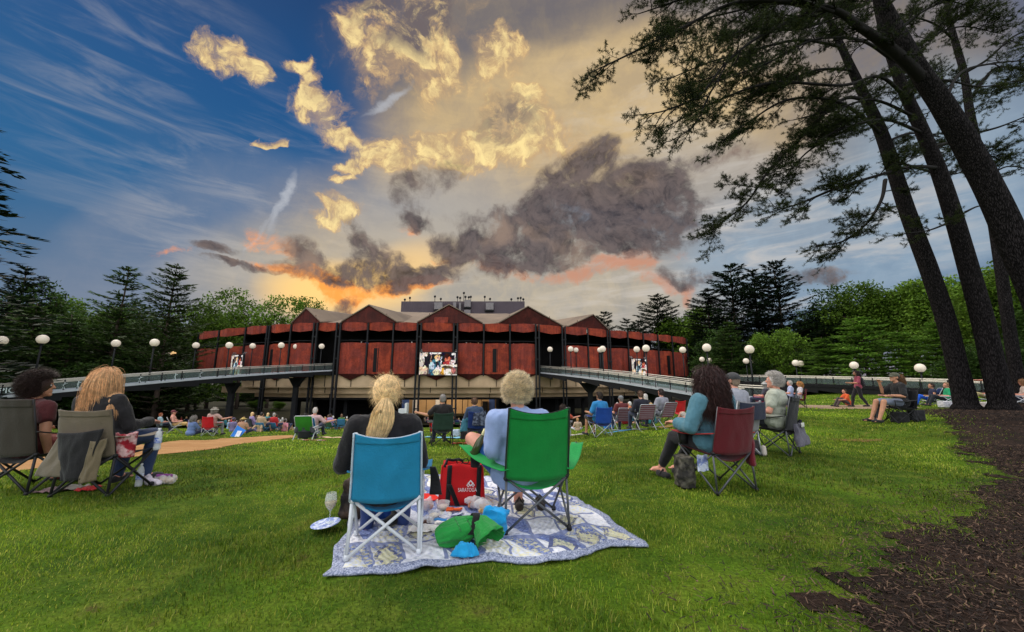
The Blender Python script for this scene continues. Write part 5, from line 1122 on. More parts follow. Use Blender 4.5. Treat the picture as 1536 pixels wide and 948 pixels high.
# ------------------------------------------------------------------ chairs
M_ALU = mat('aluminium_tube', lin(186,188,192), .35, .08, 4, metal=.55); M_STEELP = mat('grey_steel_tube', lin(92,94,98), .4, .12, 4, metal=.5); M_BLKP = mat('black_plastic', lin(24,24,26), .5, .1, 5); M_WTUBE = mat('white_steel_tube', lin(206,210,216), .35, .06, 4, spec=.5); M_DKTUBE = mat('dark_steel_tube', lin(46,46,48), .45, .12, 4, metal=.3)
def quad_chair(label, loc, rotz, back, seat=None, tube=None, w=1.0, hb=.88, joint=None, cup=False, arm=True, trim=None, dip=.03, group=None, two_tone=None, r=.0105, tk=.28, scale=1.0, flare=.0, hem=.86):
    """folding camp chair that faces +Y: crossing legs, sling seat and back"""
    root = thing('camp_chair', label, 'camp chair', loc, rotz, group); root.scale = (scale,)*3; tube = tube or M_STEELP; fb = cloth(*back, trans=tk); fs = cloth(*(seat or back), trans=tk*.6); jt = joint or M_BLKP
    W = .27*w; RL = {s: Vector((s*W, -.27, .012)) for s in (-1, 1)}; FL = {s: Vector((s*(W+.015), .25, .012)) for s in (-1, 1)}; RH = {s: Vector((s*(W-.01), -.245, .42)) for s in (-1, 1)}; FH = {s: Vector((s*(W+.005), .24, .45)) for s in (-1, 1)}; TP = {s: Vector((s*(W-.025), -.36, hb)) for s in (-1, 1)}
    def rod(n, a, b, rr=r):
        mb = MB(); mb.tube([a, b], rr, 8); return mb.build(n, tube, root, True)
    for s in (-1, 1):
        rod('back_pole', RL[s], RH[s]); mb = MB(); mb.tube([RH[s], RH[s].lerp(TP[s], .5)+Vector((0, .004, 0)), TP[s]], r*.95, 8); mb.build('back_pole', tube, root, True)
        o = Vector((0, .012*s, 0)); rod('leg', RL[s]+o, RH[-s]+o); rod('leg', FL[s]-o, FH[-s]-o); rod('leg', RL[s]+Vector((s*.012, 0, 0)), FH[s]+Vector((s*.012, 0, 0))); rod('leg', FL[s]+Vector((-s*.012, 0, 0)), RH[s]+Vector((-s*.012, 0, 0)))
        for p, h in ((RL[s], .04), (FL[s], .04)): mb = MB(); mb.lathe(p-Vector((0, 0, .014)), [(.001, 0), (.022, 0), (.02, .03), (.013, h)], 10); mb.build('foot', jt, root, True)
        mb = MB(); mb.ell(RH[s], (.026, .026, .024), nu=8, nv=6); mb.build('joint', jt, root, True)
        mb = MB(); mb.ell(FH[s], (.022, .022, .022), nu=8, nv=6); mb.build('joint', jt, root, True)
        if arm:
            f = FH[s]+Vector((s*(.02+flare), .01, .17)); rod('arm_post', FH[s], f); b = RH[s].lerp(TP[s], .42 if flare < .1 else .12)+Vector((s*.02, -.03 if flare > .1 else 0, 0))
            hole = cup and s < 0
            def afn(u, v, f=f, b=b, s=s, hole=hole):
                c = b.lerp(f, v); wd = (.03+.035*math.sin(min(1, v*1.3)*math.pi*.55))*(1.45 if hole else 1); return c+Vector((s*(u-.45)*2*wd, .02*math.sin(v*3.14), -.028*math.sin(v*math.pi)+.004*math.sin(u*7)))
            mb = MB(); mb.sheet(afn, 5, 12, .007); mb.build('armrest', fs if not two_tone else cloth(*two_tone), root, True)
            if hole:
                c = afn(.5, .78); mb = MB(); mb.tube([c+Vector((math.cos(a)*.048, math.sin(a)*.048, .004)) for a in np.linspace(0, 6.283, 21)], .006, 6, False); mb.lathe(c+Vector((0, 0, -.13)), [(.001, 0), (.042, 0), (.046, .06), (.048, .13)], 16); mb.build('cup_holder', M_BLKP, root, True)
    sd = random.random()*50
    def bfn(u, v):
        x = -1+2*u; side = RH[-1].lerp(TP[-1], v)*(1-u)+RH[1].lerp(TP[1], v)*u; wr = mnoise.noise(Vector((x*2.5+sd, v*3.2, sd)))*.012+mnoise.noise(Vector((x*9+v*6+sd, v*2.5, 3)))*.004
        return side+Vector((x*.012, -.06*(1-x*x)*(1-.55*v)-.012+wr, (-.02+.02*x*x)*(v < .01)-dip*(1-x*x)*v**6))
    mb = MB(); mb.sheet(bfn, 22, 22, .006); bk = mb.build('backrest', fb, root, True)
    if hem:
        mb = MB(); mb.sheet(lambda u, v: bfn(.02+.96*u, hem+(.995-hem)*v)+Vector((0, -.007, 0)), 20, 6, .003); mb.build('hem', fb if hem != 1 else fs, bk, True)
    if trim:
        for x in (0, 1): mb = MB(); mb.tube([bfn(x, v)+Vector(((.5-x)*-.006, -.004, 0)) for v in np.linspace(0, 1, 14)], .008, 6); mb.build('binding', cloth(*trim), bk, True)
        mb = MB(); mb.tube([bfn(u, 1) for u in np.linspace(0, 1, 14)], .006, 6); mb.build('binding', cloth(*trim), bk, True)
    def sfn(u, v):
        x = -1+2*u; e = (RH[-1]*(1-u)+RH[1]*u).lerp(FH[-1]*(1-u)+FH[1]*u, v); return e+Vector((0, 0, -.085*(1-x*x)*(1-.55*v)-.01+.006*mnoise.noise(Vector((x*3+sd, v*4, 0)))))
    mb = MB(); mb.sheet(sfn, 16, 14, .006); mb.build('seat', fs, root, True)
    return root
def lawn_chair(label, loc, rotz, c1, c2, group=None):
    """aluminium folding chair with woven striped webbing"""
    root = thing('lawn_chair', label, 'lawn chair', loc, rotz, group)
    def tb(n, pts, r=.0125): mb = MB(); mb.tube(pts, r, 8); return mb.build(n, M_ALU, root, True)
    tb('back_frame', [(-.27, -.16, .36), (-.27, -.40, .84), (-.25, -.415, .87), (.25, -.415, .87), (.27, -.40, .84), (.27, -.16, .36)])
    tb('seat_frame', [(-.27, -.18, .37), (-.27, .22, .42), (-.25, .25, .42), (.25, .25, .42), (.27, .22, .42), (.27, -.18, .37)])
    for s in (-1, 1):
        tb('leg', [(s*.29, -.34, .012), (s*.29, .24, .60)]); tb('leg', [(s*.305, .30, .012), (s*.305, -.18, .45), (s*.305, -.26, .60)]); mb = MB(); mb.box((s*.30, .02, .615), (.045, .52, .025)); mb.build('armrest', M_BLKP if c1 else M_ALU, root)
    tb('foot_bar', [(-.29, -.34, .014), (.29, -.34, .014)]); tb('foot_bar', [(-.305, .30, .014), (.305, .30, .014)])
    m1, m2 = cloth(*c1, trans=.15), cloth(*c2, trans=.15)
    for nm, A, B in (('backrest', Vector((0, -.17, .38)), Vector((0, -.41, .855))), ('seat', Vector((0, -.17, .375)), Vector((0, .24, .425)))):
        mb = MB(); n = 15 if nm == 'backrest' else 10; nrm = (B-A).normalized()
        for k in range(n):
            mb.cur = k % 2; c = A.lerp(B, (k+.5)/n); h = (B-A)/n*.49
            mb.sheet(lambda u, v: c+h*(2*v-1)+Vector(((2*u-1)*.265, -.012*(1-(2*u-1)**2), .0)), 6, 1, .004)
        mb.build(nm, [m1, m2], root)
    return root
def low_chair(label, loc, rotz, col, dark=None, group=None):
    """low sling chair with white tube frame"""
    root = thing('beach_chair', label, 'beach chair', loc, rotz, group)
    def tb(n, pts, r=.012, m=M_WTUBE): mb = MB(); mb.tube(pts, r, 8); return mb.build(n, m, root, True)
    tb('back_frame', [(-.27, -.10, .20), (-.27, -.42, .80), (-.24, -.44, .83), (.24, -.44, .83), (.27, -.42, .80), (.27, -.10, .20)]); tb('seat_frame', [(-.27, -.14, .19), (-.27, .32, .26), (.27, .32, .26), (.27, -.14, .19)])
    for s in (-1, 1):
        tb('leg', [(s*.295, -.36, .012), (s*.295, .10, .42)]); tb('leg', [(s*.305, .34, .012), (s*.305, -.22, .43)]); mb = MB(); mb.box((s*.30, -.02, .44), (.05, .46, .03)); mb.build('armrest', M_WTUBE, root)
    tb('foot_bar', [(-.295, -.36, .014), (.295, -.36, .014)]); f = cloth(*col, trans=.35)
    mb = MB(); mb.sheet(lambda u, v: Vector(((2*u-1)*.265, -.12-.315*v-.05*(1-(2*u-1)**2)*math.sin(v*math.pi), .21+.615*v)), 12, 14, .006); mb.build('backrest', f, root, True)
    mb = MB(); mb.sheet(lambda u, v: Vector(((2*u-1)*.265, -.12+.44*v, .20+.06*v-.05*(1-(2*u-1)**2)*math.sin(v*math.pi))), 10, 10, .006); mb.build('seat', f, root, True)
    if dark: mb = MB(); mb.sheet(lambda u, v: Vector(((2*u-1)*.2, -.15-.05*v-.062*(1-(2*u-1)**2)-.02, .10+.22*v)), 8, 6, .02); mb.build('pouch', cloth(*dark), root, True)
    return root
def place(rear_l, rear_r, depth=.27):
    """spot, turn and size of a chair from where its two back feet stand in the photo"""
    a, b = G(*rear_l), G(*rear_r); t = (b-a); ang = math.atan2(t.y, t.x); m = (a+b)/2; f = Vector((-math.sin(ang), math.cos(ang), 0)); k = min(1.12, max(.85, math.hypot(t.x, t.y)/.54)); c = m+f*depth*k; return Vector((c.x, c.y, gz(c.x, c.y)+.006)), ang, k
def local(loc, ang, p): return Vector(loc)+Matrix.Rotation(ang, 3, 'Z') @ Vector(p)
# ------------------------------------------------------------------ quilt and picnic
def quilt_mat():
    m = bpy.data.materials.new('patchwork_quilt'); m.use_nodes = True; t = NT(m.node_tree); p = t.n['Principled BSDF']
    uv = t.node('ShaderNodeTexCoord').outputs['UV']; co = t.node('ShaderNodeTexCoord').outputs['Object']
    sp = t.node('ShaderNodeSeparateXYZ'); t.put(sp.inputs[0], uv); U, Vv = sp.outputs[0], sp.outputs[1]; NU, NV = 9.0, 7.0
    u, v = t.m('MULTIPLY', U, NU), t.m('MULTIPLY', Vv, NV); fu, fv = t.m('FRACT', u), t.m('FRACT', v)
    cc = t.node('ShaderNodeCombineXYZ'); t.put(cc.inputs[0], t.m('FLOOR', u)); t.put(cc.inputs[1], t.m('FLOOR', v))
    wn = t.node('ShaderNodeTexWhiteNoise', noise_dimensions='3D'); t.put(wn.inputs['Vector'], cc.outputs[0]); rnd = wn.outputs['Value']; w2 = t.node('ShaderNodeSeparateColor'); t.put(w2.inputs[0], wn.outputs['Color'])
    base = t.mix(t.m('GREATER_THAN', rnd, .5), lin(226,226,232), lin(206,210,224))
    fl = t.noise(co, 34, 4, .7); spots = t.step(fl, .52, .62)
    tri = t.m('GREATER_THAN', t.m('ADD', fu, fv), 1.0); blue = t.mix(t.step(t.noise(co, 60, 2, .6), .42, .6), lin(92,106,156), lin(132,146,190))
    g = t.mix(t.m('MULTIPLY', tri, t.m('GREATER_THAN', w2.outputs[0], .38)), base, blue)
    dia = t.m('ADD', t.m('ABSOLUTE', t.m('SUBTRACT', fu, .5)), t.m('ABSOLUTE', t.m('SUBTRACT', fv, .5)))
    ctr = t.mix(spots, lin(206,204,178), lin(108,128,100)); ctr = t.mix(t.step(t.noise(co, 50, 3, .6), .56, .64), ctr, lin(110,104,160))
    has = t.m('GREATER_THAN', w2.outputs[1], .66); ring = t.m('LESS_THAN', dia, .47); inn = t.m('LESS_THAN', dia, .33)
    g = t.mix(t.m('MULTIPLY', has, ring), g, lin(96,104,142)); g = t.mix(t.m('MULTIPLY', has, inn), g, ctr)
    g = t.mix(t.m('MULTIPLY', spots, .35), g, lin(128,136,176)); yel = t.m('MULTIPLY', t.m('GREATER_THAN', w2.outputs[2], .72), t.step(fl, .45, .6)); g = t.mix(t.m('MULTIPLY', yel, .7), g, lin(222,214,160))
    edge = t.m('MINIMUM', t.m('MINIMUM', U, t.m('SUBTRACT', 1, U)), t.m('MINIMUM', Vv, t.m('SUBTRACT', 1, Vv)))
    den = t.mix(t.step(t.noise(co, 90, 3, .7), .4, .6), lin(106,114,142), lin(176,182,202)); g = t.mix(t.m('LESS_THAN', edge, .027), g, den)
    sash = t.m('LESS_THAN', t.m('MINIMUM', t.m('MINIMUM', fu, t.m('SUBTRACT', 1, fu)), t.m('MINIMUM', fv, t.m('SUBTRACT', 1, fv))), .045); g = t.mix(t.m('MULTIPLY', sash, t.m('GREATER_THAN', edge, .035)), g, lin(130,138,172))
    t.put(p.inputs['Base Color'], g); p.inputs['Roughness'].default_value = .9; p.inputs['Specular IOR Level'].default_value = .1
    st = t.m('MULTIPLY', t.m('SINE', t.m('MULTIPLY', u, 25)), t.m('SINE', t.m('MULTIPLY', v, 25))); bp = t.node('ShaderNodeBump'); bp.inputs['Strength'].default_value = .5; bp.inputs['Distance'].default_value = .01
    t.put(bp.inputs['Height'], t.m('ADD', st, t.noise(co, 40, 5, .6))); t.l.new(bp.outputs[0], p.inputs['Normal']); return m
def quilt_pt(u, v):
    A, B, C_, D_ = QUILT; p = (A*(1-u)+B*u)*(1-v)+(D_*(1-u)+C_*u)*v; e = min(u, 1-u, v, 1-v)
    x = p.x+.035*math.sin(u*19+v*5)*(1 if v < .06 else .4)+.02*math.sin(v*31); y = p.y+.05*math.sin(u*15+1.2)*(1-v)**2+.035*math.sin(u*7)
    n = mnoise.noise(Vector((x*4.5, y*4.5, 1.7))); r = abs(mnoise.noise(Vector((x*2.3+7, y*5.5, 4)))); h = .022+.034*max(0, n)+.065*max(0, .30-r)*min(1, e*9)+.010*mnoise.noise(Vector((x*11, y*11, 0)))
    return Vector((x, y, gz(x, y)+h))
def on_quilt(px, py):
    g = G(px, py); best = None                                  # height of the cloth there
    n = mnoise.noise(Vector((g.x*4.5, g.y*4.5, 1.7))); return Vector((g.x, g.y, gz(g.x, g.y)+.032+.018*max(0, n)))
mb = MB(); mb.sheet(quilt_pt, 110, 80, .014); tag(mb.build('picnic_quilt', quilt_mat(), None, True), 'blue and white patchwork picnic quilt spread on the lawn', 'quilt')
def thing1(name, mb, m, label, cat, smooth=True, group=None): return tag(mb.build(name, m, None, smooth), label, cat, group)
def shaped(mb, vox, it=3, wr=0, fr=8, seed=1.0):
    me = remesh(mb, vox, it)
    if wr: wrinkle(me, wr, fr, seed)
    return me

def crossed(J):
    """left ankle laid over the right knee"""
    J['knL'] = Vector((-.31, .24, .70)); J['anL'] = Vector((.06, .40, .58)); J['toeL'] = Vector((.20, .44, .56)); J['elL'] += Vector((.085, -.02, .02)); J['wrL'] += Vector((.13, -.03, .04)); return J
# the two chairs in front and who sits in them
LB, AB, KB = place((520,849), (626,839)); LB.z += .03
quad_chair('turquoise camp chair with white frame on the quilt', LB, AB, (44,160,206), (26,128,176), M_WTUBE, hb=.95, joint=M_WTUBE, dip=.045, trim=(176,190,204), r=.0135, scale=KB, arm=True, tk=.4)
person('woman with blonde ponytail and black top in the turquoise chair', local(LB, AB, (-.05, .08, -.10)), AB, pose(sh=.40, lean=8, head=(4,4,0), arms=('rest','lap'), feet=.30), shirt=(26,24,28), sleeve=1.0, trousers=(40,58,110), hair=('ponytail',(236,204,152)), hi=True, fat=1.12, scale=1.04, sk=PINK, shirt_loose=1.4)
LG, AG, KG = place((757,803), (859,809)); AG = R(10); LG.x -= .085; LG.z += .03
quad_chair('green camp chair with grey poles and cup holder on the quilt', LG, AG, (26,156,70), (28,166,80), M_STEELP, hb=1.0, trim=(18,40,24), cup=True, dip=.05, scale=KG*.97, tk=.42, flare=.24)
person('man with curly grey blond hair and light blue shirt in the green chair', local(LG, AG, (-.13, .08, -.11)), AG+R(6), crossed(pose(sh=.40, lean=10, tilt=-2, head=(0,4,0), arms=('rest','lap'), spread=.14, feet=.36, width=1.06)), shirt=(150,170,214), sleeve=.46, trousers=(36,88,160), leg=.30, hair=('curly',(236,216,180)), hi=True, fat=1.15, scale=1.06, sk=PINK, shoes=None, shirt_loose=1.5, seed=40)
# bottle in the cup holder
mb = MB(); c = local(LG, AG, (-.475*KG*.97, .125*KG, .595*KG)); tilt = Matrix.Rotation(R(24), 3, 'Y') @ Matrix.Rotation(R(-8), 3, 'X')
mb.lathe(c-tilt @ Vector((0, 0, .09)), [(.001, 0), (.036, 0), (.037, .12), (.034, .15), (.016, .20), (.0145, .25)], 18, tilt); b_ = mb.build('wine_bottle', mat('green_bottle_glass', lin(70,78,44), .12, .1, 3, spec=.6), None, True); tag(b_, 'green wine bottle leaning in the green chair cup holder', 'bottle')
mb = MB(); mb.lathe(c-tilt @ Vector((0, 0, .09)), [(.0165, .205), (.0165, .262), (.001, .264)], 16, tilt); mb.build('foil', mat('pale_foil', lin(190,186,140), .4, .1, 5, metal=.3), b_, True)

# red tote with black straps and white print
M_TOTE = cloth(206,26,30); tc = on_quilt(693,757); ta = R(4)
tote = thing('tote_bag', 'tall red tote bag with black straps and white printed name', 'tote bag', tc, ta)
mb = MB(); W0, W1, D0, D1, Hh = .225, .200, .13, .10, .36
def tfn(s):
    def f(u, v):
        x = (2*u-1)*(W0+(W1-W0)*v); y = s*(D0+(D1-D0)*v)*(1-.10*abs(2*u-1)**4)+.006*mnoise.noise(Vector((u*4, v*4, s))); return Vector((x, y-(.008*math.sin(u*9)*v), Hh*v+.012*math.sin(u*7+s)*v))
    return f
mb.sheet(tfn(-1), 14, 10, .006); mb.sheet(lambda u, v: tfn(1)(1-u, v), 14, 10, .006)
for s in (-1, 1): mb.sheet(lambda u, v, s=s: Vector((s*(W0+(W1-W0)*v)-s*.03*v*(1-(2*u-1)**2), s*(2*u-1)*(D0+(D1-D0)*v), Hh*v)), 6, 8, .006)
mb.box((0, 0, .01), (2*W0-.01, 2*D0-.01, .015)); mb.build('bag_body', M_TOTE, tote, True)
for x in (-.13, .155):
    mb = MB(); mb.sheet(lambda u, v: Vector((x+(u-.5)*.045+.012*v, -(D0+(D1-D0)*v)-.010+.004*math.sin(v*5), .0+Hh*v)), 2, 10, .005); mb.build('strap', cloth(20,20,22), tote, True)
mb = MB(); mb.sheet(lambda u, v: Vector((-.115+.05*(1-v)*1.6+(u-.5)*.045, -D0-.02-.012*v, .005+.19*v)), 2, 6, .005); mb.build('strap', cloth(20,20,22), tote, True)
mb = MB(); mb.tube([(-.17,-.10,.34),(-.15,-.04,.40),(-.10,0,.385),(-.04,.02,.39),(0,.03,.37)], .014, 8); mb.build('strap', cloth(20,20,22), tote, True)
M_WPR = mat('white_print_ink', lin(240,236,236), .7, .05, 9); o = text_mesh('print', 'SARATOGA', .052, M_WPR, tote, .001); o.location = (.055, -.128, .135); o.rotation_euler = (R(90-4.5), 0, 0); o.scale = (.66, .95, 1)
lg = MB()
for (x, z, s_) in ((.085,.195,.030), (.062,.178,.018), (.108,.178,.018)):                    # mountain of small diamonds
    q = lambda a, b: Vector((x+a*s_, -.1275+ (z-.135)*.08-.002, z+b*s_)); lg.add([q(-1,0), q(0,-1), q(1,0), q(0,1), q(-.5,0), q(0,-.5), q(.5,0), q(0,.5)], [(0,1,5,4),(1,2,6,5),(2,3,7,6),(3,0,4,7)])
lg.build('emblem', M_WPR, tote)
mb = MB()
for k, (x, y, z, a) in enumerate(((-.03,-.02,.375,.4), (.03,-.03,.38,-.5))): mb.tube([Vector((x+.03*math.cos(t), y, z+.024*math.sin(t))) for t in np.linspace(0, 6.283, 15)], .005, 6, False)
mb.tube([(-.0,-.02,.38),(0,-.03,.38)], .005, 6); tag(mb.build('sunglasses', M_BLKP, None, True), 'black sunglasses sticking out of the red tote bag', 'sunglasses').matrix_world = Matrix.Translation(tc) @ Matrix.Rotation(ta, 4, 'Z')

# food and boxes on the quilt
M_CLEAR = glass('clear_plastic', (.95,.95,.97), .12, .28); M_FILM = glass('plastic_film', (.96,.96,.98), .25, .42)
def tub(px, py, r, h, label, tone=None):
    c = on_quilt(px, py); root = thing('plastic_tub', label, 'plastic tub', c); mb = MB(); mb.lathe((0, 0, 0), [(.001, 0), (r*.82, 0), (r*.9, h*.5), (r, h), (r*1.06, h+.004), (r*1.0, h-.004), (r*.86, .01), (.001, .008)], 24); mb.build('tub', M_CLEAR, root, True)
    if tone: mb = MB(); mb.lathe((0, 0, .012), [(.001, 0), (r*.8, 0), (r*.84, h*.35), (.001, h*.42)], 18); mb.build('food', cloth(*tone), root, True)
tub(664,770,.062,.065,'clear plastic tub nearest the red tote bag', (226,206,186)); tub(651,783,.052,.05,'small clear tub with creamy dip behind the snack bags', (228,220,196)); tub(668,786,.05,.04,'shallow clear tub between the snack bags and the carrot plate')
def plate(px, py, r, m, label, lift=0.0, tilt=0.0):
    mb = MB(); rot = Euler((0, R(tilt), 0)).to_matrix(); mb.lathe(on_quilt(px, py)+Vector((0, 0, lift)), [(.001, 0), (r*.6, .002), (r*.95, .012), (r, .016), (r*.94, .018), (r*.6, .008), (.001, .006)], 30, rot); return thing1('plate', mb, m, label, 'plate')
M_PAPER = mat('white_paper_plate', lin(236,234,232), .7, .06, 8); M_PRIM = mat('blue_rim_plate', lin(214,222,240), .5, .2, 40, col2=lin(120,140,200))
plate(638,757,.125,mat('red_plastic', lin(226,40,36), .35, .06, 4),'big red plastic plate behind the turquoise chair legs', .02, 6); plate(680,778,.085,M_PRIM,'blue rimmed white plate holding carrot sticks'); plate(668,792,.09,M_PAPER,'white paper plate nearest the green sack', 0, -3)
g = MB(); rr = random.Random(3); c = on_quilt(681,776)+Vector((0, 0, .02))
for k in range(26): a = rr.uniform(-.5, .5); p = c+Vector((rr.uniform(-.045, .045), rr.uniform(-.03, .03), rr.uniform(0, .014))); g.cap(p-Vector((.026*math.cos(a), .026*math.sin(a), 0)), p+Vector((.026*math.cos(a), .026*math.sin(a), .003)), .006, .005, 6)
tag(g.build('carrot_sticks', cloth(232,96,40), None, True), 'heap of orange carrot sticks on the blue rimmed plate', 'carrots', kind='stuff')
def bag_of(px, py, size, label, m, inner=None, seed=1, lift=0.0, rot=0.0):
    c = on_quilt(px, py)+Vector((0, 0, lift)); r = random.Random(seed); mb = MB()
    for k in range(7): mb.ell((r.uniform(-.45, .45)*size[0], r.uniform(-.45, .45)*size[1], size[2]*r.uniform(.35, .7)), (size[0]*r.uniform(.3, .5), size[1]*r.uniform(.3, .5), size[2]*r.uniform(.3, .55)))
    me = shaped(mb, .011, 2, .010, 14, seed); me.materials.append(m); o = link('food_bag', me); o.location = c; o.rotation_euler = (0, 0, rot); tag(o, label, 'food bag')
    if inner:
        mb = MB()
        for k in range(22): mb.ell((r.uniform(-.35, .35)*size[0], r.uniform(-.35, .35)*size[1], size[2]*r.uniform(.2, .6)), size[2]*r.uniform(.10, .18), nu=7, nv=5)
        mb.build('food', cloth(*inner), o, True)
bag_of(710,768,(.10,.07,.10),'crumpled clear snack bag with reddish chips beside the tote', M_FILM, (206,140,110), 5); bag_of(725,776,(.12,.08,.11),'crumpled clear bag of bread rolls before the tote', M_FILM, (196,160,104), 6); bag_of(642,772,(.09,.07,.12),'crumpled clear wrapper standing among the tubs', M_FILM, (210,170,160), 7)
bag_of(640,792,(.08,.07,.06),'clear bag of brown nuts behind the white chair legs', M_FILM, (110,80,70), 8); bag_of(662,802,(.14,.06,.045),'flat white cheese packet with blue print left of the green sack', mat('white_wrapper', lin(232,230,222), .4, .1, 9), None, 9); bag_of(690,799,(.05,.04,.03),'small bag of peach coloured bites above the green sack', mat('peach_food', lin(226,184,150), .6, .2, 30), None, 10)
mb = MB(); c = on_quilt(660,801); mb.sheet(lambda u, v: c+Vector(((u-.5)*.10, (v-.5)*.05, .078+.004*math.sin(u*6))), 6, 3, .004); tag(mb.build('packet_label', mat('blue_label', lin(40,130,200), .5, .05, 9), None, True), 'blue label lying on the flat white cheese packet', 'label')
# napkins
for px, py, s_, lb in ((700,790,.09,'white napkin left of the bread bag'), (634,800,.10,'white napkin under the turquoise chair front legs')):
    c = on_quilt(px, py); mb = MB(); mb.sheet(lambda u, v: c+Vector(((u-.5)*2*s_, (v-.5)*1.6*s_, .010+.02*mnoise.noise(Vector((u*5, v*5, s_*50))))), 12, 10, .003); thing1('napkin', mb, M_PAPER, lb, 'napkin')
# green stuff sack, slumped, with black cord; turquoise sack behind it and a roll in front
def crumple(c, sx, sy, H, seed, rot=0.0, fold=.035, fr=3.2, name='sack', n=70, peak=(0, 0)):
    """cloth fallen in a heap: a thin sheet over a mound, gathered into creased folds"""
    q = Matrix.Rotation(rot, 3, 'Z')
    def f(u, v):
        x, y = 2*u-1, 2*v-1; k = math.sqrt(max(1e-6, x*x+y*y)); m = max(abs(x), abs(y)); x, y = x*m/k, y*m/k; r = min(1.0, m); e = 1+.18*mnoise.noise(Vector((x*1.6, y*1.6, seed+9)))
        wx, wy = x+.5*mnoise.noise(Vector((x*1.3, y*1.3, seed))), y+.5*mnoise.noise(Vector((x*1.3+5, y*1.3, seed)))
        rg = (1-2.4*abs(mnoise.noise(Vector((wx*fr, wy*fr*.45, seed)))))+.45*(1-2.2*abs(mnoise.noise(Vector((wx*fr*2.3, wy*fr*1.4, seed+3)))))
        px_, py_ = x-peak[0], y-peak[1]; d = min(1, math.sqrt(px_*px_+py_*py_)/1.3); z = (H*(1-d*d)*(.8+.5*mnoise.noise(Vector((x*1.7, y*1.7, seed+20))))+fold*rg)*math.sqrt(max(0, 1-r**3))
        return c+q @ Vector((x*sx*e*(1-.25*z), y*sy*e, max(.004+.01*(1-r), z)))
    mb = MB(); mb.sheet(f, n, n, .004); return mb
M_GSACK = cloth(30,136,56); c = on_quilt(700,826)
def sack_pt(u, v):
    """a limp sack lying on its side: round bottom at the left, drawn-in neck, mouth flopped open at the right"""
    P = [(-.215,-.03,.060,.004),(-.20,-.03,.066,.055),(-.15,-.02,.078,.078),(-.06,.02,.095,.088),(.02,.05,.125,.070),(.065,.05,.150,.046),(.10,.03,.135,.060),(.15,-.02,.085,.085),(.175,-.05,.060,.098)]
    t = v*(len(P)-1); i = min(int(t), len(P)-2); f = t-i; q = [P[i][k]*(1-f)+P[i+1][k]*f for k in range(4)]; th = 2*math.pi*u
    d = Vector((P[i+1][0]-P[i][0], P[i+1][1]-P[i][1], P[i+1][2]-P[i][2])).normalized(); x, y = frame_of(d); e = Vector((math.cos(th), math.sin(th), 0))
    rg = 1-2.6*abs(mnoise.noise(Vector((e.x*1.6+2, e.y*1.6, v*2.2)))); r2 = 1-2.4*abs(mnoise.noise(Vector((e.x*3.1, e.y*3.1+7, v*5.5)))); nk = math.exp(-((v-.62)/.16)**2)
    r = q[3]*(1+.20*rg+.09*r2+nk*.22*math.sin(7*th+1)*(.6+.4*math.sin(3*th))); p = Vector(q[:3])+(x*e.x+y*e.y)*r; p.z = max(p.z*.92, .006+.006*abs(rg)); return c+p
mb = MB(); mb.sheet(sack_pt, 72, 72, .003); o = tag(mb.build('stuff_sack', M_GSACK, None, True), 'crumpled green chair sack on the quilt edge', 'sack')
mb = MB(); mb.sheet(lambda u, v: c+Vector((.035+.03*math.sin(v*3)+(u-.5)*.05, -.045+.11*v, .085+.12*math.sin(v*2.2))), 4, 10, .010); mb.build('strap', cloth(16,18,18), o, True)
c2 = on_quilt(746,812); mb = MB(); mb.box(c2+Vector((.0, .02, .10)), (.13, .10, .17), Matrix.Rotation(R(12), 3, 'Y') @ Matrix.Rotation(R(-15), 3, 'Z')); mb.ell(c2+Vector((-.06, .03, .12)), (.06, .05, .09)); me = shaped(mb, .009, 2, .022, 7, 6.1); wrinkle(me, .006, 19, 2.2); me.materials.append(cloth(22,150,214)); tag(link('stuff_sack', me), 'upright turquoise blue sack behind the green one', 'sack')
c3 = on_quilt(698,840); tag(crumple(c3, .10, .05, .075, 7.7, R(8), .022, 2.6, n=40).build('cloth_roll', cloth(30,150,206), None, True), 'small crumpled turquoise cloth tucked under the green sack', 'cloth')
# wine glass on a plate in the grass
gp = G(488,797); mb = MB(); mb.lathe(Vector((gp.x, gp.y, gz(gp.x, gp.y)+.045)), [(.001, 0), (.07, .004), (.108, .014), (.112, .018), (.105, .02), (.07, .010), (.001, .008)], 30, Euler((R(4), R(-5), 0)).to_matrix()); thing1('plate', mb, M_PRIM, 'white plate with blue flecks lying in the grass under the wine glass', 'plate')
gb = Vector((gp.x+.018, gp.y+.02, gz(gp.x, gp.y)+.062)); root = thing('wine_glass', 'stemmed glass of white wine standing left of the quilt', 'wine glass', gb); root.scale = (1.02,)*3
mb = MB(); mb.lathe((0, 0, 0), [(.001, .003), (.034, .001), (.034, .003), (.006, .008), (.004, .02), (.004, .075), (.012, .088), (.036, .118), (.046, .150), (.044, .185), (.036, .222), (.0345, .222), (.0425, .185), (.0445, .150), (.0345, .120), (.010, .092), (.001, .090)], 28); mb.build('glass', glass('wine_glass_clear', (.96,.98,.97), .02, .22), root, True)
mb = MB(); mb.lathe((0, 0, 0), [(.001, .0905), (.010, .093), (.0335, .121), (.0432, .149), (.0432, .153), (.001, .153)], 28); mb.build('wine', mat('white_wine', lin(214,188,128), .15, .05, 4, trans=.5), root, True)
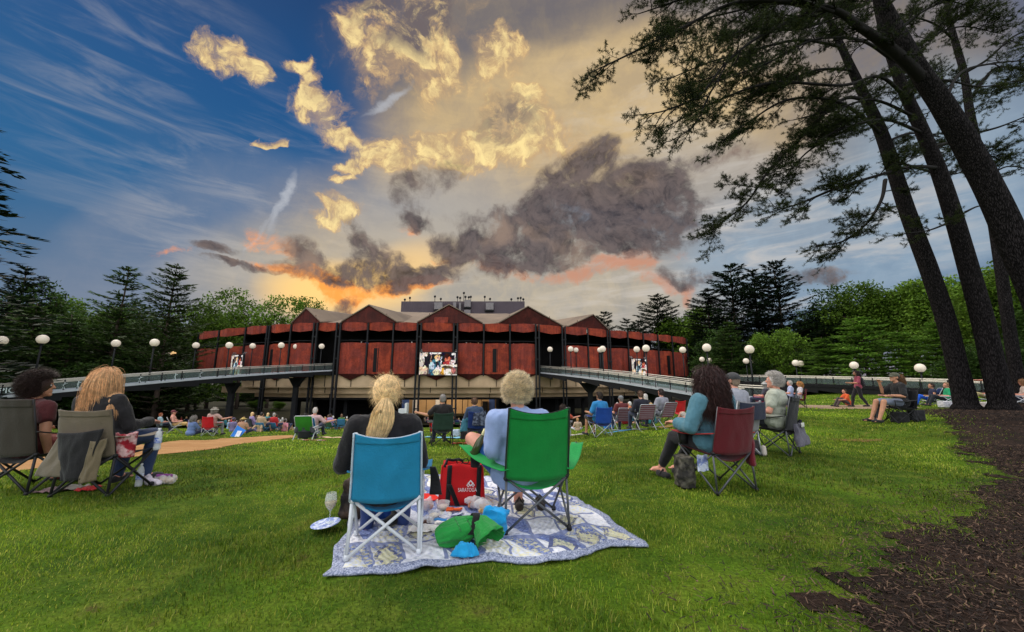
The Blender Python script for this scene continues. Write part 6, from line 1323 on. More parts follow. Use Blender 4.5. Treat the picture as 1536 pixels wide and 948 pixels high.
# bags round the feet of the woman
c = on_quilt(524,786); mb = MB(); mb.box(c+Vector((0, .04, .16)), (.16, .12, .30), Matrix.Rotation(R(7), 3, 'Y')); mb.ell(c+Vector((.03, .04, .08)), (.11, .09, .09)); me = shaped(mb, .012, 4, .016, 8, 9.0); me.materials.append(mat('brown_mottled_leather', lin(70,54,44), .6, .4, 12, col2=lin(34,28,26), bump=.4)); tag(link('hand_bag', me), 'dark brown mottled bag left of the turquoise chair', 'bag')
c = on_quilt(566,783); mb = MB(); mb.ell(c+Vector((0, .03, .12)), (.12, .08, .15)); mb.ell(c+Vector((.02, .0, .06)), (.13, .1, .08)); me = shaped(mb, .012, 3, .016, 8, 2.0); me.materials.append(cloth(30,84,170)); tag(link('hand_bag', me), 'bright blue bag in the shade under the turquoise chair', 'bag')
c = on_quilt(594,792); mb = MB(); mb.cap(c+Vector((.0, .10, .20)), c+Vector((.0, .03, .05)), .06, .055); mb.cap(c+Vector((0, .03, .045)), c+Vector((-.06, -.10, .035)), .05, .035); me = shaped(mb, .010, 3, .006); me.materials.append(cloth(20,20,22)); tag(link('boot', me), 'tall black boot under the turquoise chair', 'boot')
c = local(LB, AB, (.305, -.10, .0)); mb = MB(); mb.sheet(lambda u, v: c+Vector(((u-.5)*.07*(1.3-.7*v)+.03*(1-v), .04*math.sin(v*3), .34+.18*v)), 5, 8, .015); thing1('dark_scarf', mb, cloth(22,22,26), 'black cloth hanging beside the right post of the turquoise chair', 'scarf')
# dark sandals of the seated man
for n, (x, y) in (('left', (-.02, .40)), ('right', (.18, .38))):
    c = local(LG, AG, (x, y, .0)); mb = MB(); mb.cap(c+Vector((0, -.08, .012)), c+Vector((0, .12, .012)), .040, .046); mb.tube([c+Vector((-.045, .07, .02)), c+Vector((0, .06, .075)), c+Vector((.045, .07, .02))], .012, 6); mb.tube([c+Vector((-.04, -.04, .02)), c+Vector((0, -.03, .085)), c+Vector((.04, -.04, .02))], .012, 6); thing1('sandal', mb, cloth(44,36,32), f'dark sandal under the green chair, the {n} one', 'sandal')

# ------------------------------------------------------------------ pair on the left
def at_g(px, py, fwd=0.0, ang=0.0): g = G(px, py); return Vector((g.x-math.sin(ang)*fwd, g.y+math.cos(ang)*fwd, 0))
def sitz(p): return Vector((p.x, p.y, gz(p.x, p.y)+.004))
TAUPE, TAUPE_D = (112,100,84), (44,42,38)
A1 = R(2); L1 = sitz(at_g(119,745,.26,A1))
ch = quad_chair('taupe camp chair with padded arms and a draped cover at left', L1, A1, TAUPE, TAUPE_D, M_DKTUBE, hb=.92, two_tone=(120,108,92), tk=.1, r=.013, dip=.02, w=1.08)
person('woman with long straight blonde hair and black top at left', local(L1, A1, (-.08, .08, .0)), A1, pose(sh=.41, lean=6, tilt=-10, slump=.04, head=(24,8,6), arms=('lap','rest'), spread=.14, feet=.30), shirt=(34,32,34), sleeve=1.0, trousers=(46,62,96), hair=('long',(220,172,124)), hi=True, fat=1.12, scale=1.1, sk=PINK, shirt_loose=1.4)
def drape(name, label, cat, pts, m, th=.012, nu=18, nv=18, wr=.02, seed=1.0, fr=4):
    """cloth hung between four corners, pts = lower left, lower right, upper right, upper left"""
    a, b, c, d = [Vector(p) for p in pts]
    def f(u, v): p = (a*(1-u)+b*u)*(1-v)+(d*(1-u)+c*u)*v; n = (b-a).cross(d-a).normalized(); return p+n*(mnoise.noise(Vector((u*fr+seed, v*fr*.6, seed)))*wr+.5*wr*mnoise.noise(Vector((u*fr*2.7, v*fr, seed+3)))+.03*math.sin(u*math.pi))+Vector((0, 0, -.02*math.sin(u*math.pi)*v))
    mb = MB(); mb.sheet(f, nu, nv, th); return thing1(name, mb, m, label, cat)
lp = lambda x, y, z: local(L1, A1, (x, y, z))
drape('blanket', 'taupe padded cloth slung over the back of the left chair', 'blanket', [lp(-.40,-.36,.24), lp(.04,-.40,.24), lp(.06,-.37,.62), lp(-.22,-.36,.66)], cloth(112,102,86), seed=2)
drape('jacket', 'black jacket hanging down the back of the left taupe chair', 'jacket', [lp(-.06,-.42,.20), lp(.18,-.42,.22), lp(.24,-.39,.72), lp(-.22,-.39,.68)], cloth(24,23,25), seed=5)
drape('chair_bag', 'olive carry sleeve hanging on the left taupe chair', 'chair bag', [lp(.13,-.43,.17), lp(.27,-.40,.20), lp(.26,-.34,.62), lp(.14,-.40,.60)], cloth(108,96,74), seed=8)
drape('scarf', 'red and white scarf bunched over the arm of the left taupe chair', 'scarf', [lp(.22,-.22,.40), lp(.36,-.10,.38), lp(.38,-.12,.66), lp(.24,-.24,.66)], mat('red_check_cloth', lin(150,30,44), .9, .3, 20, col2=lin(210,170,170)), seed=11, th=.03)
# water bottle in the chair arm, another on the grass with a bag of popcorn
M_WATER = glass('water_bottle', (.93,.95,.97), .1, .45)
def bottle(c, h, label, band=True):
    root = thing('water_bottle', label, 'water bottle', c); mb = MB(); mb.lathe((0, 0, 0), [(.001, 0), (.034, .002), (.036, .03), (.033, .06), (.036, .09), (.036, h*.66), (.026, h*.82), (.013, h*.90), (.013, h*.95)], 18); mb.build('bottle', M_WATER, root, True)
    mb = MB(); mb.lathe((0, 0, 0), [(.0152, h*.93), (.0152, h), (.001, h+.001)], 14); mb.build('bottle_cap', mat('white_cap', lin(226,228,230), .4, .05, 5), root, True)
    if band: mb = MB(); mb.lathe((0, 0, 0), [(.0368, h*.32), (.0368, h*.58)], 18); mb.build('bottle_label', mat('blue_print', lin(60,90,170), .5, .3, 30, col2=lin(220,226,240)), root, True)
g = G(214,690); bottle(local(L1, A1, (.41, .12, .42)), .25, 'cloudy plastic water bottle held in the arm of the left taupe chair'); g = G(207,731); bottle(Vector((g.x, g.y, gz(g.x, g.y)+.01)), .26, 'clear water bottle with blue label on the grass at left')
g = G(246,726); mb = MB()
for k in range(6): mb.ell((-.06+.03*k, .02*math.sin(k*2), .06), (.06, .055, .055))
me = shaped(mb, .011, 2, .010, 12, 4); me.materials.append(glass('thin_film', (.95,.93,.96), .2, .35)); o = link('popcorn_bag', me); o.location = (g.x, g.y, gz(g.x, g.y)); tag(o, 'clear bag of popcorn with purple band on the grass', 'popcorn bag')
mb = MB(); rr = random.Random(9)
for k in range(70): mb.ell((rr.uniform(-.06,.13), rr.uniform(-.035,.035), rr.uniform(.025,.085)), rr.uniform(.008,.013), nu=6, nv=5)
mb.build('popcorn', cloth(232,208,160), o, True); mb = MB(); mb.sheet(lambda u, v: Vector((-.07+.2*u, -.052+.02*math.sin(u*3), .095+.03*v)), 8, 3, .004); mb.build('band', cloth(150,80,150), o, True)
g = G(224,728); mb = MB(); mb.cap((0, 0, .04), (.10, .0, .03), .04, .035); mb.ell((-.03, 0, .07), (.04, .03, .06)); me = shaped(mb, .010, 2, .014, 14, 8); me.materials.append(mat('white_film', lin(220,210,220), .3, .15, 12)); o = link('plastic_bag', me); o.location = (g.x, g.y, gz(g.x, g.y)); tag(o, 'crumpled white plastic bag between bottle and popcorn', 'plastic bag')
for px, py, lb, cc, s_ in ((108,734,'folded grey paper under the left taupe chair',(150,144,134),.12), (132,736,'red cloth on the ground under the left taupe chair',(200,40,44),.09), (78,738,'pinkish cloth under the left taupe chair',(140,110,110),.12)):
    g = G(px, py); mb = MB(); mb.sheet(lambda u, v: Vector((g.x+(u-.5)*2*s_, g.y+(v-.5)*1.5*s_, gz(g.x, g.y)+.03+.03*mnoise.noise(Vector((u*4, v*4, s_*60))))), 10, 8, .01); thing1('cloth', mb, cloth(*cc), lb, 'cloth')
A2 = R(-2); L2 = sitz(at_g(2,742,.26,A2))
quad_chair('dark brown camp chair cut by the left edge', L2, A2, (58,52,44), (34,32,30), M_DKTUBE, hb=1.02, tk=.1, r=.013, dip=.0, w=1.08)
person('person with short dark curly hair and bare arms at the left edge', local(L2, A2, (-.16, .10, -.06)), A2, pose(sh=.41, lean=6, tilt=4, head=(-48,4,0), arms=('rest','down'), feet=.34), shirt=(84,36,38), sleeve=.2, trousers=(120,50,44), hair=('afro',(58,42,38)), hi=True, fat=1.1, scale=1.08, sk=TAN)

# ------------------------------------------------------------------ group on the right
L3, A3, K3 = place((1073,742), (1129,737)); A3 = R(17)
quad_chair('maroon camp chair with grey poles in the right lawn', L3, A3, (104,28,36), (96,24,32), M_STEELP, hb=.92, two_tone=(170,40,36), tk=.22, cup=True, scale=1.0)
person('woman with long dark curly hair and teal tunic in the maroon chair', local(L3, A3, (-.06, .05, .0)), A3, pose(sh=.40, lean=8, tilt=-3, head=(30,4,0), arms=('rest','lap'), spread=.12, feet=.62, kneez=.47), shirt=(78,122,138), sleeve=.85, trousers=(30,28,32), leg=.93, hair=('longcurl',(58,34,32)), hi=True, fat=1.15, scale=1.08, sk=PINK, shoes=None, shirt_loose=2.2, seed=61)
l3 = lambda x, y, z: local(L3, A3, (x, y, z))
drape('jacket', 'dark red jacket hanging on the right side of the maroon chair', 'jacket', [l3(.26,-.28,.26), l3(.42,-.10,.26), l3(.32,-.18,.62), l3(.26,-.28,.66)], cloth(108,22,36), seed=4, th=.05)
c = l3(-.34, .12, .0); mb = MB(); mb.box(c+Vector((0, 0, .17)), (.16, .22, .34)); mb.ell(c+Vector((0, 0, .12)), (.11, .15, .12)); me = shaped(mb, .014, 3, .016, 9, 4); me.materials.append(mat('black_grey_fabric', lin(44,42,40), .8, .5, 14, col2=lin(92,88,78))); tag(link('back_pack', me), 'black and grey backpack under the arm of the maroon chair', 'backpack')
mb = MB(); mb.sheet(lambda u, v: l3(-.315+(u-.5)*.14, -.15, .22+.17*v+.006*math.sin(u*9)), 6, 5, .006); thing1('care_tag', mb, mat('pale_label', lin(196,204,222), .7, .3, 25, col2=lin(110,124,176)), 'pale printed tag hanging from the maroon chair seat', 'tag', False)
for n, (x, y) in (('nearer', (-.22, .66)), ('farther', (.06, .70))):
    c = l3(x, y, .0); f = Vector((-math.sin(A3), math.cos(A3), 0)); mb = MB(); mb.cap(c-f*.09+Vector((0, 0, .014)), c+f*.08+Vector((0, 0, .014)), .036, .042); mb.tube([c+Vector((-.04, 0, .02)), c+Vector((0, 0, .07)), c+Vector((.04, 0, .02))], .014, 6); thing1('sandal', mb, cloth(28,26,30), f'black sandal by the bare feet in front of the maroon chair, the {n} one', 'sandal')
A4 = R(20); L4 = sitz(at_g(1124,686,.26,A4))
quad_chair('grey camp chair with navy top band behind the maroon one', L4, A4, (150,150,152), (130,130,132), M_ALU, hb=.90, tk=.25)
l4 = lambda x, y, z: local(L4, A4, (x, y, z)); drape('back_band', 'navy band across the top of the grey camp chair', 'chair band', [l4(-.28,-.40,.60), l4(.28,-.40,.60), l4(.28,-.43,.88), l4(-.28,-.43,.88)], cloth(36,42,62), wr=.008, seed=3)
person('man in grey shirt and dark cap behind the dark haired woman', local(L4, A4, (-.03, .06, .0)), A4, pose(sh=.42, lean=10, head=(12,4,0), arms=('rest','rest')), shirt=(150,152,162), sleeve=.4, trousers=(70,72,80), hair=('crop',(150,130,112)), hi=True, fat=1.2, scale=1.08, sk=PINK, hat=('peak',(62,62,64)))
A5 = R(40); L5 = sitz(at_g(1192,683,.26,A5))
quad_chair('black camp chair hung with grey bag and dark jacket', L5, A5, (36,36,40), (28,28,30), M_STEELP, hb=.96, tk=.12)
person('woman with short curly grey hair and pale top in the black chair', local(L5, A5, (-.05, .06, .0)), A5, pose(sh=.43, lean=9, head=(22,2,0), arms=('rest','rest')), shirt=(172,176,160), sleeve=.28, trousers=(60,62,70), hair=('curly',(206,200,194)), hi=True, fat=1.2, scale=1.06, sk=PINK)
l5 = lambda x, y, z: local(L5, A5, (x, y, z))
drape('grey_bag', 'grey cloth bag hanging behind the black camp chair', 'bag', [l5(-.26,-.42,.17), l5(.18,-.46,.20), l5(.26,-.36,.50), l5(-.10,-.36,.52)], cloth(92,90,100), seed=6, th=.07, wr=.035)
drape('jacket', 'dark jacket hanging at the right of the black camp chair', 'jacket', [l5(.30,-.36,.22), l5(.42,-.18,.20), l5(.30,-.28,.54), l5(.22,-.36,.56)], cloth(40,42,56), seed=9, th=.05)
c = l5(-.26, -.40, .46); mb = MB(); mb.sheet(lambda u, v: l5(-.06+.16*u, -.425, .46+.07*v), 4, 4, .008); thing1('white_patch', mb, cloth(206,206,196), 'white cloth scrap on the hanging grey bag', 'cloth')
c = l4(.34, -.1, 0); mb = MB(); mb.box(c+Vector((0, 0, .12)), (.12, .16, .22)); me = shaped(mb, .014, 3, .008); me.materials.append(cloth(60,58,58)); tag(link('small_bag', me), 'small dark bag standing between the grey and the black camp chairs', 'bag')
c = l4(.36, -.24, 0); mb = MB(); mb.cap(c+Vector((0, 0, .03)), c+Vector((0, 0, .13)), .045, .04); thing1('paper_cup', mb, cloth(196,186,176), 'pale cup on the grass behind the grey camp chair', 'cup')
# capped man in profile and the woman beside him
A6 = R(78); p6 = G(1352,634); L6 = sitz(p6)
quad_chair('dark camp chair seen from the side near the mulch', L6, A6, (46,46,50), (28,28,30), M_DKTUBE, hb=.92, tk=.1)
person('man in camouflage cap and shorts sitting in profile', local(L6, A6, (0, .04, .0)), A6, pose(sh=.43, lean=4, slump=.06, head=(10,4,0), arms=('rest','face'), feet=.52, spread=.14), shirt=(34,33,34), sleeve=.40, trousers=(120,128,146), leg=.40, hair=('crop',(60,46,36)), hi=True, fat=1.1, scale=1.1, sk=TAN, shoes=(34,34,36), hat=('peak',(88,88,72)))
l6 = lambda x, y, z: local(L6, A6, (x, y, z)); c = l6(.1, -.46, 0); mb = MB(); mb.box(c+Vector((0, 0, .20)), (.40, .12, .28)); me = shaped(mb, .016, 3, .01, 6, 3); me.materials.append(cloth(30,30,34)); tag(link('cooler_bag', me), 'black cooler bag leaning behind the capped man chair', 'bag')
c = l6(.0, .02, 0); mb = MB(); mb.box(c+Vector((0, 0, .15)), (.30, .26, .28)); me = shaped(mb, .016, 3, .012, 6, 5); me.materials.append(cloth(26,26,28)); tag(link('back_pack', me), 'black pack stowed under the capped man chair', 'backpack')
A7 = R(60); L7 = sitz(at_g(1368,632,.25,A7)); quad_chair('grey camp chair right behind the capped man', L7, A7, (120,118,116), (60,60,60), M_DKTUBE, hb=.90, tk=.15)
person('woman with brown hair and black top behind the capped man', local(L7, A7, (.0, .04, .0)), A7, pose(sh=.43, lean=6, head=(0,2,0)), shirt=(30,30,32), sleeve=.6, trousers=(40,44,52), hair=('bob',(124,88,54)), fat=1.1, scale=1.06, sk=PINK)
# standing woman with a backpack
p8 = G(1288,611); L8 = sitz(p8); A8 = R(62); J8 = pose(legs='walk', sh=.90, lean=2, head=(6,8,0), arms=('rest','rest'))
person('standing woman with dark hair, pink tunic and black backpack', L8, A8, J8, shirt=(150,66,84), sleeve=.45, trousers=(34,32,36), hair=('long',(48,34,30)), fat=1.0, sk=TAN, scale=1.0)
mb = MB(); q = local(L8, A8, (0, -.24, 1.20)); mb.ell(q, (.17, .12, .23), Matrix.Rotation(A8, 3, 'Z')); mb.ell(q+Vector((0, 0, -.12)), (.15, .14, .13), Matrix.Rotation(A8, 3, 'Z')); me = shaped(mb, .016, 3, .012, 6, 1); me.materials.append(cloth(36,36,42)); tag(link('back_pack', me), 'black backpack worn by the standing woman', 'backpack')
# ------------------------------------------------------------------ people further down the lawn
def seatp(px, py, dz=.004): g = G(px, py); return Vector((g.x, g.y, gz(g.x, g.y)+dz))
def sit_in(label, loc, ang, J=None, **kw): return person(label, loc+Vector((0, 0, .0)), ang, J or pose(sh=.42, lean=12), **kw)
# man in dark shirt, green black chair
l, a, k = place((643,669), (684,668)); quad_chair('dark green camp chair on the slope straight ahead', l, a, (34,58,46), (30,48,40), M_DKTUBE, hb=.86, tk=.1)
sit_in('man with short grey hair and black shirt in the dark green chair', local(l, a, (0, .05, 0)), a, pose(sh=.42, lean=8, arms=('out','rest'), head=(0,4,0)), shirt=(34,30,30), sleeve=.35, trousers=(40,44,66), hair=('crop',(120,114,110)), fat=1.15, scale=1.06, sk=TAN)
l, a, k = place((705,664), (738,664)); a = R(4); quad_chair('navy blue camp chair draped with a dark striped blanket', l, a, (30,56,120), (26,40,80), M_DKTUBE, hb=.92, tk=.1)
sit_in('person with short brown hair leaning in the navy chair', local(l, a, (-.06, .05, 0)), a, pose(sh=.42, lean=8, tilt=-3, head=(10,4,0)), shirt=(60,76,100), sleeve=.9, hair=('short',(96,70,52)), fat=1.1, scale=1.04, sk=FAIR)
drape('blanket', 'dark striped blanket over the back of the navy chair', 'blanket', [local(l,a,(-.14,-.42,.52)), local(l,a,(.27,-.42,.50)), local(l,a,(.26,-.42,.94)), local(l,a,(-.1,-.43,.88))], mat('striped_blanket', lin(44,50,66), .9, .5, 20, col2=lin(96,104,122)), seed=3, wr=.02)
drape('jacket', 'teal jacket bunched at the left of the navy chair', 'jacket', [local(l,a,(-.52,-.1,.30)), local(l,a,(-.26,-.2,.34)), local(l,a,(-.26,-.2,.72)), local(l,a,(-.44,-.1,.66))], cloth(60,120,140), seed=6, th=.06)
l = seatp(852,656); l.y += 1.2; l.z = gz(l.x, l.y); a = R(-10); quad_chair('grey camp chair half hidden behind the green chair', l, a, (90,92,96), None, M_ALU, hb=.82, tk=.1); sit_in('woman with dark hair and orange top reaching right, behind the green chair', l, a, pose(sh=.42, lean=8, arms=('rest','out'), head=(-20,4,0)), shirt=(196,82,58), sleeve=.4, hair=('bob',(60,44,36)), scale=1.0, sk=PINK)
l, a, k = place((880,658), (913,655)); a = R(12); quad_chair('royal blue camp chair with steel legs right of the green chair', l, a, (26,72,160), (22,60,140), M_ALU, hb=.90, tk=.15)
sit_in('man with dark hair and bright blue shirt in the royal blue chair', local(l, a, (-.05, .06, 0)), a+R(8), pose(sh=.43, lean=8, head=(4,2,0), arms=('rest','rest')), shirt=(44,128,186), sleeve=.4, trousers=(60,52,48), leg=.5, hair=('short',(62,50,42)), fat=1.15, scale=1.06, sk=TAN)
for i, (px, py, hx, cl, hr, sk_, hat, sl, lb1, lb2) in enumerate(((934,647,-.10,(110,50,50),('crop',(110,104,100)),PINK,('peak',(120,122,124)),.3,'striped maroon lawn chair, left one of three','man in grey cap in the left striped lawn chair'), (966,646,-.38,(40,40,52),('short',(104,78,62)),FAIR,None,.9,'striped maroon lawn chair, middle one of three','person with brown hair and dark top in the middle striped lawn chair'), (996,642,-.28,(150,150,160),('short',(60,46,44)),PINK,None,.4,'striped maroon lawn chair, right one of three','person with dark hair and grey shirt in the right striped lawn chair'))):
    l = seatp(px, py); a = R((6, 8, 24)[i]); hx = (-.06, -.12, -.16)[i]; lawn_chair(lb1, l, a, (122,58,66), (154,136,150), 'striped lawn chairs in a row'); sit_in(lb2, local(l, a, (hx, .06, 0)), a, pose(sh=.42, lean=12), shirt=cl, sleeve=sl, hair=hr, sk=sk_, hat=hat, scale=1.05)
l = seatp(1013,634); quad_chair('bright red empty camp chair beyond the striped chairs', l, R(20), (206,30,34), None, M_DKTUBE, hb=.86, tk=.2)
person('child in grey blue shirt sitting on the grass under the right walkway', seatp(1036,637), R(50), pose(sh=.02, legs='up', arms=('knee','behind'), lean=10), shirt=(110,130,156), sleeve=.4, trousers=(180,170,160), leg=.45, hair=('short',(170,120,90)), sk=PINK, scale=.86)
person('small blond child in white sitting behind the green chair', seatp(866,646), R(0), pose(sh=.02, legs='cross'), shirt=(206,176,150), sleeve=.3, trousers=(206,206,220), hair=('short',(206,160,110)), sk=PINK, scale=.74)
# low chairs, path side
l, a, k = place((432,661), (456,661)); a = R(10); low_chair('low green sling chair beside a blue one', l, a, (60,150,44), (30,34,34)); person('person sunk low in the green sling chair, only dark hair showing', local(l, a, (0,.05,-.03)), a, pose(sh=.15, lean=24, feet=.55, kneez=.36), shirt=(70,74,80), sleeve=.5, hair=('short',(60,52,48)), scale=.98)
l, a, k = place((460,660), (482,660)); a = R(6); low_chair('low blue sling chair beside a green one', l, a, (28,116,182), (24,40,66)); person('grey haired person in pale pink shirt in the low blue chair', local(l, a, (.10,.06,.08)), a, pose(sh=.20, lean=12, tilt=6, feet=.55, kneez=.40, arms=('rest','out')), shirt=(206,170,168), sleeve=.45, hair=('crop',(186,178,170)), scale=1.08, sk=PINK)
def ground_cloth(px, py, w, d, c, label, cat='blanket', name='blanket', c2=None, rot=0.0):
    p = seatp(px, py, .02); mb = MB(); q = Matrix.Rotation(rot, 3, 'Z')
    def f(u, v): o = q @ Vector(((u-.5)*w, (v-.5)*d, 0)); x, y = p.x+o.x, p.y+o.y; return Vector((x, y, gz(x, y)+.035+.03*mnoise.noise(Vector((x*4, y*4, w)))))
    mb.sheet(f, 14, 10, .012); m = cloth(*c) if c2 is None else mat('striped_cloth', lin(*c), .9, .2, 5, col2=lin(*c2)); thing1(name, mb, m, label, cat)
ground_cloth(470,661,.7,.35,(180,60,70),'red and white cloth on the grass under the low blue chair',c2=(226,214,210)); ground_cloth(497,657,1.1,.4,(222,180,150),'peach towel on the grass right of the low blue chair','towel','towel')
ground_cloth(664,657,1.5,.8,(120,190,220),'pale blue sheet on the grass before the dark green chair','sheet','sheet'); ground_cloth(692,666,.5,.4,(196,70,60),'reddish cloth on the grass right of the dark green chair','cloth','cloth'); ground_cloth(862,653,1.1,.4,(216,206,198),'white towel on the grass left of the royal blue chair','towel','towel'); ground_cloth(928,648,1.0,.6,(60,150,200),'blue mat under the left striped chair','mat','mat'); ground_cloth(1000,641,.5,.4,(206,160,80),'yellow cloth under the right striped chair','cloth','cloth')
def lump(name, px, py, size, c, label, cat, seed=1.0, rot=0.0):
    p = seatp(px, py); mb = MB(); mb.box(p+Vector((0, 0, size[2]/2)), size, Matrix.Rotation(rot, 3, 'Z')); mb.ell(p+Vector((size[0]*.2, 0, size[2]*.4)), (size[0]*.45, size[1]*.6, size[2]*.45)); me = shaped(mb, max(.014, min(size)*.08), 3, min(size)*.08, 7, seed); me.materials.append(cloth(*c)); tag(link(name, me), label, cat)
lump('back_pack', 697,660,(.32,.26,.34),(28,28,30),'black backpack between the dark green and the navy chairs','backpack'); lump('cooler_bag', 683,655,(.34,.26,.30),(176,190,206),'pale grey cooler bag behind the dark green chair','bag',2); lump('cooler_bag', 913,643,(.42,.3,.32),(36,120,196),'blue cooler bag beside the left striped chair','bag',3)
# a red tub and a white board near the stage side
p = seatp(627,652); p.y += 4; p.z = gz(p.x, p.y); mb = MB(); mb.lathe(p, [(.001, 0), (.22, 0), (.25, .30), (.28, .62), (.30, .63), (.26, .62), (.22, .05), (.001, .04)], 20); thing1('red_bucket', mb, mat('red_tub_plastic', lin(206,26,28), .4, .06, 3), 'tall red tub right of the blonde woman', 'tub')
p = at(604,640,24); p.z = gz(p.x, p.y); t_ = thing('white_cabinet', 'white cabinet with raised side beyond the blonde woman', 'cabinet', p); h1 = at(604,613,24).z-p.z; mb = MB(); mb.box((0, 0, h1/2), (.50, .4, h1)); mb.build('box', mat('white_panel', lin(206,208,212), .5, .05, 3), t_); mb = MB(); mb.box((.20, -.04, h1*.6), (.12, .42, h1*1.28)); mb.build('side_panel', mat('white_panel_side', lin(220,222,224), .5, .05, 3), t_)
# lady in the red chair, and her neighbours
l, a, k = place((311,655), (336,654)); a = R(4); quad_chair('red camp chair on the lawn strip beyond the sandy path', l, a, (206,24,34), (190,20,30), M_ALU, hb=.94, tk=.2); sit_in('woman in pale sun hat in the red chair, arm stretched right', local(l, a, (.06, .06, 0)), a, pose(sh=.44, lean=10, arms=('rest','out'), tilt=5), shirt=(196,160,150), sleeve=.3, trousers=(150,150,150), hair=('bob',(150,140,130)), sk=PINK, scale=1.05, hat=('straw',(196,190,176)))
person('grey haired person in blue floral shirt sitting on the grass left of the red chair', seatp(289,653), R(-20), pose(sh=.03, legs='out', lean=-4, arms=('knee','knee')), shirt=(104,124,170), sleeve=.5, trousers=(60,66,96), hair=('bob',(140,134,128)), fat=1.2, sk=PINK, scale=1.05)
person('small person in brown top just left of the red chair', seatp(304,650), R(10), pose(sh=.03, legs='cross', lean=8), shirt=(96,84,50), hair=('short',(150,104,70)), sk=PINK, scale=.85); person('child with fair hair beyond the red chair', seatp(297,645), R(30), pose(sh=.03, legs='up'), shirt=(60,70,60), hair=('short',(190,160,120)), sk=PINK, scale=.85)
l = seatp(262,650); lawn_chair('pale framed lawn chair of the shirtless man in a cap', l, R(-50), (150,150,160), (80,90,120)); sit_in('shirtless man in dark red cap reclining at the path', local(l, R(-50), (0,.08,-.04)), R(-50), pose(sh=.40, lean=20, feet=.60, arms=('rest','rest')), shirt=None, trousers=(206,170,110), leg=.45, hair=('crop',(90,70,60)), hat=('peak',(110,50,56)), sk=(222,160,140), fat=1.15, scale=1.05)
l = seatp(243,648); quad_chair('dark camp chair of the red haired person at the path', l, R(-30), (50,54,60), None, M_DKTUBE, hb=.8, tk=.1); sit_in('red haired person in pale blue and black at the path', l, R(-30), pose(sh=.42), shirt=(150,176,186), sleeve=.4, hair=('short',(170,96,60)), sk=PINK); ground_cloth(252,632,.8,.5,(40,140,190),'bright blue towel over a chair near the red haired person','towel','towel')
l = seatp(84,641); quad_chair('pink camp chair beyond the two left chairs', l, R(-30), (196,36,96), (170,30,84), M_ALU, hb=.86, tk=.25); sit_in('dark haired person in black in the pink chair', local(l, R(-30), (.1,.1,0)), R(-30), pose(sh=.42, lean=4), shirt=(36,34,38), sleeve=.6, hair=('bob',(44,36,34)), sk=TAN)
# a blue umbrella folded on its side with white badge, straw hat beside it
p = seatp(357,655); t_ = thing('blue_windbreak', 'blue cloth windbreak with white corner on the grass right of the red chair', 'windbreak', p, R(-14)); t_.scale = (.6,)*3; mb = MB(); mb.sheet(lambda u, v: Vector(((u-.5)*.9+.12*v, -.25+.35*v, .02+.80*v*(1-.45*u))), 8, 8, .012); mb.build('cloth', cloth(40,120,206), t_); mb = MB(); mb.sheet(lambda u, v: Vector((.22+(u-.5)*.42, -.30+.2*v, .02+.42*v)), 6, 6, .012); mb.build('white_corner', cloth(220,222,232), t_); mb = MB(); mb.tube([(-.45,-.28,0),(-.30,.12,.86)], .012, 6); mb.build('rod', M_ALU, t_)
person('person in straw hat sitting behind the blue windbreak', seatp(364,651), R(10), pose(sh=.03, legs='cross', lean=2), shirt=(196,150,120), hair=('short',(110,90,70)), hat=('straw',(206,176,100)), sk=PINK, scale=1.0); person('person in dark cap behind the blue windbreak', seatp(350,648), R(0), pose(sh=.03, legs='cross', lean=2), shirt=(120,110,150), hair=('crop',(80,70,60)), hat=('peak',(90,80,104)), sk=PINK, scale=1.08)
# right side, beyond the lawn
l = seatp(1147,617); quad_chair('pink camp chair beyond the grey haired woman', l, R(35), (210,40,100), None, M_DKTUBE, hb=.9, tk=.2); sit_in('person in white hat in the pink chair at right', local(l, R(35), (.1,.1,0)), R(35), pose(sh=.42), shirt=(70,70,80), hair=('bob',(190,186,180)), hat=('straw',(214,214,214)), sk=PINK)
l = seatp(1199,611); quad_chair('dark red camp chair by the pale path', l, R(60), (130,30,36), None, M_DKTUBE, hb=.92, tk=.15); sit_in('blonde person in the dark red chair by the pale path', local(l, R(60), (0,.06,0)), R(60), pose(sh=.44), shirt=(206,200,206), hair=('bob',(206,150,90)), sk=PINK); sit_in('grey haired person in pale blue left of the dark red chair', seatp(1184,612), R(50), pose(sh=.44, lean=6), shirt=(180,186,220), hair=('short',(196,190,184)), sk=PINK); l = seatp(1184,612); quad_chair('small grey camp chair left of the dark red one', l, R(50), (100,104,116), None, M_DKTUBE, hb=.8, tk=.1)
person('person in orange crouching on the pale path', seatp(1270,610), R(80), pose(sh=.12, legs='up', lean=-10, arms=('knee','knee')), shirt=(224,96,44), sleeve=.4, trousers=(80,70,70), hair=('short',(90,64,50)), sk=PINK, scale=.9)
l = seatp(1396,609); low_chair('low chair with blue seat near the first pine trunk', l, R(60), (40,70,130)); sit_in('woman in dark top and bright blue trousers near the first pine trunk', l, R(60), pose(sh=.22, lean=8, kneez=.48, feet=.5), shirt=(40,44,70), sleeve=.1, trousers=(36,100,220), hair=('short',(74,56,48)), sk=TAN, scale=1.0)
l = seatp(1418,609); low_chair('low chair with green seat left of the first pine trunk', l, R(60), (30,90,70)); sit_in('person in green shirt left of the first pine trunk', l, R(60), pose(sh=.22, lean=10, kneez=.46, feet=.55), shirt=(30,150,100), sleeve=.4, trousers=(40,44,52), hair=('short',(170,130,100)), sk=PINK, scale=1.0); lump('plastic_bag', 1419,611,(.4,.3,.24),(206,204,210),'pale bundle on the mulch edge by the person in green','bundle',4)
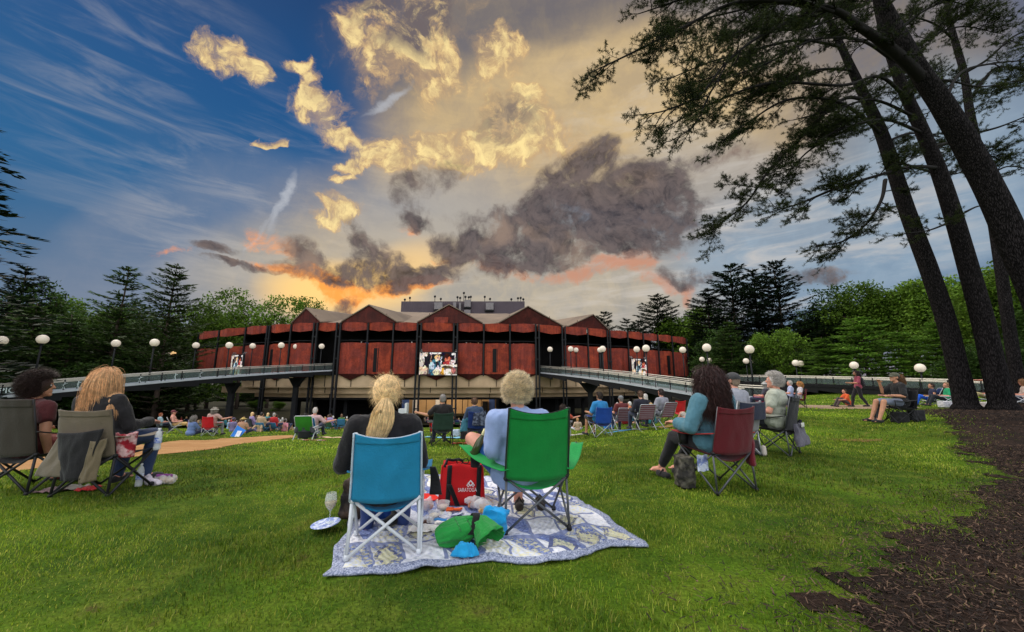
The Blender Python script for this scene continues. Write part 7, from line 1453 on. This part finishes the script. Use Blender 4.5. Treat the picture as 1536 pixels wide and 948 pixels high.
l = seatp(1484,607); low_chair('low chair between the two pine trunks', l, R(60), (60,80,90)); sit_in('person in khaki trousers and light blue shirt between the pine trunks', l, R(60), pose(sh=.24, lean=10, kneez=.50, feet=.55), shirt=(150,180,206), sleeve=.5, trousers=(170,156,110), hair=('short',(140,100,80)), sk=PINK, scale=1.0); lump('plastic_bag', 1478,611,(.3,.25,.2),(190,180,176),'pale bag at the feet of the person in khaki','bundle',5)
person('standing person in pale pink half hidden by the second pine trunk', seatp(1491,606), R(60), pose(legs='stand', sh=.92, lean=0), shirt=(214,176,176), sleeve=.5, trousers=(60,56,60), hair=('short',(120,84,64)), sk=PINK)
l = seatp(1533,611); low_chair('low chair at the right frame edge', l, R(40), (90,90,100)); sit_in('person with light brown hair at the right frame edge', l, R(40), pose(sh=.24, lean=10, kneez=.46), shirt=(190,170,160), hair=('bob',(150,110,76)), sk=PINK)

# crowd further down, small in the picture
def crowd_mesh(J, hair_out, arm_to, leg_to):
    parts = []
    me = remesh(body_prims(J, 1, False, 1.1), .024, 1); parts.append((me, 0))
    parts.append((remesh(body_prims(J, 1, False, 1.1, .016, ('torso', 'arms'), arm_to=arm_to), .026, 1), 2)); parts.append((remesh(body_prims(J, 1, False, 1.1, .014, ('legs',), leg_to=leg_to), .026, 1), 3))
    parts.append((cap_hair(J, hair_out, (((0, -.06, -.09), (.09, .055, .12)),) if hair_out > .012 else (), .02), 1))
    vs, fs, mi, o = [], [], [], 0
    for m, k in parts:
        n = len(m.vertices); co = np.zeros(n*3, 'f'); m.vertices.foreach_get('co', co); vs.append(co.reshape(-1, 3)); q = np.zeros(len(m.loops), 'i'); m.loops.foreach_get('vertex_index', q); ls = [p.loop_total for p in m.polygons]
        f = q.reshape(-1, 4) if all(x == 4 for x in ls) else np.array([list(p.vertices) if p.loop_total == 4 else list(p.vertices)[:3]+[p.vertices[2]] for p in m.polygons]); fs.append(f+o); mi.append(np.full(len(f), k)); o += n
    ph = mat('cloth_any', (.5, .5, .5)); me = np_mesh('person', np.concatenate(vs), 4, np.concatenate(fs).ravel(), [ph]*4, np.concatenate(mi)); me.polygons.foreach_set('use_smooth', [True]*len(me.polygons)); return me
CP = [(crowd_mesh(pose(sh=.03, legs='cross', lean=4), .006, .35, 1.0), 'sitting cross legged'), (crowd_mesh(pose(sh=.03, legs='up', lean=12, arms=('knee','behind')), .008, .4, .5), 'sitting with knees up'), (crowd_mesh(pose(sh=.03, legs='out', lean=14, arms=('behind','behind')), .016, .5, 1.0), 'leaning back'),
      (crowd_mesh(pose(sh=.30, lean=12, feet=.55, kneez=.42), .006, .4, .5), 'in a low chair'), (crowd_mesh(pose(sh=.42, lean=10), .016, .9, 1.0), 'in a chair')]
SHIRTS = [('white',(220,218,216)),('black',(36,34,38)),('red',(190,40,44)),('navy',(40,50,90)),('pink',(214,140,150)),('light blue',(140,176,210)),('grey',(140,140,146)),('green',(70,120,70)),('orange',(206,116,60)),('tan',(190,160,130)),('teal',(50,130,140)),('lilac',(160,140,186))]
HAIRS = [('dark',(50,40,36)),('brown',(104,76,56)),('grey',(170,164,158)),('blond',(206,170,120)),('white',(214,210,204))]
SKINS = [FAIR, PINK, TAN, BROWN]; TRS = [(50,60,90),(60,58,60),(170,156,130),(90,100,120),(40,40,44)]
cr = random.Random(42); used = set(); LOWM = {}
SPOTS = [('below the left walkway', [(372,400,641,648)], 10), ('left of the low green chair', [(400,430,641,648)], 12), ('right of the low blue chair', [(486,520,640,646)], 12), ('beyond the blonde woman', [(520,605,637,645)], 16), ('beyond the man in black', [(635,700,636,642)], 11),
         ('beyond the curly haired man', [(742,850,636,643)], 14), ('under the right walkway', [(905,985,629,640)], 9), ('left of the red camp chair', [(268,308,637,644)], 7), ('beyond the blue windbreak', [(338,372,636,644)], 9)]
for place_, rects, n in SPOTS:
    for j in range(n*3//2):
        for _ in range(60):
            (sn, sc_), (hn, hc), (me, pn) = cr.choice(SHIRTS), cr.choice(HAIRS), cr.choice(CP)
            if (place_, sn, hn) not in used and not (sn == hn): break
        used.add((place_, sn, hn)); x0, x1, y0, y1 = rects[0]; px = x0+(x1-x0)*(j+cr.uniform(.1, .9))/(n*1.5); p = seatp(px, cr.uniform(y0, y1))
        o = link('person', me); o.location = p; o.rotation_euler = (0, 0, math.atan2(p.x+11, 60-p.y)*-.6*-1+cr.uniform(-.5, .5)); o.scale = (cr.uniform(.92, 1.08),)*3
        for k_, m in enumerate((skin(*cr.choice(SKINS)), hairmat(*hc), cloth(*sc_), cloth(*cr.choice(TRS)))): o.material_slots[k_].link = 'OBJECT'; o.material_slots[k_].material = m
        tag(o, f'{hn} haired person in {sn} {pn} {place_}', 'person', 'crowd down the slope')
        if 'chair' in pn:
            key = cr.choice(((40,60,110),(36,40,44),(40,90,60),(130,36,40),(60,120,160)))
            if key not in LOWM:
                mb = MB(); mb.sheet(lambda u, v: Vector(((u-.5)*.52, -.20-.16*v-.03*math.sin(u*3.14), .36+.46*v)), 6, 6, .02); mb.sheet(lambda u, v: Vector(((u-.5)*.52, -.22+.46*v, .34+.05*v-.04*math.sin(u*3.14))), 6, 6, .02)
                for s in (-1, 1): mb.tube([(s*.27,-.27,0),(s*.26,-.22,.38),(s*.26,-.38,.83)], .012, 5); mb.tube([(s*.27,.25,0),(s*.26,-.2,.4)], .012, 5); mb.tube([(s*.27,-.26,0),(s*.26,.24,.42)], .012, 5)
                LOWM[key] = mb.mesh('camp_chair', cloth(*key), True)
            c_ = link('camp_chair', LOWM[key]); c_.location = p; c_.rotation_euler = o.rotation_euler; c_.scale = (1, 1, .72 if 'low' in pn else 1)
            tag(c_, f'chair of the {hn} haired {sn} clad person {place_}', 'camp chair', 'far camp chairs')
# listeners leaning at the balcony rail of the hall
BAL = [(543,513),(551,512),(612,513),(618,513),(643,514),(650,514),(672,514),(700,514),(706,514),(717,514),(759,515),(770,515),(785,515),(791,515)]
BN = ['first from the left at the balcony','in bright blue near the left end of the balcony','left of a pair over the left slit','right of a pair over the left slit','left of two just above the big screen edge','right of two just above the big screen edge','above the middle of the big screen','right above the big screen corner','close to the right post of the screen','between the screen post and the next panel','over the right slit panel','right of the right slit','left of the last pair on the balcony','last one at the right of the balcony']
for (px, py), lb in zip(BAL, BN):
    p = at(px, py, 59.6 if px < 650 else 60.4); o = link('person', CP[4][0]); o.location = (p.x, p.y, p.z-1.22); o.rotation_euler = (0, 0, cr.uniform(-.4, .4)+math.pi*(cr.random() < .3))
    c_ = (60,130,200) if 'bright blue' in lb else cr.choice(((214,210,206),(190,150,140),(150,150,160)))
    for k_, m in enumerate((skin(*cr.choice(SKINS[:2])), hairmat(*cr.choice(HAIRS)[1]), cloth(*c_), cloth(60,60,70))): o.material_slots[k_].link = 'OBJECT'; o.material_slots[k_].material = m
    tag(o, f'tiny listener {lb}', 'person', 'listeners on the balcony')
